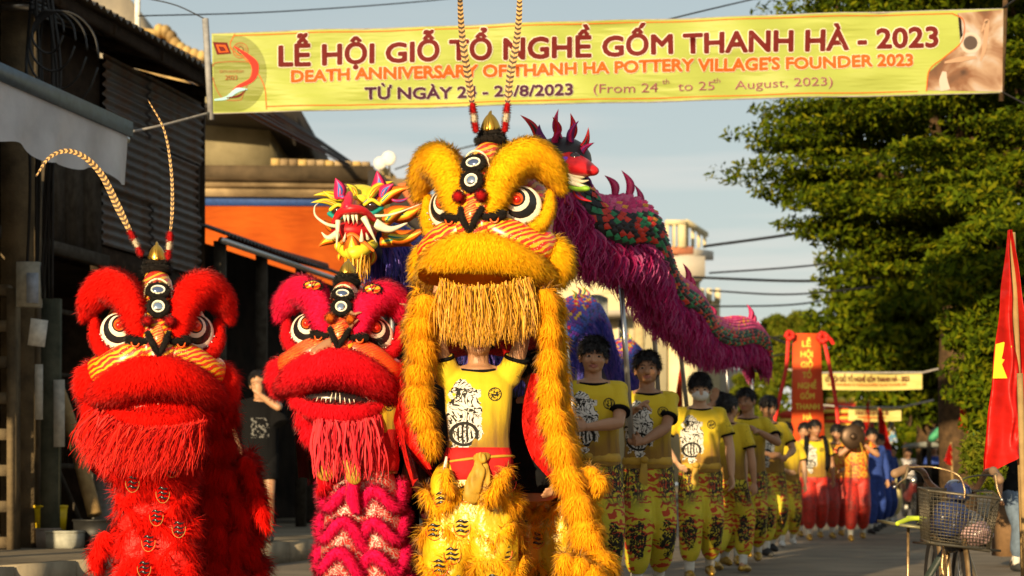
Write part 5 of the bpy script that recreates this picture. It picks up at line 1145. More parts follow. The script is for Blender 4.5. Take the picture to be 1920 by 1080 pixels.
def lion_head(root, O, scale, yaw, pitch, roll, furs, base, eye=True, open_=0., ears=False, feathers=None, pom=('red',), seed=1, brow_r=1., dens=26000, panel=None, facem=None, chin=True, ys=1., browm=None):
    """head frame in photo-like units: x right, y up, d towards the viewer; 370 units = 1 m"""
    Rm = rotm(pitch, roll, yaw); k = scale/370.
    def T(a): a = np.atleast_2d(np.asarray(a, float)); q = np.c_[a[:, 0], -a[:, 2], a[:, 1]*ys]*k; return q@Rm.T+O
    def T1(*a): return T([a])[0]
    def D(v): v = np.asarray(v, float); return np.array((v[0], -v[2], v[1]))@Rm.T
    fa, fb = furs
    def tb(pts, rad, seg=18, n=22, flat=1.): return rtube(T(pts), [r_*k for r_ in rad], seg, n, flat)
    def sx(pts, s_): return [(p[0]*s_, p[1], p[2]) for p in pts]
    # skull shell
    q = MB(); V, Fq = ell((0, 0, 0), (128, 118, 112), seg=28, rings=20)       # x,d,y
    V = V*(1, 1, 1); V = np.c_[V[:, 0], V[:, 2]+40, V[:, 1]-20]; V[:, 1] -= np.clip(V[:, 2], 0, 99)*.1
    q.add(T(V), Fq); q.build('head_shell', facem or face_y, root)
    q = MB(); q.add(*tb([(0, 150, 30), (0, 110, 82), (0, 60, 108), (0, 20, 118), (0, -10, 118)], [34, 40, 38, 40, 40], 20, 24)); q.build('forehead', facem or face_y, root)
    q = MB()
    for s_ in (-1, 1): q.add(*tb(sx([(40, 10, 112), (75, -5, 98), (112, -20, 70), (128, -12, 42)], s_), [34, 40, 38, 30], 18, 20))
    q.build('cheeks', panel or stripe_y, root, stuff=True)
    for s_ in (-1, 1):
        # brow
        q = MB(); pts = sx([(37, 34, 122), (47, 64, 120), (56, 98, 112), (80, 130, 95), (114, 142, 66), (146, 118, 42), (160, 92, 30)], s_)
        V, Fq = tb(pts, [11*brow_r, 22*brow_r, 29*brow_r, 34*brow_r, 35*brow_r, 29*brow_r, 15*brow_r], 20, 30)
        up = D((0, 1, 0)); outd = D((s_, 0, 0)); mid = T1(s_*70, 100, 60)
        def comb(P, Nn, mid=mid, s_=s_):
            r_ = (P-O)@outd*s_*s_; rel = (P-T1(0, 60, 100)); a = np.clip((rel@(outd))/(110*k), 0, 1)[:, None]
            return nrm(outd*(.35+a*.5)+D((0, -1, 0))*(a*1.1-.1)+D((0, 0, .25)))
        fur(q, V, Fq, dens, .046*scale, .0034, comb, .76, 0, .2, 7., seed+s_+3, base=0); q.build('brow', browm or fa, root, fn=True, stuff=True)
        # lower eyelid
        q = MB(); V, Fq = tb(sx([(44, 34, 106), (62, 14, 102), (92, 6, 88), (120, 16, 66), (138, 44, 44), (141, 80, 30)], s_), [7, 12, 14, 15, 15, 10], 14, 24)
        fur(q, V, Fq, dens, .022*scale, .003, (0, 0, -1), .4, 0, .3, 12, seed+s_+9, base=0); q.build('eyelid', fa, root, fn=True, stuff=True)
        # cheek tuft
        q = MB(); V, Fq = ell((0, 0, 0), (1, 1, 1), seg=18, rings=12); V = np.c_[V[:, 0]*38+s_*146, V[:, 2]*42-42, V[:, 1]*36+16]
        fur(q, T(V), Fq, dens, .06*scale, .0034, nrm(np.array((s_*.6, .1, -1.))), .7, 0, .25, 7, seed+s_+15, base=0); q.build('cheek_tuft', fa, root, fn=True, stuff=True)
        # eye: nested lacquered ovals
        if eye:
            e = thing_part('eye', root)
            nrmv = D(nrm(np.array((s_*.50, -.06, .86)))); ux = nrm(D((.86, -.0, -s_*.50))); ux = nrm(ux-nrmv*(ux@nrmv)); uy = np.cross(nrmv, ux)*-1 if (np.cross(nrmv, ux)@D((0, 1, 0))) < 0 else np.cross(nrmv, ux)
            c0 = T1(s_*92, 55, 78)
            def disc(cx, cy, rx_, ry_, dep, mat, nm, h_=6):
                V, Fq = ell((0, 0, 0), (1, 1, 1), seg=30, rings=12); P = c0+((V[:, :1]*rx_+cx)*ux+(V[:, 2:]*ry_+cy)*uy+(V[:, 1:2]*h_+dep)*nrmv)*k
                qq = MB(); qq.add(P, Fq); qq.build(nm, mat, e)
            disc(0, 0, 44, 42, -4, lac_w, 'outer_white', 14); disc(-s_*3, 3, 38.5, 36.5, -1, lac_k, 'black_band', 14); disc(-s_*9, 8, 31, 29, 2, lac_w, 'inner_white', 13.5)
            disc(-s_*13, 12, 24, 22.5, 5, lac_k, 'black_ring', 12.5); disc(-s_*15, 13, 17.5, 16.5, 8, lac_o, 'iris', 12); disc(-s_*16, 12, 9.5, 9.5, 12, lac_r, 'pupil', 13)
            for j in range(7):
                a = -2.7+j*.42 if s_ > 0 else -.45-j*.42; P = c0+((math.cos(a)*38.)*ux+(math.sin(a)*36.)*uy+9*nrmv)*k; qq = MB(); qq.add(*ell(P, 2.4*k, seg=8, rings=6)); qq.build('stud', steel, e)
        if ears:
            e = thing_part('ear', root); c0 = T1(s_*74, 150, 110); q = MB(); V, Fq = ell((0, 0, 0), (1, 1, 1), seg=20, rings=10)
            fur(q, T(np.c_[V[:, 0]*26+s_*74, V[:, 2]*15+141, V[:, 1]*10+128]), Fq, 16000, .016, .0025, (0, 0, -1), .2, 0, .2, 9, seed, base=0); q.build('fur_edge', fur_blk, e, fn=True, stuff=True)
            q = MB(); q.add(T(np.c_[V[:, 0]*20+s_*74, V[:, 2]*10+142, V[:, 1]*8+137]), Fq); q.build('leaf_panel', stripe_y, e)
            for j in (-1, 0, 1): q = MB(); q.add(*tube(T([(s_*74, 134, 146), (s_*74+j*9, 150, 146)]), .9*k, 6)); q.build('vein', lac_k, e)
        # nostril curl
        q = MB(); a_ = np.linspace(0, 4.6, 10); pts = [(s_*(52+s2*math.cos(a)), 26+s2*math.sin(a)*.8, 136-abs(a)*.8) for a, s2 in zip(a_, np.linspace(20, 6, 10))]; pts = [(s_*24, 30, 146)]+pts[1:]
        V, Fq = tube(T(pts), [8*k]*len(pts), 10, 26); fur(q, V, Fq, 26000, .011, .0025, (0, 0, -1), .2, 0, .2, 9, seed+31, base=0); q.build('nostril_curl', fur_blk, root, fn=True, stuff=True)
        q = MB(); q.add(*tube(T([(s_*38, 34, 146), (s_*46, 22, 147), (s_*56, 22, 146), (s_*60, 30, 143)]), 2.2*k, 6, 12)); q.build('nostril_trim', lac_o, root)
        # pom-poms
        q = MB(); V, Fq = ell(T1(s_*25, 68, 158), 11*k, seg=14, rings=10); pm = {'red': fur_dred, 'orange': fur_mat('fur_orange', (.7, .16, .01), (.45, .08, .01))}[pom[0]]
        fur(q, V, Fq, 42000, .018*scale, .0026, (0, 0, -.3), .15, 0, .2, 9, seed+41, base=0)
        if len(pom) > 1: fur(q, V, Fq, 20000, .019*scale, .0026, (0, 0, -.3), .15, 1, .2, 9, seed+42, keep=lambda P, Nn: np.sin(P[:, 0]*120+1)+np.sin(P[:, 2]*110) > .5)
        q.build('pompom', [pm, fur_blk], root, fn=True, stuff=True)
    # muzzle
    q = MB(); V, Fq = tb([(-128, -66, 52), (-98, -54, 86), (-55, -40, 118), (0, -33, 132), (55, -40, 118), (98, -54, 86), (128, -66, 52)], [30, 44, 50, 52, 50, 44, 30], 24, 34, .95)
    ctrm = T1(0, -40, 0)
    def combm(P, Nn): rel = P-ctrm; return nrm(D((0, -.75, .5))+np.outer((rel@D((1, 0, 0)))/(130*k), D((1, 0, 0)))*.7)
    fur(q, V, Fq, dens*1.1, .048*scale, .0034, combm, .78, 0, .15, 6., seed+51, base=0); q.build('muzzle', fa, root, fn=True, stuff=True)
    # nose
    q = MB(); q.add(*tb([(0, 56, 138), (0, 34, 146), (0, 12, 144)], [13, 17, 7], 14, 12)); q.build('nose', paint_mat('nose_paint', (.55, .03, .01), (.75, .3, .05), (.8, .7, .5), 2.6), root)
    for s_ in (-1, 1):
        q = MB(); V, Fq = tube(T([(s_*24, 48, 146), (s_*14, 26, 164), (0, 4, 160)]), [6*k, 7*k, 5*k], 10, 12); fur(q, V, Fq, 26000, .012, .0025, (0, 0, -1), .2, 0, .2, 9, seed+61, base=0); q.build('nose_fur', fur_blk, root, fn=True, stuff=True)
        q = MB(); V, Fq = ell((0, 0, 0), (1, 1, 1), seg=14, rings=8); q.add(T(np.c_[V[:, 0]*15+s_*22, V[:, 2]*20+18, V[:, 1]*12+140]), Fq); q.build('nose_wing', face_y, root)
    # forehead mirrors
    for (cy, d_, rx_, ry_, mt) in ((128, 128, 18, 13, mirror_b), (96, 143, 16, 16, mirror_m)):
        e = thing_part('forehead_mirror', root); tilt = nrm(D((0, .55 if cy > 120 else .25, 1))); ux = D((1, 0, 0)); uy = nrm(np.cross(tilt, ux)); uy = uy if uy@D((0, 1, 0)) > 0 else -uy; c0 = T1(0, cy, d_)
        rg = lambda s2, dd=0: np.array([c0+(ux*math.cos(a)*rx_*s2+uy*math.sin(a)*ry_*s2)*k+tilt*dd*k for a in np.linspace(0, 2*PI, 25)])
        q = MB(); V, Fq = tube(rg(1.25), 6*k, 10); fur(q, V, Fq, 30000, .014, .0025, (0, 0, -.3), .1, 0, .2, 9, seed+71, base=0); q.build('fur_ring', fur_blk, e, fn=True, stuff=True)
        q = MB(); q.add(*tube(rg(.82, 5), 2*k, 8)); q.build('white_rim', lac_w, e)
        V, Fq = ell((0, 0, 0), (1, 1, 1), seg=24, rings=10); q = MB(); q.add(c0+(V[:, :1]*rx_*.78*ux+V[:, 2:]*ry_*.78*uy+(V[:, 1:2]*6+2)*tilt)*k, Fq); q.build('glass', mt, e)
        q = MB(); V, Fq = ell((0, 0, 0), (1, 1, 1), seg=24, rings=10); q.add(c0+(V[:, :1]*rx_*1.15*ux+V[:, 2:]*ry_*1.15*uy+(V[:, 1:2]*4-3)*tilt)*k, Fq); q.build('backing', lac_k, e)
    # painted cartouche around the mirrors
    q = MB(); pts = [(math.sin(a)*34, 108+math.cos(a)*44-(6 if abs(math.cos(a)) < .5 else 0), 122+(10 if math.cos(a) < 0 else -8)) for a in np.linspace(0, 2*PI, 30)]; q.add(*tube(T(pts), 2.4*k, 8)); q.build('cartouche', rim_w, root)
    # horn
    q = MB(); q.add(*tube(T([(0, 138, 20), (0, 160, 12), (0, 172, 8)]), [34*k, 29*k, 27*k], 24, 8)); q.build('horn_base', paint_mat('horn_flames', (.7, .05, .01), (.78, .5, .02), (.75, .6, .3), 3) if 'hf' not in MC else MC['hf'], root)
    q = MB(); V, Fq = tube([T1(math.cos(a)*24, 181, 8+math.sin(a)*24) for a in np.linspace(0, 2*PI, 24)], 11*k, 12); fur(q, V, Fq, 26000, .016, .0026, (0, 0, -.6), .2, 0, .25, 9, seed+81, base=0)
    V, Fq = tube([T1(math.cos(a)*20, 194, 6+math.sin(a)*20) for a in np.linspace(0, 2*PI, 24)], 9*k, 12); fur(q, V, Fq, 26000, .014, .0026, (0, 0, .1), .2, 0, .25, 9, seed+82, base=0); q.build('horn_fur', fur_blk, root, fn=True, stuff=True)
    V, Fq = ell((0, 0, 0), (1, 1, 1), seg=24, rings=14); q = MB(); P = np.c_[V[:, 0]*22*(1-.3*np.clip(V[:, 2], 0, 1)), V[:, 2]*27+203, V[:, 1]*22+12]; q.add(T(P), Fq); q.add(*tube(T([(0, 196, 36), (0, 215, 29), (0, 230, 14), (0, 236, 6)]), [4*k, 4.5*k, 4*k, 1*k], 8, 12)); q.build('horn', gold_m, root)
    # mouth and jaw
    if chin:
        oy = -open_
        q = MB(); V, Fq = tb([(-104, -100, 62), (-60, -112+oy*.6, 98), (0, -114+oy, 112), (60, -112+oy*.6, 98), (104, -100, 62)], [14, 20, 22, 20, 14], 18, 26)
        fur(q, V, Fq, dens, .045*scale, .0034, (0, 0, -1), .7, 0, .25, 8., seed+91, base=0); q.build('lower_lip', fa, root, fn=True, stuff=True)
        q = MB(); V, Fq = ell((0, 0, 0), (1, 1, 1), seg=24, rings=12); q.add(T(np.c_[V[:, 0]*88, V[:, 2]*26-88+oy*.5, V[:, 1]*50+66]), Fq); q.build('mouth', lac_r if open_ < 10 else lac_k, root)
        for j in range(9):
            x = (j-4)*11; q = MB(); q.add(*tube(T([(x*1.1, -92+oy, 117-abs(x)*.25), (x, -84+oy*.8, 119-abs(x)*.25), (x*.8, -76+oy*.6, 112-abs(x)*.2)]), 1.3*k, 6, 8)); q.build('mouth_line', lac_w, root)
    # feathers
    for fpts in (feathers or ()):
        e = thing_part('feather', root)
        P = catmull(fpts, 64); Ls = np.r_[0, np.cumsum(np.linalg.norm(np.diff(P, axis=0), axis=1))]; Lt = Ls[-1]; q = MB(); thin_ = fpts is fe[1] and root is not yl; w0 = .008 if thin_ else .0195
        Tn = nrm(np.gradient(P, axis=0)); sd = nrm(np.cross(Tn, (0, 1, 0))); nb = int(Lt/.0125)
        for i in range(nb):
            a = (i+.0)/nb; b = (i+1.15)/nb; mid = (a+b)/2; f_ = lambda t: np.array([np.interp(t, Ls/Lt, P[:, c]) for c in range(3)]); g_ = lambda t: nrm(np.array([np.interp(t, Ls/Lt, sd[:, c]) for c in range(3)]))
            w = w0*(1-mid)**.55*(.55+.45*min(1, mid*6))+.0015; dy = np.array((0, -.002, 0))
            c0, c1, c2 = f_(a), f_(min(1, (a+b)/2)), f_(min(1, b)); t = nrm(c2-c0); jag = .006+.004*random.random()
            for sgn in (-1, 1): q.add(np.array([c0+dy, c0+g_(a)*w*sgn+t*jag, c2+g_(mid)*w*sgn*1.08+t*jag, c2+dy*.5]), [(0, 1, 2, 3)], 1 if i % 2 else 0)
        q.build('vane', [plain('feather_tan', (.5, .3, .11), .6, 0, .25, 60, 0), plain('feather_bar', (.06, .035, .02), .6, 0, .2, 60, 0)], e, smooth=False, stuff=True)
        q = MB(); q.add(*tube(P, np.linspace(.0028, .0008, 64), 6)); q.build('quill', plain('quill', (.12, .07, .03), .5), e)
        d0 = nrm(P[0]-P[3]); c = P[0]
        for j, mt in enumerate((fur_dred, fur_whi, fur_dred)):
            q = MB(); a = c+d0*(.045*j-.004); V, Fq = rtube([a, a+d0*.034], [.014, .015], 12, 6); fur(q, V, Fq, 40000, .014, .0024, (0, 0, -.3), .2, 0, .2, 9, seed+j, base=0); q.build('plume', mt, e, fn=True, stuff=True)
    return T, D, k
def thing_part(nm, root):
    o = bpy.data.objects.new(nm, None); COL.objects.link(o); o.parent = root; o.empty_display_size = .02; return o
def beard(root, P0, D, n, L_, w, mat, seed, wav=.04, sag=.8, nm='beard', spread=.12, lv=.3):
    g = np.random.default_rng(seed); P0 = np.asarray(P0, float); pp = catmull(P0, 200)[g.integers(0, 200, n)]+g.normal(size=(n, 3))*(.006, .028, .01)
    q = MB(); strands(q, pp, np.asarray(D, float)+g.normal(size=(n, 3))*spread, L_, w, 0, sag, seed, wav, 9, lv); return q.build(nm, mat, root, stuff=True)
def fur_column(root, pts, rad, mat, L_=.07, dens=18000, seed=1, lump=.3, nl=None, nm='fur_trim', w=.0036, comb=(0, 0, -1), tuft=.4, lay=.7, thin=.68):
    """lumpy hanging column of fur bunches"""
    rad = np.asarray(rad)*thin; L_ = L_*.72; dens = dens*1.35
    P = catmull(pts, 60); Ls = np.r_[0, np.cumsum(np.linalg.norm(np.diff(P, axis=0), axis=1))]; nl = nl or int(Ls[-1]/.115)
    q = MB(); r_ = catmull(np.c_[rad, rad, rad], 60)[:, 0] if hasattr(rad, '__len__') else np.full(60, rad); t = Ls/Ls[-1]
    rr = r_*(1-lump+lump*1.6*np.abs(np.sin(t*nl*PI+.3))**.7); V, Fq = tube(P, rr, 14, None)
    fur(q, V, Fq, dens, L_, w, comb, lay, 0, tuft, 5.5, seed, base=0); return q.build(nm, mat, root, fn=True, stuff=True)
def leg_pants(root, hip, knee, ankle, r, mat, nm='trouser_leg'):
    q = MB(); V, Fq = tube([hip, (np.array(hip)+knee)/2, knee, np.array(knee)*.4+np.array(ankle)*.6, ankle], r, 20, 30); V = fold(V, .02, 7, (1, 1, .5), seed=hip[0]*7); q.add(V, Fq); return q.build(nm, mat, root)
def tiers(root, hip, ankle, r0, r1, zs, amp, fr, mat, L_, seed, n=3, w=.0036, dens=20000, comb=(0, 0, -1), tuft=.5, nm='fur_garland', arc=None):
    hip = np.array(hip); ankle = np.array(ankle)
    for i, z in enumerate(zs):
        t = (hip[2]-z)/(hip[2]-ankle[2]); c = hip+(ankle-hip)*t; r_ = r0+(r1-r0)*t+.012; ph = seed+i*1.7
        A = np.linspace(0, 2*PI, 37) if arc is None else np.linspace(arc[0], arc[1], 26)
        pts = [c+np.array((math.cos(a)*r_*(1+.08*math.sin(n*a+ph)), math.sin(a)*r_, amp*(abs(math.sin(n*a/2+ph))*2-1))) for a in A]
        q = MB(); V, Fq = tube(pts, fr*(1+.15*math.sin(i*3)), 12, None); fur(q, V, Fq, dens*1.2, L_*.75, w, comb, .6, 0, tuft*.8, 7, int(seed*10+i), base=0); q.build(nm, mat, root, fn=True, stuff=True)
def tri_marks(root, c, w_, mat, nrmv=(0, -1, 0), nm='stripe_mark', rim=None, tilt=.12, sc=1.):
    for j in range(3):
        z = c[2]+(1-j)*.024*sc; q = MB(); pts = [(c[0]-w_, c[1]+.006, z-w_*tilt), (c[0]-w_*.3, c[1]-.004, z+.006), (c[0]+w_*.3, c[1]-.004, z-.002), (c[0]+w_, c[1]+.006, z+w_*tilt)]
        q.add(*rtube(pts, [.002, .0065*sc, .006*sc, .002], 8, 10, .35, (0, -1, 0))); q.build(nm, mat, root)
    if rim is not None:
        q = MB(); q.add(*tube([(c[0]+math.cos(a)*w_*1.35, c[1]+.004, c[2]+math.sin(a)*.05*sc) for a in np.linspace(PI*.95, 2.05*PI, 16)], .0018, 6)); q.build('mark_edge', rim, root)
def cape(root, front, back, mat, nm='cape', nv=26, puff=.05, seed=0):
    """cloth body from the head back over the rear dancer; front and back are matching profiles"""
    A = catmull(front, 40); B = catmull(back, 40)
    def f(u, v):
        i = u*39; k = int(min(38, i)); t = i-k; a = A[k]*(1-t)+A[k+1]*t; b = B[k]*(1-t)+B[k+1]*t; p = a*(1-v)+b*v
        p = p+np.array((.02*math.sin(v*22+u*5+seed), 0, .02*math.sin(v*17+u*9)+puff*math.sin(v*PI))); return p
    q = MB(); q.add(*grid(f, 60, nv)); return q.build(nm, mat, root)

# ------------------------------------------------ yellow lion
YD = 10.15
def w_(px, py, Y=YD): return W(px, py, Y)
yl = thing('lion_costume', 'tall golden yellow lion dance costume in the centre with long upright pheasant feathers', 'lion costume', at(910, YD))
ly = lambda px, py, Y=YD: W(px, py, Y)
fe = [[W(886, 199, 10.1), W(879, 150, 10.08), W(868, 80, 10.05), W(863, 10, 10.1), W(862, -90, 10.2)], [W(951, 199, 10.1), W(957, 140, 10.1), W(968, 80, 10.1), W(974, 10, 10.15), W(972, -90, 10.3)]]
T, D, k = lion_head(yl, W(925, 452, YD+.1), .87, -.31, .03, .0, FY, None, feathers=fe, pom=('red', 'b'), seed=10, chin=False, brow_r=1.12, dens=30000, ys=1.2)
# lower jaw bar and beard under the muzzle
beard(yl, [W(826, 528, 9.93), W(860, 538, 9.84), W(905, 540, 9.8), W(955, 534, 9.84), W(995, 522, 9.93)], (0.05, -.1, -1), 1000, .27, .0046, random_tint('gold_tassel', [(.3, .12, .004), (.55, .25, .008), (.78, .42, .03)], .5, .25), 5, .05, .25)
q = MB(); q.add(*rtube([W(800, 515, 10.05), W(860, 528, 9.92), W(912, 530, 9.88), W(965, 526, 9.92), W(1025, 512, 10.05)], .045, 14, 24)); q.build('jaw_bar', FY[1], yl, fn=True)
# fur columns at both sides of the opening
fur_column(yl, [W(806, 555, 10.0), W(790, 610, 10.0), W(792, 665, 10.0), W(784, 720, 10.02), W(790, 770, 10.0), W(803, 815, 10.0), W(810, 850, 10.0)], [.075, .085, .08, .075, .07, .06, .035], FY[1], .085, 17000, 21, nl=7, thin=.74)
fur_column(yl, [W(790, 540, 10.15), W(775, 620, 10.2), W(780, 700, 10.2), W(788, 780, 10.2), W(800, 830, 10.15)], [.05, .055, .05, .05, .04], FY[1], .08, 15000, 22, nl=5)
fur_column(yl, [W(1022, 545, 10.0), W(1028, 600, 9.98), W(1032, 650, 9.98), W(1032, 710, 9.98), W(1036, 770, 9.95), W(1048, 830, 9.92), W(1062, 890, 9.9), W(1084, 950, 9.88), W(1100, 1010, 9.86), W(1122, 1070, 9.85), W(1130, 1150, 9.85)], [.07, .072, .07, .075, .08, .085, .085, .09, .1, .12, .11], FY[1], .085, 18000, 23, nl=11)
fur_column(yl, [W(1045, 560, 10.15), W(1046, 640, 10.1), W(1052, 720, 10.08), W(1064, 800, 10.05), W(1080, 880, 10.0), W(1105, 945, 10.0), W(1120, 1000, 9.98)], [.045, .05, .048, .05, .05, .05, .045], FY[1], .08, 16000, 24, nl=7)
fur_column(yl, [W(1100, 880, 9.95), W(1120, 900, 9.9), W(1124, 925, 9.9)], [.04, .06, .05], FY[1], .07, 16000, 25, nl=2)
fur_column(yl, [W(1045, 1055, 9.7), W(1085, 1065, 9.7), W(1130, 1085, 9.7)], [.07, .08, .06], FY[1], .08, 16000, 26, nl=3)
cape(yl, [W(775, 900, 10.5), W(752, 800, 10.5), W(768, 640, 10.45), W(800, 480, 10.4), W(920, 400, 10.4), W(1030, 480, 10.4), W(1045, 640, 10.35), W(1062, 800, 10.2), W(1110, 980, 10.1), W(1130, 1100, 10.1)],
     [W(800, 1000, 11.6), W(780, 900, 11.6), W(790, 760, 11.6), W(830, 690, 11.6), W(915, 670, 11.6), W(990, 690, 11.6), W(1020, 760, 11.6), W(1040, 880, 11.6), W(1070, 1000, 11.5), W(1080, 1100, 11.5)], satin_r)
q = MB(); V, Fq = grid(lambda u, v: W(0, 0, 1)*0+np.array([W(np.interp(u, [0, .35, .7, 1], [996, 1012, 1030, 1068])+v*np.interp(u, [0, .35, .7, 1], [20, 30, 24, 26]), 700+u*235+v*0, 10.02+.05*math.sin(v*3)-.03*math.sin(u*3))])[0], 24, 8); V[:, 0] -= .10*np.sin(np.repeat(np.linspace(0, PI, 24), 8))*np.tile(np.linspace(1, 0, 8), 24); V = V+np.c_[np.zeros(len(V)), .012*np.sin(V[:, 2]*40), np.zeros(len(V))]; q.add(V, Fq); q.build('red_side_cloth', satin_r, yl)
q = MB(); V, Fq = grid(lambda u, v: W(np.interp(u, [0, .4, .75, 1], [752, 745, 762, 800])+v*np.interp(u, [0, .5, 1], [45, 48, 10]), 690+u*190, 10.1+.05*math.sin(v*3)-.04*math.sin(u*3)), 20, 8); q.add(V, Fq); q.build('red_side_cloth', satin_r, yl)
q = MB(); q.add(*rtube([W(1066, 830, 9.93), W(1052, 880, 9.9), W(1060, 930, 9.9)], [.004, .012, .004], 8, 12)); q.build('red_edge', satin_r, yl)
# lower costume (trousers) of the front and rear dancers belong to the costume
def fused_trousers(root, legs, top, mat):
    """legs: lists of (point, radius); one continuous cloth surface"""
    m = MB()
    for pts, rad in legs: m.add(*rtube(pts, rad, 18, 14))
    m.add(*loft(top, 24)); V, Fq = evald(m, .015, 4); V2 = V-parent_origin(root); ctr = np.array([np.mean([l[0][0][0] for l in legs]), np.mean([l[0][0][1] for l in legs])])
    d = np.array([noise.noise(Vector(p)*8)+.6*noise.noise(Vector(p)*17) for p in V*np.array((1, 1, .45))]); cx = np.where(V[:, 0] < ctr[0], min(l[0][0][0] for l in legs), max(l[0][0][0] for l in legs)); o = nrm(np.c_[V[:, 0]-cx, V[:, 1]-ctr[1], np.zeros(len(V))])
    q = MB(); q.add(V+o*(d*.016)[:, None], Fq); return q.build('trousers', mat, root)
def pair(root, xs, Y, ztop, r, mat, furm, L_, amp, fr, seed, n=3, zs=None, stance=.0, dens=20000, marks=None, markm=lac_k, rim=None, msc=1., tuft=.5):
    legs = []; cx = W(np.mean(xs), 905, Y)[0]
    for i, x in enumerate(xs):
        bx = W(x, 905, Y)[0]; hip = np.array((bx*.75+cx*.25, Y, ztop-.06)); ank = np.array((bx+(i*2-1)*.03+stance, Y+(.0 if i else .05), .1))
        legs.append(([hip, (hip*.55+ank*.45)+(0, -.03, 0), ank], [r*.95, r*1.05, r*.7]))
        tiers(root, hip, ank, r, r*.95, zs if zs is not None else np.arange(ztop-.17, .1, -.17), amp, fr, furm, L_, seed+i*.9, n, dens=dens, tuft=tuft)
        for (mx_, mz) in (marks or {}).get(i, ()):
            tri_marks(root, (mx_ if abs(mx_) > .3 else bx+mx_, Y-r-.012, mz), .032*msc, markm, rim=rim, sc=msc)
    fused_trousers(root, legs, [(cx, Y, ztop-.3, r*1.5, r*1.0), (cx, Y, ztop-.15, r*1.6, r*1.08), (cx, Y, ztop-.02, r*1.38, r*.98), (cx, Y, ztop+.04, r*1.25, r*.95)], mat)
yt = thing('lion_trousers', 'gold satin trousers with shaggy fur tiers worn by the front yellow lion dancer', 'trousers', at(890, YD))
pair(yt, (842, 926), YD, .87, .125, satin_y, FY[1], .085, .055, .02, 3.1, 3, dens=17000, marks={0: ((-.03, .72), (.09, .75), (-.07, .56), (.07, .58), (.02, .44), (-.04, .38), (.06, .3), (-.05, .2)), 1: ((-.02, .66), (.07, .8), (-.06, .52), (.05, .45), (.0, .33), (-.04, .22))}, rim=lac_r, tuft=.8)
fur_column(yt, [W(953, 880, 9.98), W(940, 900, 9.92), W(925, 925, 9.9), W(912, 942, 9.92)], [.03, .04, .042, .03], FY[1], .075, 17000, 31, nl=3)
fur_column(yt, [W(838, 880, 9.98), W(836, 905, 9.95), W(850, 930, 9.95)], [.025, .035, .03], FY[1], .06, 17000, 32, nl=2)
yt2 = thing('lion_trousers', 'gold and red fur-tiered trousers of the rear yellow lion dancer, right of the front pair', 'trousers', at(1000, 10.8))
pair(yt2, (985, 1052), 10.75, .84, .13, satin_y, FY[1], .085, .06, .02, 5.2, 3, dens=16000, marks={0: ((-.0, .62), (.06, .5), (-.04, .4)), 1: ((-.02, .68), (.04, .5), (0, .3))}, rim=lac_r, tuft=.8)
q = MB(); V, Fq = loft([(W(1010, 905, 10.72)[0], 10.72, .72, .2, .15), (W(1010, 905, 10.7)[0], 10.7, .83, .23, .17), (W(1000, 905, 10.7)[0], 10.7, .96, .2, .15)], 26); V = fold(V, .02, 8); q.add(V, Fq); q.build('red_waist_cloth', red_sash, yt2)
# the dancers
fd = person('front yellow lion dancer in lion print shirt holding the head up with both arms', at(897, YD), 1.63, .04, wl=(-.21, -.14, 1.9), wr=(.25, -.14, 1.9), el=(-1, -.5, 0), er=(1, -.5, 0), slv=.38, dl=(.2, -.2, 1), dr=(-.2, -.2, 1), pnl=(0, -1, 0), pnr=(0, -1, 0), curl=(.9, .9), skin=skin_a, legs=False, pants=None, hair='short', head=(-.1, 0, 0), vox=.0085, group='lion dancers')
q = MB(); V, Fq = loft([(0, 0, .85, .192, .142), (0, 0, .91, .19, .14), (0, 0, .98, .182, .134), (0, 0, 1.02, .172, .125)], 36); V = fold(V, .01, 14, (1, 1, 3)); q.add(V, Fq); P_(fd, 'red_sash', q, red_sash)
q = MB(); q.add(*tube([(.184*math.cos(a), .136*math.sin(a), .955+.02*math.cos(a*1.0+.5)) for a in np.linspace(0, 2*PI, 40)], [.014]*40, 8, None, flat=.6)); P_(fd, 'gold_belt', q, yel_cloth)
for pts, rr in (([(.0, -.155, .955), (-.01, -.185, .9), (-.03, -.19, .82), (-.04, -.18, .77)], [.02, .03, .042, .048]), ([(.02, -.15, .95), (.03, -.165, .88), (.02, -.165, .78)], [.015, .028, .04]), ([(-.02, -.15, .965), (.015, -.175, .965), (.04, -.15, .975)], [.02, .03, .02])):
    q = MB(); V, Fq = rtube(pts, rr, 30, 40, .4, (0, -1, 0)); V = fold(V, .014, 30, (1, 1, .3)); q.add(V, Fq); P_(fd, 'knot', q, yel_cloth)
q = MB(); q.add(*tube([(-.17, -.11, .97), (-.18, -.14, .9), (-.17, -.15, .84), (-.185, -.15, .78)], [.007, .009, .008, .014], 8, 14)); P_(fd, 'white_cord', q, lac_w)
rd = person('rear yellow lion dancer in black bending behind and gripping the front dancer at the waist', at(1000, 10.75), 1.5, .0, lean=.25, wl=(-.25, -.52, .97), wr=(.1, -.5, .95), el=(-1, .2, -.6), er=(1, -.1, -.5), dl=(-.9, -.45, .1), pnl=(0, 0, 1), curl=(.5, .5), shirt=black_c, skin=skin_a, legs=False, pants=None, vox=.01, hair='short', collar=None, group='lion dancers', face=False)

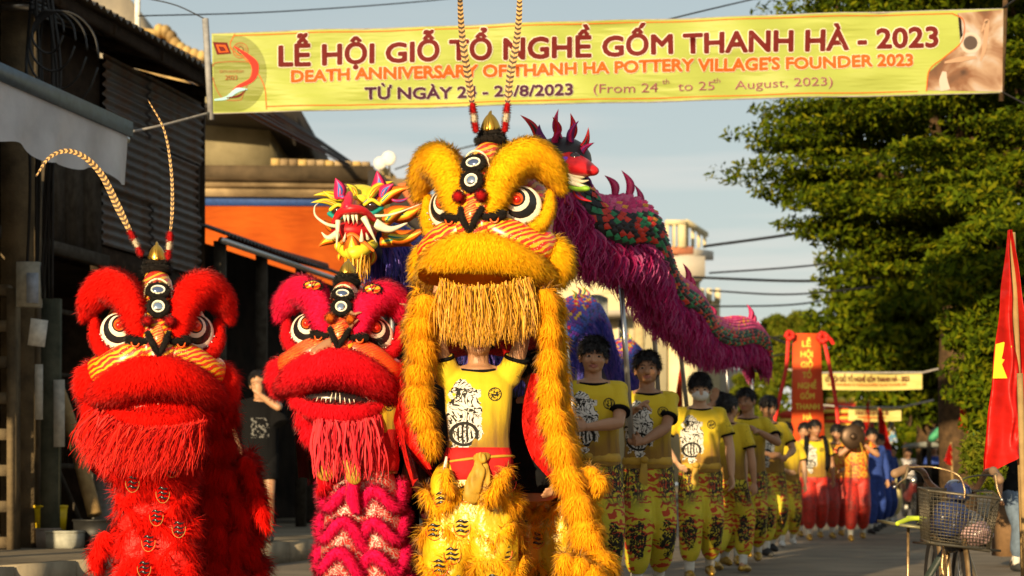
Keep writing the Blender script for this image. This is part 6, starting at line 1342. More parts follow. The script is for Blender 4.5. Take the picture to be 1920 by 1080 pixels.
# ------------------------------------------------ red lion at the left
RD = 10.5
rl = thing('lion_costume', 'bright scarlet red lion dance costume at the left with curved pheasant feathers', 'lion costume', at(300, RD))
fe = [[W(245, 437, 10.5), W(222, 390, 10.48), W(192, 330, 10.45), W(160, 296, 10.42), W(125, 283, 10.4), (W(92, 296, 10.38)), W(68, 330, 10.36)], [W(319, 440, 10.5), W(323, 390, 10.5), W(321, 320, 10.5), W(308, 245, 10.5), W(278, 188, 10.5)]]
T, D, k = lion_head(rl, W(294, 682, RD+.1), .85, .20, -.03, .0, FR, None, feathers=fe, pom=('red', 'b'), seed=110, chin=True, open_=2, brow_r=1.08, dens=30000, ys=1.2)
g0 = np.random.default_rng(3)
red_t = random_tint('red_tassel', [(.35, .004, .002), (.6, .008, .004), (.8, .03, .01)], .55, .2, .2)
beard(rl, [W(190, 785, 10.3), W(240, 800, 10.14), W(300, 804, 10.1), W(350, 800, 10.14), W(385, 790, 10.25)], (-.42, -.35, -.75), 1000, .26, .0046, red_t, 15, .05, .28, spread=.16)
beard(rl, [W(175, 770, 10.35), W(215, 790, 10.22)], (-.6, -.2, -.7), 150, .2, .008, red_t, 16, .05, .4)
fur_column(rl, [W(170, 750, 10.45), W(172, 790, 10.42), W(185, 830, 10.4), W(215, 870, 10.4), W(222, 900, 10.4)], [.05, .07, .075, .08, .05], FR[1], .1, 17000, 121, nl=4, tuft=.8)
fur_column(rl, [W(425, 700, 10.75), W(425, 760, 10.9), W(418, 820, 11.0), W(422, 880, 11.1), W(440, 930, 11.1), W(454, 985, 11.1), W(440, 1050, 11.1), W(445, 1130, 11.1)], [.06, .075, .08, .08, .07, .065, .06, .06], FR[1], .1, 17000, 122, nl=7, tuft=.8)
fur_column(rl, [W(398, 760, 10.8), W(402, 840, 11.0), W(400, 920, 11.1), W(408, 1000, 11.1), W(405, 1120, 11.1)], [.07, .09, .09, .09, .09], FR[1], .1, 15000, 123, nl=6, tuft=.8)
cape(rl, [W(165, 880, 10.9), W(170, 780, 10.9), W(190, 700, 10.85), W(230, 620, 10.8), W(290, 590, 10.8), W(360, 620, 10.8), W(405, 720, 11.0), W(425, 860, 11.2), W(440, 1000, 11.3), W(440, 1130, 11.3)],
     [W(250, 980, 11.9), W(250, 900, 11.9), W(265, 830, 11.9), W(290, 790, 11.9), W(330, 770, 11.9), W(380, 790, 11.9), W(420, 850, 11.9), W(440, 950, 11.9), W(455, 1050, 11.9), W(460, 1130, 11.9)], satin_r, seed=2)
q = MB(); V, Fq = loft([(W(290, 905, RD)[0], RD, .8, .2, .15), (W(295, 905, RD)[0], RD, 1.0, .22, .17), (W(300, 905, RD)[0], RD, 1.2, .23, .17), (W(300, 905, RD)[0], RD, 1.4, .2, .14)], 26)
fur(q, V, Fq, 17000, .09, .004, (0, 0, -1), .62, 0, .7, 5, 131, base=0); q.build('body_fur', FR[1], rl, fn=True, stuff=True)
rt = thing('lion_trousers', 'shaggy scarlet fur trousers with small black stripe patches under the left red lion', 'trousers', at(290, RD))
pair(rt, (262, 322), RD, .84, .095, satin_r, FR[0], .1, .05, .024, 8.1, 3, zs=np.arange(.82, .08, -.1), dens=17000, markm=lac_k, rim=rim_w, marks={}, tuft=.95)
for (x, y) in ((322, 877), (305, 925), (293, 968), (278, 1016), (270, 1065), (248, 905), (335, 990)): tri_marks(rt, W(x, y, RD-.19), .026, lac_k, rim=plain('dull_gold', (.35, .2, .04), .5))
rt2 = thing('lion_trousers', 'darker shaded scarlet fur trousers of the rear dancer behind the left red lion', 'trousers', at(410, 11.3))
pair(rt2, (385, 440), 11.25, .84, .115, satin_r, FR[1], .11, .05, .034, 9.3, 3, zs=np.arange(.9, .08, -.11), dens=13000, tuft=.95)
for (x, y, dx) in ((205, 1000, -.12), (470, 920, .12), (455, 860, .1)): fur_column(rl, [W(x, y, 10.5+.6*(x > 300)), W(x+dx*150, y+30, 10.48+.6*(x > 300)), W(x+dx*230, y+70, 10.45+.6*(x > 300))], [.05, .06, .03], FR[0], .1, 15000, int(x), nl=2, tuft=.8)
person('dancer hidden inside the left red lion costume', at(300, RD+.05), 1.45, 0, wl=(-.2, -.05, 1.75), wr=(.2, -.05, 1.75), shirt=black_c, legs=False, pants=None, vox=.013, collar=None, face=False, group='lion dancers')

# ------------------------------------------------ crimson-pink lion
PD = 10.9
pl = thing('lion_costume', 'crimson and hot pink lion dance costume with tilted head between the red and yellow lions', 'lion costume', at(640, PD))
T, D, k = lion_head(pl, W(640, 682, PD+.1), .81, .02, -.16, .06, FP, None, pom=('orange',), seed=210, chin=True, open_=16, brow_r=1.1, ears=True, facem=face_o, panel=paint_mat('painted_stripe_panel', (.62, .1, .01), (.65, .03, .01), (.78, .6, .2), 2.4), dens=30000, ys=1.15, browm=FPB)
beard(pl, [W(590, 785, 10.72), W(630, 792, 10.66), W(680, 790, 10.7), W(712, 780, 10.8)], (.02, -.1, -1), 260, .3, .01, random_tint('crimson_tassel', [(.35, .01, .015), (.6, .015, .03), (.72, .04, .05)], .6, .2), 35, .06, .3)
fur_column(pl, [W(566, 760, 10.8), W(575, 800, 10.8), W(605, 840, 10.78), W(615, 880, 10.8), W(600, 920, 10.8)], [.04, .06, .07, .06, .03], FP[0], .08, 17000, 221, nl=4)
fur_column(pl, [W(760, 680, 10.95), W(765, 730, 10.95), W(755, 790, 10.95), W(765, 840, 10.95)], [.05, .06, .05, .03], FP[0], .08, 15000, 222, nl=4)
cape(pl, [W(565, 900, 11.2), W(560, 800, 11.2), W(570, 740, 11.2), W(600, 690, 11.15), W(650, 660, 11.1), W(720, 690, 11.1), W(770, 750, 11.1), W(800, 820, 11.1), W(815, 890, 11.1)],
     [W(620, 960, 12.2), W(620, 900, 12.2), W(630, 850, 12.2), W(650, 820, 12.2), W(690, 800, 12.2), W(740, 810, 12.2), W(770, 850, 12.2), W(785, 900, 12.2), W(790, 960, 12.2)], lining, seed=4)
q = MB(); V, Fq = grid(lambda u, v: W(np.interp(u, [0, .3, .7, 1], [752, 760, 790, 815])-v*28*math.sin(u*PI), 740+u*160, 10.75+.06*math.sin(v*3)), 20, 8); q.add(V, Fq); q.build('red_side_cloth', satin_r, pl)
ptr = thing('lion_trousers', 'red and silver brocade trousers edged with hot pink fur garlands', 'trousers', at(675, PD))
legs = []
for i, x in enumerate((638, 722)):
    bx = W(x, 905, PD)[0]; hip = np.array((bx*.65+W(680, 905, PD)[0]*.35, PD, .8)); ank = np.array((bx, PD+.03*i, .08)); legs.append(([hip, (hip+ank)/2, ank], [.11, .128, .11]))
    for j, z in enumerate((.70, .53, .36, .19)):
        t_ = (.8-z)/.72; c = hip*(1-t_)+ank*t_; r_ = .124+.008*t_; sg = 1 if i else -1
        pts = [c+np.array((math.cos(a)*r_*1.04, math.sin(a)*r_*1.04, .062*math.cos(3*(a+PI/2)+sg*.5+j*.3)+.035*math.cos(a)*sg)) for a in np.linspace(0, 2*PI, 49)]
        q = MB(); V, Fq = tube(pts, .03, 14, None); fur(q, V, Fq, 26000, .032, .003, (0, 0, -.4), .35, 0, .25, 8, 230+j+i*9, base=0); q.build('fur_garland', FP[1], ptr, fn=True, stuff=True)
cx = W(680, 905, PD)[0]; fused_trousers(ptr, legs, [(cx, PD, .6, .16, .12), (cx, PD, .75, .178, .125), (cx, PD, .89, .15, .115)], brocade_r)
fur_column(ptr, [W(668, 885, 10.72), W(660, 925, 10.72), W(668, 960, 10.73)], [.035, .05, .04], FP[1], .03, 22000, 241, nl=2, lump=.1)
pdn = person('pink lion dancer turned sideways in gold shirt with bare shoulder under the head', at(690, PD), 1.6, .5, wl=(-.16, -.1, 1.72), wr=(.2, -.08, 1.78), el=(-1, 0, -.4), er=(1, -.2, -.3), dl=(0, -.2, 1), dr=(0, -.2, 1), skin=skin_b, legs=False, pants=None, vox=.0095, group='lion dancers', curl=(.8, .8), face=False)
q = MB(); V, Fq = loft([(0, 0, .92, .182, .14), (0, 0, .98, .182, .137), (0, 0, 1.08, .176, .13), (0, 0, 1.16, .17, .125)], 36); V = fold(V, .012, 14, (1, 1, 3)); q.add(V, Fq); P_(pdn, 'red_sash', q, red_sash)
for pts, rr in (([W(645, 862, 10.68), W(622, 874, 10.68), W(610, 886, 10.7)], [.02, .045, .05]), ([W(648, 868, 10.65), W(660, 880, 10.65), W(664, 895, 10.66)], [.02, .035, .04])):
    q = MB(); V, Fq = rtube(pts, rr, 12, 14, .4, (0, -1, 0)); V = fold(V, .006, 20); q.add(V, Fq); q.build('gold_knot', yel_cloth, ptr)
person('second pink lion dancer crouching behind whose forearm reaches to the front dancer', at(745, 11.75), 1.45, -.1, lean=.3, wl=(-.12, -.5, 1.0), wr=(.14, -.45, 1.02), shirt=black_c, pants=black_c, vox=.012, collar=None, face=False, group='lion dancers', shoes=shoe_d)
# ================================================================ DRAGONS
def flame_fin(root, base, tip, w, cols, bend=.15, th=.012, nm='fin', nrmv=(0, -1, 0), n=14, wav=.0):
    """flame shaped plate in nested colours"""
    base = np.array(base); tip = np.array(tip); ax = tip-base; L_ = np.linalg.norm(ax); ax = ax/L_; nn = nrm(np.array(nrmv, float)-ax*(np.array(nrmv)@ax)); sd = np.cross(ax, nn)
    e = thing_part(nm, root)
    for i, mt in enumerate(cols):
        s_ = (1, .68, .36)[i]; l0, l1 = (0, 1) if i == 0 else ((.06, .86) if i == 1 else (.12, .62)); q = MB(); rows = []
        for j in range(n):
            t = j/(n-1); u = l0+(l1-l0)*t; ww = w*s_*max(.02, math.sin(PI*min(1, (t*.85+.15)))**.8*(1-t*.35))*(1+wav*math.sin(u*22)); c = base+ax*L_*u+sd*bend*L_*math.sin(u*PI)*1.0
            for k2, (a, b) in enumerate(((-1, 0), (0, 1), (1, 0), (0, -1))): rows.append(c+sd*a*ww/2+nn*b*(th/2+i*.003)*(1-t*.7))
        V = np.array(rows); Fs = [(r_*4+k2, r_*4+(k2+1) % 4, (r_+1)*4+(k2+1) % 4, (r_+1)*4+k2) for r_ in range(n-1) for k2 in range(4)]+[(0, 3, 2, 1), (4*n-4, 4*n-3, 4*n-2, 4*n-1)]
        q.add(V, Fs); q.build('layer', mt, e, False)
def cone(root, pts, r0, mat, nm, seg=10, n=12, flat=1.):
    q = MB(); q.add(*tube(pts, list(np.linspace(r0, r0*.12, len(pts))), seg, n, flat=flat)); return q.build(nm, mat, root)
cY, cO, cT, cP, cB, cW = plain('dragon_yellow', (.72, .58, .03), .45), plain('dragon_orange', (.72, .14, .01), .45), plain('dragon_teal', (.01, .26, .22), .45), plain('dragon_pink', (.66, .02, .12), .45), plain('dragon_blue', (.03, .12, .42), .45), plain('dragon_ivory', (.75, .68, .5), .4)
cR, cDP, cG = plain('dragon_red', (.62, .015, .02), .4), plain('dragon_violet', (.2, .03, .2), .5), plain('dragon_lime', (.25, .5, .04), .5)
ball = plain('glass_eye', (.03, .015, .012), .08, 0, .1, 10, 0, .8)
def scale_body(root, path, r, rows_mats, belly, top_mat=None, seg=16, dens=.055, sc=1., arc=(-.62*PI, .62*PI), seed=1, nm='scales', smat=None):
    """scaly tube; rows_mats maps angle from the top to material slots"""
    n = 90; P = catmull(path, n); T_, A, B = frames(P, (0, 0, 1.)); rr = catmull(np.c_[r, r, r], n)[:, 0] if hasattr(r, '__len__') else np.full(n, r)
    g = np.random.default_rng(seed); B2 = -B; up = np.where((B2[:, 2:] > 0), B2, -B2)
    q = MB(); V, Fq = tube(P, rr*.97, 18, None); q.add(V, Fq); q.build('body', belly, root)
    Ls = np.r_[0, np.cumsum(np.linalg.norm(np.diff(P, axis=0), axis=1))]; q = MB(); ns = int(Ls[-1]/dens/.55); i0 = 0
    for i in range(ns):
        s_ = Ls[-1]*i/ns; I = np.interp(s_, Ls, np.arange(n)); k = int(min(n-2, I)); t = I-k; f_ = lambda X: X[k]*(1-t)+X[k+1]*t
        p, tt, a, u, R0 = f_(P), nrm(f_(T_)), nrm(f_(A)), nrm(f_(up)), rr[k]; m_ = max(3, int((arc[1]-arc[0])*R0/dens))
        for j in range(m_):
            th = arc[0]+(arc[1]-arc[0])*(j+.5*(i % 2)+.25)/m_; d = u*math.cos(th)+a*math.sin(th); sd = -u*math.sin(th)+a*math.cos(th); c = p+d*R0; w = dens*.43; l = dens*.72
            mi = rows_mats(abs(th), g, i, j)
            q.add(np.array([c-tt*l*.5+d*.0, c+sd*w+d*.002, c+tt*l*.75+d*.016*sc, c-sd*w+d*.002, c+d*.014*sc]), [(0, 1, 4), (1, 2, 4), (2, 3, 4), (3, 0, 4)], mi)
    q.build(nm, smat, root, False, stuff=True); return P, T_, A, up, rr
def fringe(root, P, A, up, rr, L_, mat, n=5000, w=.009, seed=1, th=(1.5, 2.0), both=True, nm='fringe', t0=0., t1=1., flare=.5, wav=.05, sag=.6):
    g = np.random.default_rng(seed); k = g.integers(int(t0*(len(P)-2)), int(t1*(len(P)-2)), n); t = g.random((n, 1)); sg = np.where(g.random(n) < .5, -1, 1)[:, None] if both else 1
    a = g.uniform(*th, n)[:, None]; pk = P[k]*(1-t)+P[k+1]*t; d = up[k]*np.cos(a)+A[k]*np.sin(a)*sg; q = MB(); strands(q, pk+d*rr[k][:, None], d*flare+np.array((0, 0, -1.))+g.normal(size=(n, 3))*.16, L_, w, 0, sag, seed, wav, 5, .65); return q.build(nm, mat, root, stuff=True)
# --- magenta dragon
md = thing('dragon', 'long magenta and black scaled dragon carried on poles above the dancers at the right', 'dragon', at(1200, 14.5))
pth = [W(1042, 300, 12.9), W(1064, 352, 12.9), W(1088, 408, 13.0), W(1132, 430, 13.2), W(1178, 430, 13.5), W(1208, 480, 13.9), W(1240, 540, 14.6), W(1282, 575, 15.6), W(1312, 618, 16.8), W(1350, 632, 18), W(1388, 628, 19.2), W(1413, 645, 20.2), W(1426, 682, 21)]
mags = [plain('scale_magenta', (.55, .02, .13), .4), plain('scale_green', (.02, .2, .08), .4), plain('scale_red', (.6, .03, .015), .4), plain('scale_black', (.015, .012, .015), .4), plain('scale_orange', (.7, .25, .02), .4), plain('scale_pink', (.62, .08, .2), .4)]
def rmM(th, g, i, j):
    if th < 1.15: return int(g.choice([0, 5, 0, 4, 5], p=[.3, .3, .2, .08, .12]))
    return int(g.choice([1, 2, 3, 4], p=[.22, .26, .49, .03]))
stripem = N('belly_stripes'); wv = stripem.wave(3.4, 1.2, 1, None, 'Z'); stripem.col(stripem.ramp(wv, [(.4, (.22, .006, .05)), (.55, (.45, .03, .12))])); stripem.set(.7)
P, T_, A, up, rr = scale_body(md, pth, [.06, .14, .185, .205, .205, .17, .15, .16, .155, .16, .16, .15, .11], rmM, mags[3], dens=.062, smat=mags, arc=(-.66*PI, .66*PI), sc=1.6)
mfr = random_tint('magenta_fringe', [(.16, .006, .045), (.36, .015, .1), (.5, .03, .17), (.5, .12, .28), (.28, .02, .15)], .8, .05, .3)
fringe(md, P, A, up, rr, .19, mfr, 3600, .013, 3, (2.15, 2.7), t0=.04, t1=.6, wav=.16, flare=.1, sag=1.2); fringe(md, P, A, up, rr, .15, mfr, 3600, .012, 4, (2.05, 2.6), t0=.55, t1=1., wav=.07, flare=.15); fringe(md, P, A, up, rr, .16, mfr, 2500, .010, 5, (2.6, 3.1), t0=.1, t1=.8, flare=.1)
# hanging belly curtain
q = MB(); V = []; nC = len(P)
for i in range(nC):
    for j in range(7):
        v = j/6; hgt = (.17+.04*math.sin(i*.9))*min(1, max(.1, (i-6)/22)); V.append(P[i]-np.array((0, 0, rr[i]*.6+v*hgt))+A[i]*.03*math.sin(i*.5+v*3))
q.add(np.array(V), np.array([(i*7+j, (i+1)*7+j, (i+1)*7+j+1, i*7+j+1) for i in range(nC-1) for j in range(6)])); q.build('belly_cloth', stripem.m, md)
for i, (k, h_, w2) in enumerate(((26, .15, .07), (29, .17, .07), (32, .14, .06), (35, .1, .05), (52, .17, .06), (54, .15, .06), (64, .1, .05), (78, .17, .07), (80, .14, .06), (85, .18, .06), (88, .2, .06))):
    u = up[k]; flame_fin(md, P[k]+u*rr[k]*.9, P[k]+u*(rr[k]+h_)+T_[k]*-.1, w2, (mags[0], mags[5]), .2, nm='back_fin')
for (x, y, x2, y2, Y) in ((1194, 455, 1186, 497, 13.6), (1288, 570, 1303, 600, 16.2)): flame_fin(md, W(x, y, Y), W(x2, y2, Y-.05), .085, (mags[2], plain('pale_pink', (.65, .3, .35), .5), mags[2]), .1, nm='side_fin')
for i, (a, b) in enumerate((((1160, 470, 13.6), (1184, 822, 13.62)), ((1222, 560, 15.1), (1236, 760, 15.4)), ((1271, 620, 16.6), (1292, 800, 17.2)), ((1310, 660, 18), (1316, 800, 18.6)), ((1362, 670, 19.8), (1366, 800, 20)), ((1410, 690, 22), (1411, 800, 22)))):
    q = MB(); q.add(*tube([W(*a), W(*b)], .019, 10)); q.build('carrying_pole', steel, md)
hp0 = W(1052, 300, 12.3)
q = MB(); V, Fq = ell(hp0, (.19, .2, .14), seg=20, rings=12); q.add(V, Fq); q.build('head', mags[3], md)
q = MB(); q.add(*rtube([hp0+(.02, -.1, -.02), hp0+(.1, -.25, -.08), hp0+(.17, -.36, -.12)], [.1, .09, .05], 14, 12, .7)); q.build('snout', cR, md)
q = MB(); q.add(*rtube([hp0+(.02, -.1, -.14), hp0+(.1, -.22, -.2), hp0+(.14, -.3, -.22)], [.06, .05, .03], 12, 10, .6)); q.build('lower_jaw', cG, md)
rs = [(-35, -30, -62, -75, .09), (-22, -35, -30, -60, .1), (-5, -40, -8, -72, .09), (8, -38, 2, -85, .08), (18, -32, 22, -78, .1), (28, -22, 36, -66, .09), (35, -15, 52, -55, .08), (40, 0, 62, -30, .08), (42, 12, 66, 20, .08), (38, 30, 60, 45, .08), (30, 45, 58, 66, .07), (-2, -20, 8, -50, .08)]
for i, (x0, y0, x1, y1, w2) in enumerate([(a, b_, c*1.12, d*1.15, e_*.62) for a, b_, c, d, e_ in rs]): flame_fin(md, W(1045+x0, 302+y0, 12.2), W(1045+x1, 302+y1, 12.15-.05*(i % 3)), w2, ((cR, cDP, cR, mags[0])[i % 4], (mags[3], cDP, mags[0])[i % 3]), .15*(-1)**i, nm='head_spike')
flame_fin(md, W(1022, 295, 12.1), W(1010, 262, 12.05), .13, (cDP, cW, cG), 0, nm='head_spike')
for x, y in ((1060, 304), (1078, 296)): q = MB(); q.add(*ell(W(x, y, 12.05), .035, seg=14, rings=10)); q.build('eye', ball if x > 1070 else plain('violet_glass', (.25, .05, .6), .1), md)
for i in range(3): cone(md, [W(1068, 326+i*7, 12.05), W(1090, 332+i*8, 12.0), W(1104, 326+i*12, 12.0)], .02, cW, 'whisker')
fringe(md, P, A, up, rr*.6, .2, random_tint('red_fringe', [(.5, .02, .01), (.7, .08, .02)], .6), 260, .012, 8, (0., 3.), t0=.0, t1=.12, nm='neck_fringe')
# --- blue dragon with colourful head
bd = thing('dragon', 'blue and violet dragon whose yellow and pink horned head rises behind the crimson lion', 'dragon', at(700, 13))
HD = 13.0
def h(x, y, d=0.): return W(x, y, HD-d)
q = MB(); V, Fq = ell(h(676, 395, -.1), (.2, .2, .17), seg=22, rings=14); q.add(V, Fq); q.build('skull', cY, bd)
q = MB(); q.add(*rtube([h(626, 416, .3), h(640, 398, .38), h(660, 392, .42), (h(682, 396, .38)), h(702, 412, .28)], [.018, .03, .034, .03, .018], 12, 22, .8)); q.add(*rtube([h(660, 385, .1), h(656, 388, .28), h(654, 392, .38)], [.07, .06, .05], 14, 12, .7)); q.build('snout', cR, bd)
q = MB(); q.add(*rtube([h(656, 364, .2), h(654, 376, .34), h(652, 388, .42)], [.02, .032, .03], 12, 10)); q.build('nose_ridge', plain('dragon_crimson', (.6, .01, .04), .4), bd)
q = MB(); V, Fq = ell(h(663, 437, .15), (.15, .2, .085), seg=20, rings=12); q.add(V, Fq); q.build('mouth', plain('mouth_red', (.42, .008, .012), .5), bd)
q = MB(); q.add(*rtube([h(635, 462, .26), h(655, 474, .36), h(676, 470, .36), h(700, 458, .26)], [.03, .045, .045, .03], 12, 16)); q.build('lower_jaw', cY, bd)
for pts in (((640, 455), (658, 440), (678, 452), (700, 470)), ): q = MB(); q.add(*rtube([h(x, y, .37) for x, y in pts], [.012, .016, .016, .008], 8, 14)); q.build('jaw_edge', cO, bd)
flame_fin(bd, h(660, 478, .39), h(660, 440, .4), .13, (cO, cY, cT), 0, nm='chin_plate', wav=.0)
for x0, y0, x1, y1, r_ in ((634, 414, 631, 466, .018), (682, 408, 706, 455, .022), (646, 404, 647, 418, .011), (652, 402, 654, 420, .012), (661, 402, 663, 421, .012), (668, 403, 670, 420, .011), (645, 452, 648, 436, .011), (678, 452, 678, 430, .016), (690, 448, 686, 436, .012)):
    cone(bd, [h(x0, y0, .38), h((x0+x1)/2, (y0+y1)/2, .4), h(x1, y1, .38)], r_, cW, 'tooth')
for s_, (x, y) in ((-1, (634, 395)), (1, (697, 386))):
    e = thing_part('eye', bd); q = MB(); q.add(*ell(h(x, y, .12), (.062, .05, .05), seg=18, rings=12)); q.build('rim', cT if s_ < 0 else cB, e)
    q = MB(); q.add(*ell(h(x, y, .16), (.045, .045, .04), seg=18, rings=12)); q.build('ball', ball, e); q = MB(); q.add(*rtube([h(x-14, y-2, .19), h(x, y-11, .21), h(x+15, y-3, .19)], .012, 8, 12)); q.build('upper_lid', cY, e)
    q = MB(); q.add(*rtube([h(x-17, y+6, .16), h(x, y+14, .19), h(x+19, y+4, .15)], .014, 8, 12)); q.build('lower_lid', cT, e)
cc = [(cO, cY, cT), (cY, cO, cY), (cO, cY, cO), (cP, cB, cP)]
spikes = [(646, 378, 588, 366, .06, 1), (648, 372, 606, 358, .05, 1), (640, 390, 583, 380, .05, 1), (690, 375, 738, 340, .07, 1), (700, 378, 762, 345, .08, 0), (710, 385, 770, 352, .09, 0), (722, 402, 796, 382, .13, 0), (720, 420, 770, 388, .11, 0), (716, 440, 800, 428, .12, 0), (712, 455, 775, 462, .11, 0), (634, 448, 596, 463, .08, 0), (636, 430, 606, 412, .07, 0), (668, 368, 650, 345, .06, 1), (690, 368, 706, 352, .05, 1),
          (636, 372, 629, 334, .1, 3), (644, 372, 640, 348, .07, 3), (702, 372, 707, 320, .12, 3), (715, 372, 738, 345, .09, 3), (735, 375, 768, 369, .03, 3), (700, 470, 692, 500, .05, 2), (640, 474, 636, 490, .04, 2), (728, 410, 785, 408, .07, 0), (690, 462, 705, 480, .04, 2)]
for i, (x0, y0, x1, y1, w2, c_) in enumerate(spikes): flame_fin(bd, h(x0, y0, .12+.02*(i % 4)), h(x1, y1, .1+.03*(i % 3)), w2, cc[c_], .13*(-1)**i, nm='flame_fin')
cone(bd, [h(634, 425, .3), h(612, 420, .32), h(592, 405, .3), h(590, 388, .28), h(598, 380, .25)], .012, cW, 'whisker', n=24); cone(bd, [h(634, 438, .3), h(615, 446, .32), h(603, 436, .3)], .028, cW, 'whisker'); cone(bd, [h(704, 420, .3), h(732, 430, .3), h(764, 418, .28)], .036, cW, 'whisker'); cone(bd, [h(690, 405, .3), h(735, 402, .28), h(800, 378, .25)], .012, cW, 'whisker')
for x, y in ((660, 380), (676, 375)): q = MB(); q.add(*ell(h(x, y, .1), (.06, .06, .035))); q.build('brow_boss', cY if x > 670 else cG, bd)
beard(bd, [h(648, 478, .33), h(664, 484, .36), h(690, 474, .3)], (0, -.1, -1), 120, .16, .008, random_tint('gold_tassel', [(.45, .2, .01), (.7, .36, .02), (.85, .5, .06)], .38, .5), 61, .02, .2)
navy = plain('dragon_navy', (.015, .03, .14), .5); bls = [navy, plain('scale_blue', (.03, .07, .4), .4), plain('scale_violet', (.12, .03, .3), .4), plain('scale_gold', (.6, .35, .03), .4), plain('scale_crimson', (.45, .02, .04), .4)]
pth = [W(690, 425, 13.15), W(735, 455, 13.6), W(790, 500, 14.2), W(860, 560, 15), W(950, 640, 15.8), W(1020, 660, 16.6), W(1062, 610, 17.1), W(1090, 590, 17.8), W(1112, 625, 18.6), W(1128, 680, 19.6), W(1150, 690, 20.6), W(1168, 665, 21.4), W(1190, 690, 22.6), W(1200, 730, 23.6)]
P2, T2, A2, up2, rr2 = scale_body(bd, pth, [.12, .15, .16, .16, .16, .16, .165, .17, .17, .16, .16, .17, .16, .1], lambda th, g, i, j: int(g.choice([3, 4, 1, 2])) if th < .9 else int(g.choice([0, 1, 2, 1])), navy, dens=.05, smat=bls)
bfr = random_tint('blue_fringe', [(.02, .03, .15), (.05, .06, .35), (.1, .06, .4), (.2, .12, .45)], .6, .2, .2)
fringe(bd, P2, A2, up2, rr2, .2, bfr, 8000, .01, 71, (1.75, 2.6), t0=.02, t1=1.)
for i in range(7): k = 44+i*2; flame_fin(bd, P2[k]+up2[k]*rr2[k]*.95, P2[k]+up2[k]*(rr2[k]+.09)-T2[k]*.06, .035, ((cY, cT), (cO, cB))[i % 2], .3, nm='back_fin')
for i in range(5): k = 74+i*2; flame_fin(bd, P2[k]+up2[k]*rr2[k]*.95, P2[k]+up2[k]*(rr2[k]+.1), .04, ((cY, cT), (cO, cB))[i % 2], .3, nm='back_fin')
for a, b in (((1057, 592, 12.75), (1083, 862, 12.42)), ((1078, 640, 17.2), (1080, 800, 17.4)), ((735, 500, 13.7), (735, 800, 13.7))): q = MB(); q.add(*tube([W(*a), W(*b)], .016, 10)); q.build('carrying_pole', plain('galvanised', (.35, .36, .37), .4, .7), bd)
q = MB(); V, Fq = grid(lambda u, v: W(1090+u*50, 560+v*60-8*math.sin(u*3), 24+.1*math.sin(u*9)), 8, 8); q.add(V, Fq); one('tarp', q, plain('grey_tarp', (.16, .17, .16), .7), 'pale tarp corner seen above the arch of the blue dragon', 'tarp')

# ================================================================ BICYCLE
BD = 7.7
bk = thing('bicycle', 'old bicycle with wire front basket parked facing the camera at the lower right', 'bicycle', at(1785, BD))
dark_metal = plain('dark_basket_wire', (.1, .085, .06), .45, .6, .3, 40, .1); brown_m = plain('brown_handlebar', (.09, .05, .035), .35, .4, .3, 30, .1); rusty = plain('rusty_chrome', (.4, .27, .14), .35, .8, .4, 40, .2)
def b(x, y, d=0.): return W(x, y, BD+d)
# basket corners top (front L, front R, back R, back L) and bottom
ft = [b(1722, 917, -.05), b(1873, 934, -.05), b(1868, 925, .24), b(1737, 912, .24)]; fb_ = [b(1729, 1014, -.02), b(1852, 1030, -.02), b(1850, 1020, .2), b(1736, 1010, .2)]
ft = [b(1742, 920, -.08), b(1875, 935, -.06), b(1862, 922, .26), b(1721, 915, .10)]; fb_ = [b(1744, 1017, -.06), b(1855, 1033, -.04), b(1846, 1022, .2), b(1727, 1012, .08)]
q = MB()
for i in range(4):
    a0, a1, b0_, b1_ = ft[i], ft[(i+1) % 4], fb_[i], fb_[(i+1) % 4]; nw = (17, 15, 17, 9)[i]
    for j in range(nw+1): t_ = j/nw; q.add(*tube([a0*(1-t_)+a1*t_, b0_*(1-t_)+b1_*t_], .0017, 5))
    for j in range(1, 15): v = (j/15)**.85; q.add(*tube([a0*(1-v)+b0_*v, a1*(1-v)+b1_*v], .0015, 5))
for j in range(9): t_ = j/8; q.add(*tube([fb_[0]*(1-t_)+fb_[1]*t_, fb_[3]*(1-t_)+fb_[2]*t_], .0017, 5))
q.build('basket_wires', dark_metal, bk, stuff=True)
for ring, r_ in ((ft, .0055), (fb_, .006)): q = MB(); q.add(*tube(np.array(ring+[ring[0]]), r_, 8)); q.build('basket_rim', dark_metal, bk)
q = MB(); q.add(*bar((fb_[0]+fb_[3])/2+(0, 0, -.008), (fb_[1]+fb_[2])/2+(0, 0, -.008), .22, .008)); q.build('basket_floor', plain('basket_floor', (.03, .027, .02), .6), bk, False)
# handlebar, grips, brake levers, cables
q = MB(); q.add(*tube([b(1690, 882, .02), b(1712, 876, .06), b(1730, 884, .16), b(1742, 905, .24), b(1765, 922, .3), b(1800, 928, .32), b(1828, 918, .3), b(1842, 898, .24), b(1850, 885, .14), b(1862, 884, .04), b(1872, 892, -.02)], .0125, 12, 60)); q.build('handlebar', brown_m, bk)
for pts in (((1678, 888, -.01), (1700, 879, .03)), ((1862, 883, .05), (1874, 900, -.05))): q = MB(); q.add(*rtube([b(*p) for p in pts], .018, 12, 8)); q.build('grip', plain('worn_grip', (.22, .13, .07), .6), bk)
for pts in (((1702, 876, -.02), (1698, 895, -.04), (1690, 902, -.05), (1677, 913, -.06)), ((1866, 888, -.05), (1870, 915, -.07), (1878, 937, -.08))): cone(bk, [b(*p) for p in pts], .007, rusty, 'brake_lever'); q = MB(); q.add(*ell(b(*pts[-1]), .006, seg=8, rings=6)); q.build('lever_ball', steel, bk)
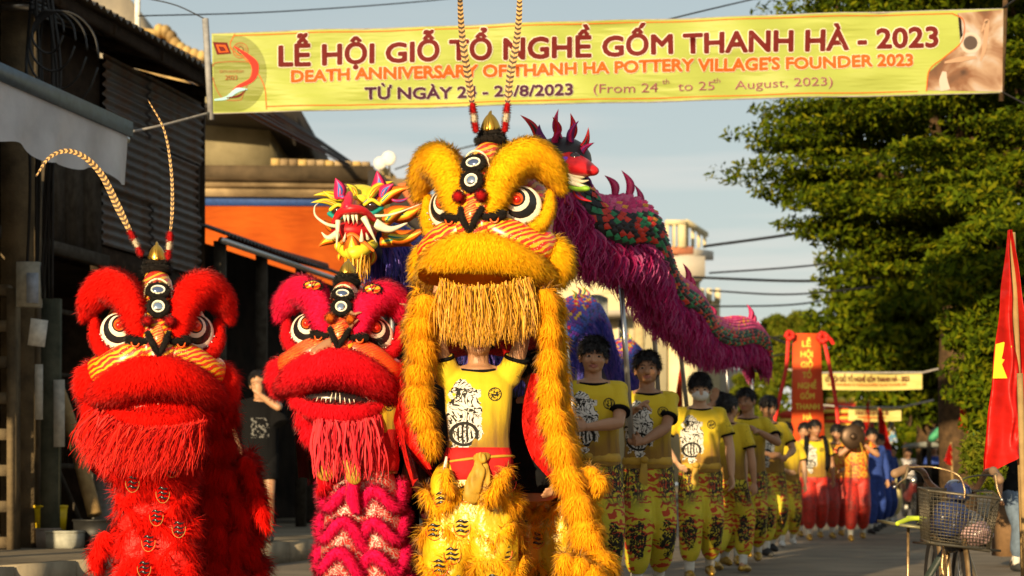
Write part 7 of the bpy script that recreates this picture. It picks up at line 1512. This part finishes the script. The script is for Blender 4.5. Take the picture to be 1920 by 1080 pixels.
for pts in (((1702, 876, 0), (1750, 876, -.06), (1795, 890, -.08), (1808, 915, -.1), (1808, 935, -.1)), ((1868, 893, -.02), (1845, 891, -.04), (1815, 895, -.05), (1795, 905, -.04))): q = MB(); q.add(*tube([b(*p) for p in pts], .0035, 8, 30)); q.build('brake_cable', rusty if pts[0][0] < 1800 else cable_m, bk)
q = MB(); q.add(*ell(b(1790, 915, .2), (.04, .03, .035))); q.build('bell', steel, bk)
# fork, mudguards, wheels
cw = b(1803, 905, .16); cw[2] = .285; axd = nrm(np.array((1, -.12, 0)))
fw = thing_part('front_wheel', bk)
q = MB(); wheel(q, cw, .265, .02, axd, 48); q.build('tyre', black_rubber, fw); q = MB(); wheel(q, cw, .248, .009, axd, 40); q.build('rim', steel, fw)
q = MB(); u_ = nrm(np.cross(axd, (0, 0, 1)))
for j in range(28): a = 2*PI*j/28; q.add(*tube([cw+axd*(.02*(-1)**j), cw+(u_*math.cos(a)+np.array((0, 0, 1))*math.sin(a))*.245], .0011, 4))
q.add(*tube([cw-axd*.04, cw+axd*.04], .016, 10)); q.build('spokes', steel, fw, stuff=True)
cw2 = W(1752, 905, 8.62); cw2[2] = .285; ax2 = nrm(np.array((1, -.1, 0))); rw = thing_part('rear_wheel', bk); q = MB(); wheel(q, cw2, .265, .02, ax2, 40); q.build('tyre', black_rubber, rw); q = MB(); wheel(q, cw2, .248, .009, ax2, 36); q.build('rim', steel, rw)
def guard(c, ax, r_, a0, a1, mat, nm):
    u = nrm(np.cross(ax, (0, 0, 1))); pts = [c+u*math.cos(a)*r_+np.array((0, 0, 1.))*math.sin(a)*r_ for a in np.linspace(a0, a1, 22)]; q = MB(); q.add(*tube(pts, .026, 10, None, flat=.35, up=ax)); return q.build(nm, mat, bk)
guard(cw, axd, .295, -.2, 2.4, plain('rusty_mudguard', (.3, .2, .1), .45, .5, .4, 20, .2), 'mudguard'); guard(cw2, ax2, .295, .1, 2.9, plain('rusty_mudguard', (.3, .2, .1), .45, .5, .4, 20, .2), 'mudguard')
top = b(1788, 1015, .2)
for s_ in (-1, 1): q = MB(); q.add(*tube([top+axd*.03*s_, cw+axd*.05*s_+(0, 0, .14), cw+axd*.055*s_], [.013, .012, .009], 10, 12)); q.build('fork_blade', rusty, bk)
q = MB(); q.add(*tube([top+(0, 0, -.03), top+(0, .03, .18), b(1798, 925, .3)], .02, 12)); q.build('head_tube', black_rubber, bk)
q = MB(); q.add(*ell(top+(-.02, -.06, 0), (.035, .03, .045))); q.build('lamp_socket', lac_k, bk)
q = MB(); q.add(*tube([top+(0, .04, 0), top+(-.1, .45, -.3), cw2+(0, -.45, 0)], .016, 10)); q.add(*tube([cw2+(0, -.45, 0), cw2+(0, -.42, .5)], .014, 10)); q.add(*tube([cw2+(0, -.45, 0), cw2], .011, 8)); q.add(*tube([cw2+(0, -.42, .38), cw2], .01, 8)); q.build('frame', plain('dark_green_paint', (.02, .03, .025), .4), bk)
q = MB(); q.add(*tube([top+(-.045, -.03, -.02), top+(-.05, -.03, -.12), top+(.0, -.04, -.17), top+(.05, -.03, -.12), top+(.045, -.03, -.02)], .006, 8, 20)); q.build('brake_arch', rusty, bk)
for x in (1768, 1812): q = MB(); q.add(*tube([b(x, 1022, .0), b(x+3, 1050, .1), b(x+4, 1110, .18)], .0045, 6, 10)); q.build('basket_stay', rusty, bk)
sd_ = thing_part('rear_carrier', bk); c = W(1703, 985, BD+.95)
q = MB(); q.add(*box(c, (.17, .3, .012), rotm(.05, .12, .2))); q.build('plate', plain('carrier_metal', (.2, .19, .1), .5, .5), sd_, False)
q = MB(); q.add(*rtube([c+(-.07, -.12, .01), c+(0, -.05, .03), c+(.07, -.02, .03), c+(.02, .1, .03)], .011, 8, 14)); q.build('yellow_strap', plain('lime_strap', (.4, .5, .03), .6), sd_)
q = MB(); q.add(*tube([c+(0, 0, -.01), c+(0, .02, -.5)], .007, 8)); q.build('stay', rusty, sd_)
q = MB(); q.add(*ell(c+(.1, -.06, .0), (.075, .13, .035))); q.build('saddle', lac_k, bk)
# basket contents
pb = thing('plastic_bag', 'crumpled dark blue and clear plastic bags stuffed in the bicycle basket', 'bag', b(1790, 1000, .1)); g = np.random.default_rng(5)
for i, (x, y, d_, rx_, rz_, mt) in enumerate(((1778, 975, .06, .07, .075, plain('blue_bag', (.02, .03, .09), .3, 0, .3, 30, .5)), (1800, 985, .1, .1, .07, plain('grey_bag', (.12, .12, .13), .25, 0, .3, 30, .6)), (1830, 1000, .07, .07, .05, plain('rosy_bag', (.4, .26, .26), .25, 0, .3, 30, .5)), (1795, 925, .16, .05, .05, plain('blue_bag', (.02, .03, .09), .3, 0, .3, 30, .5)))):
    q = MB(); V, Fq = ell(b(x, y, d_), (rx_, .07, rz_), seg=26, rings=18); V = fold(V, .03, 14, (1, 1, 1), i*3); q.add(V, Fq); q.build('crumple', mt, pb)
t = thing('wooden_pole', 'plain wooden stake standing at the right edge in front of the red flag', 'stake', W(1916, 905, 8.9)*(1, 1, 0)); q = MB(); q.add(*tube([W(1926, 1150, 8.9), W(1912, 700, 8.9)], .014, 10)); q.build('shaft', bamboo, t)
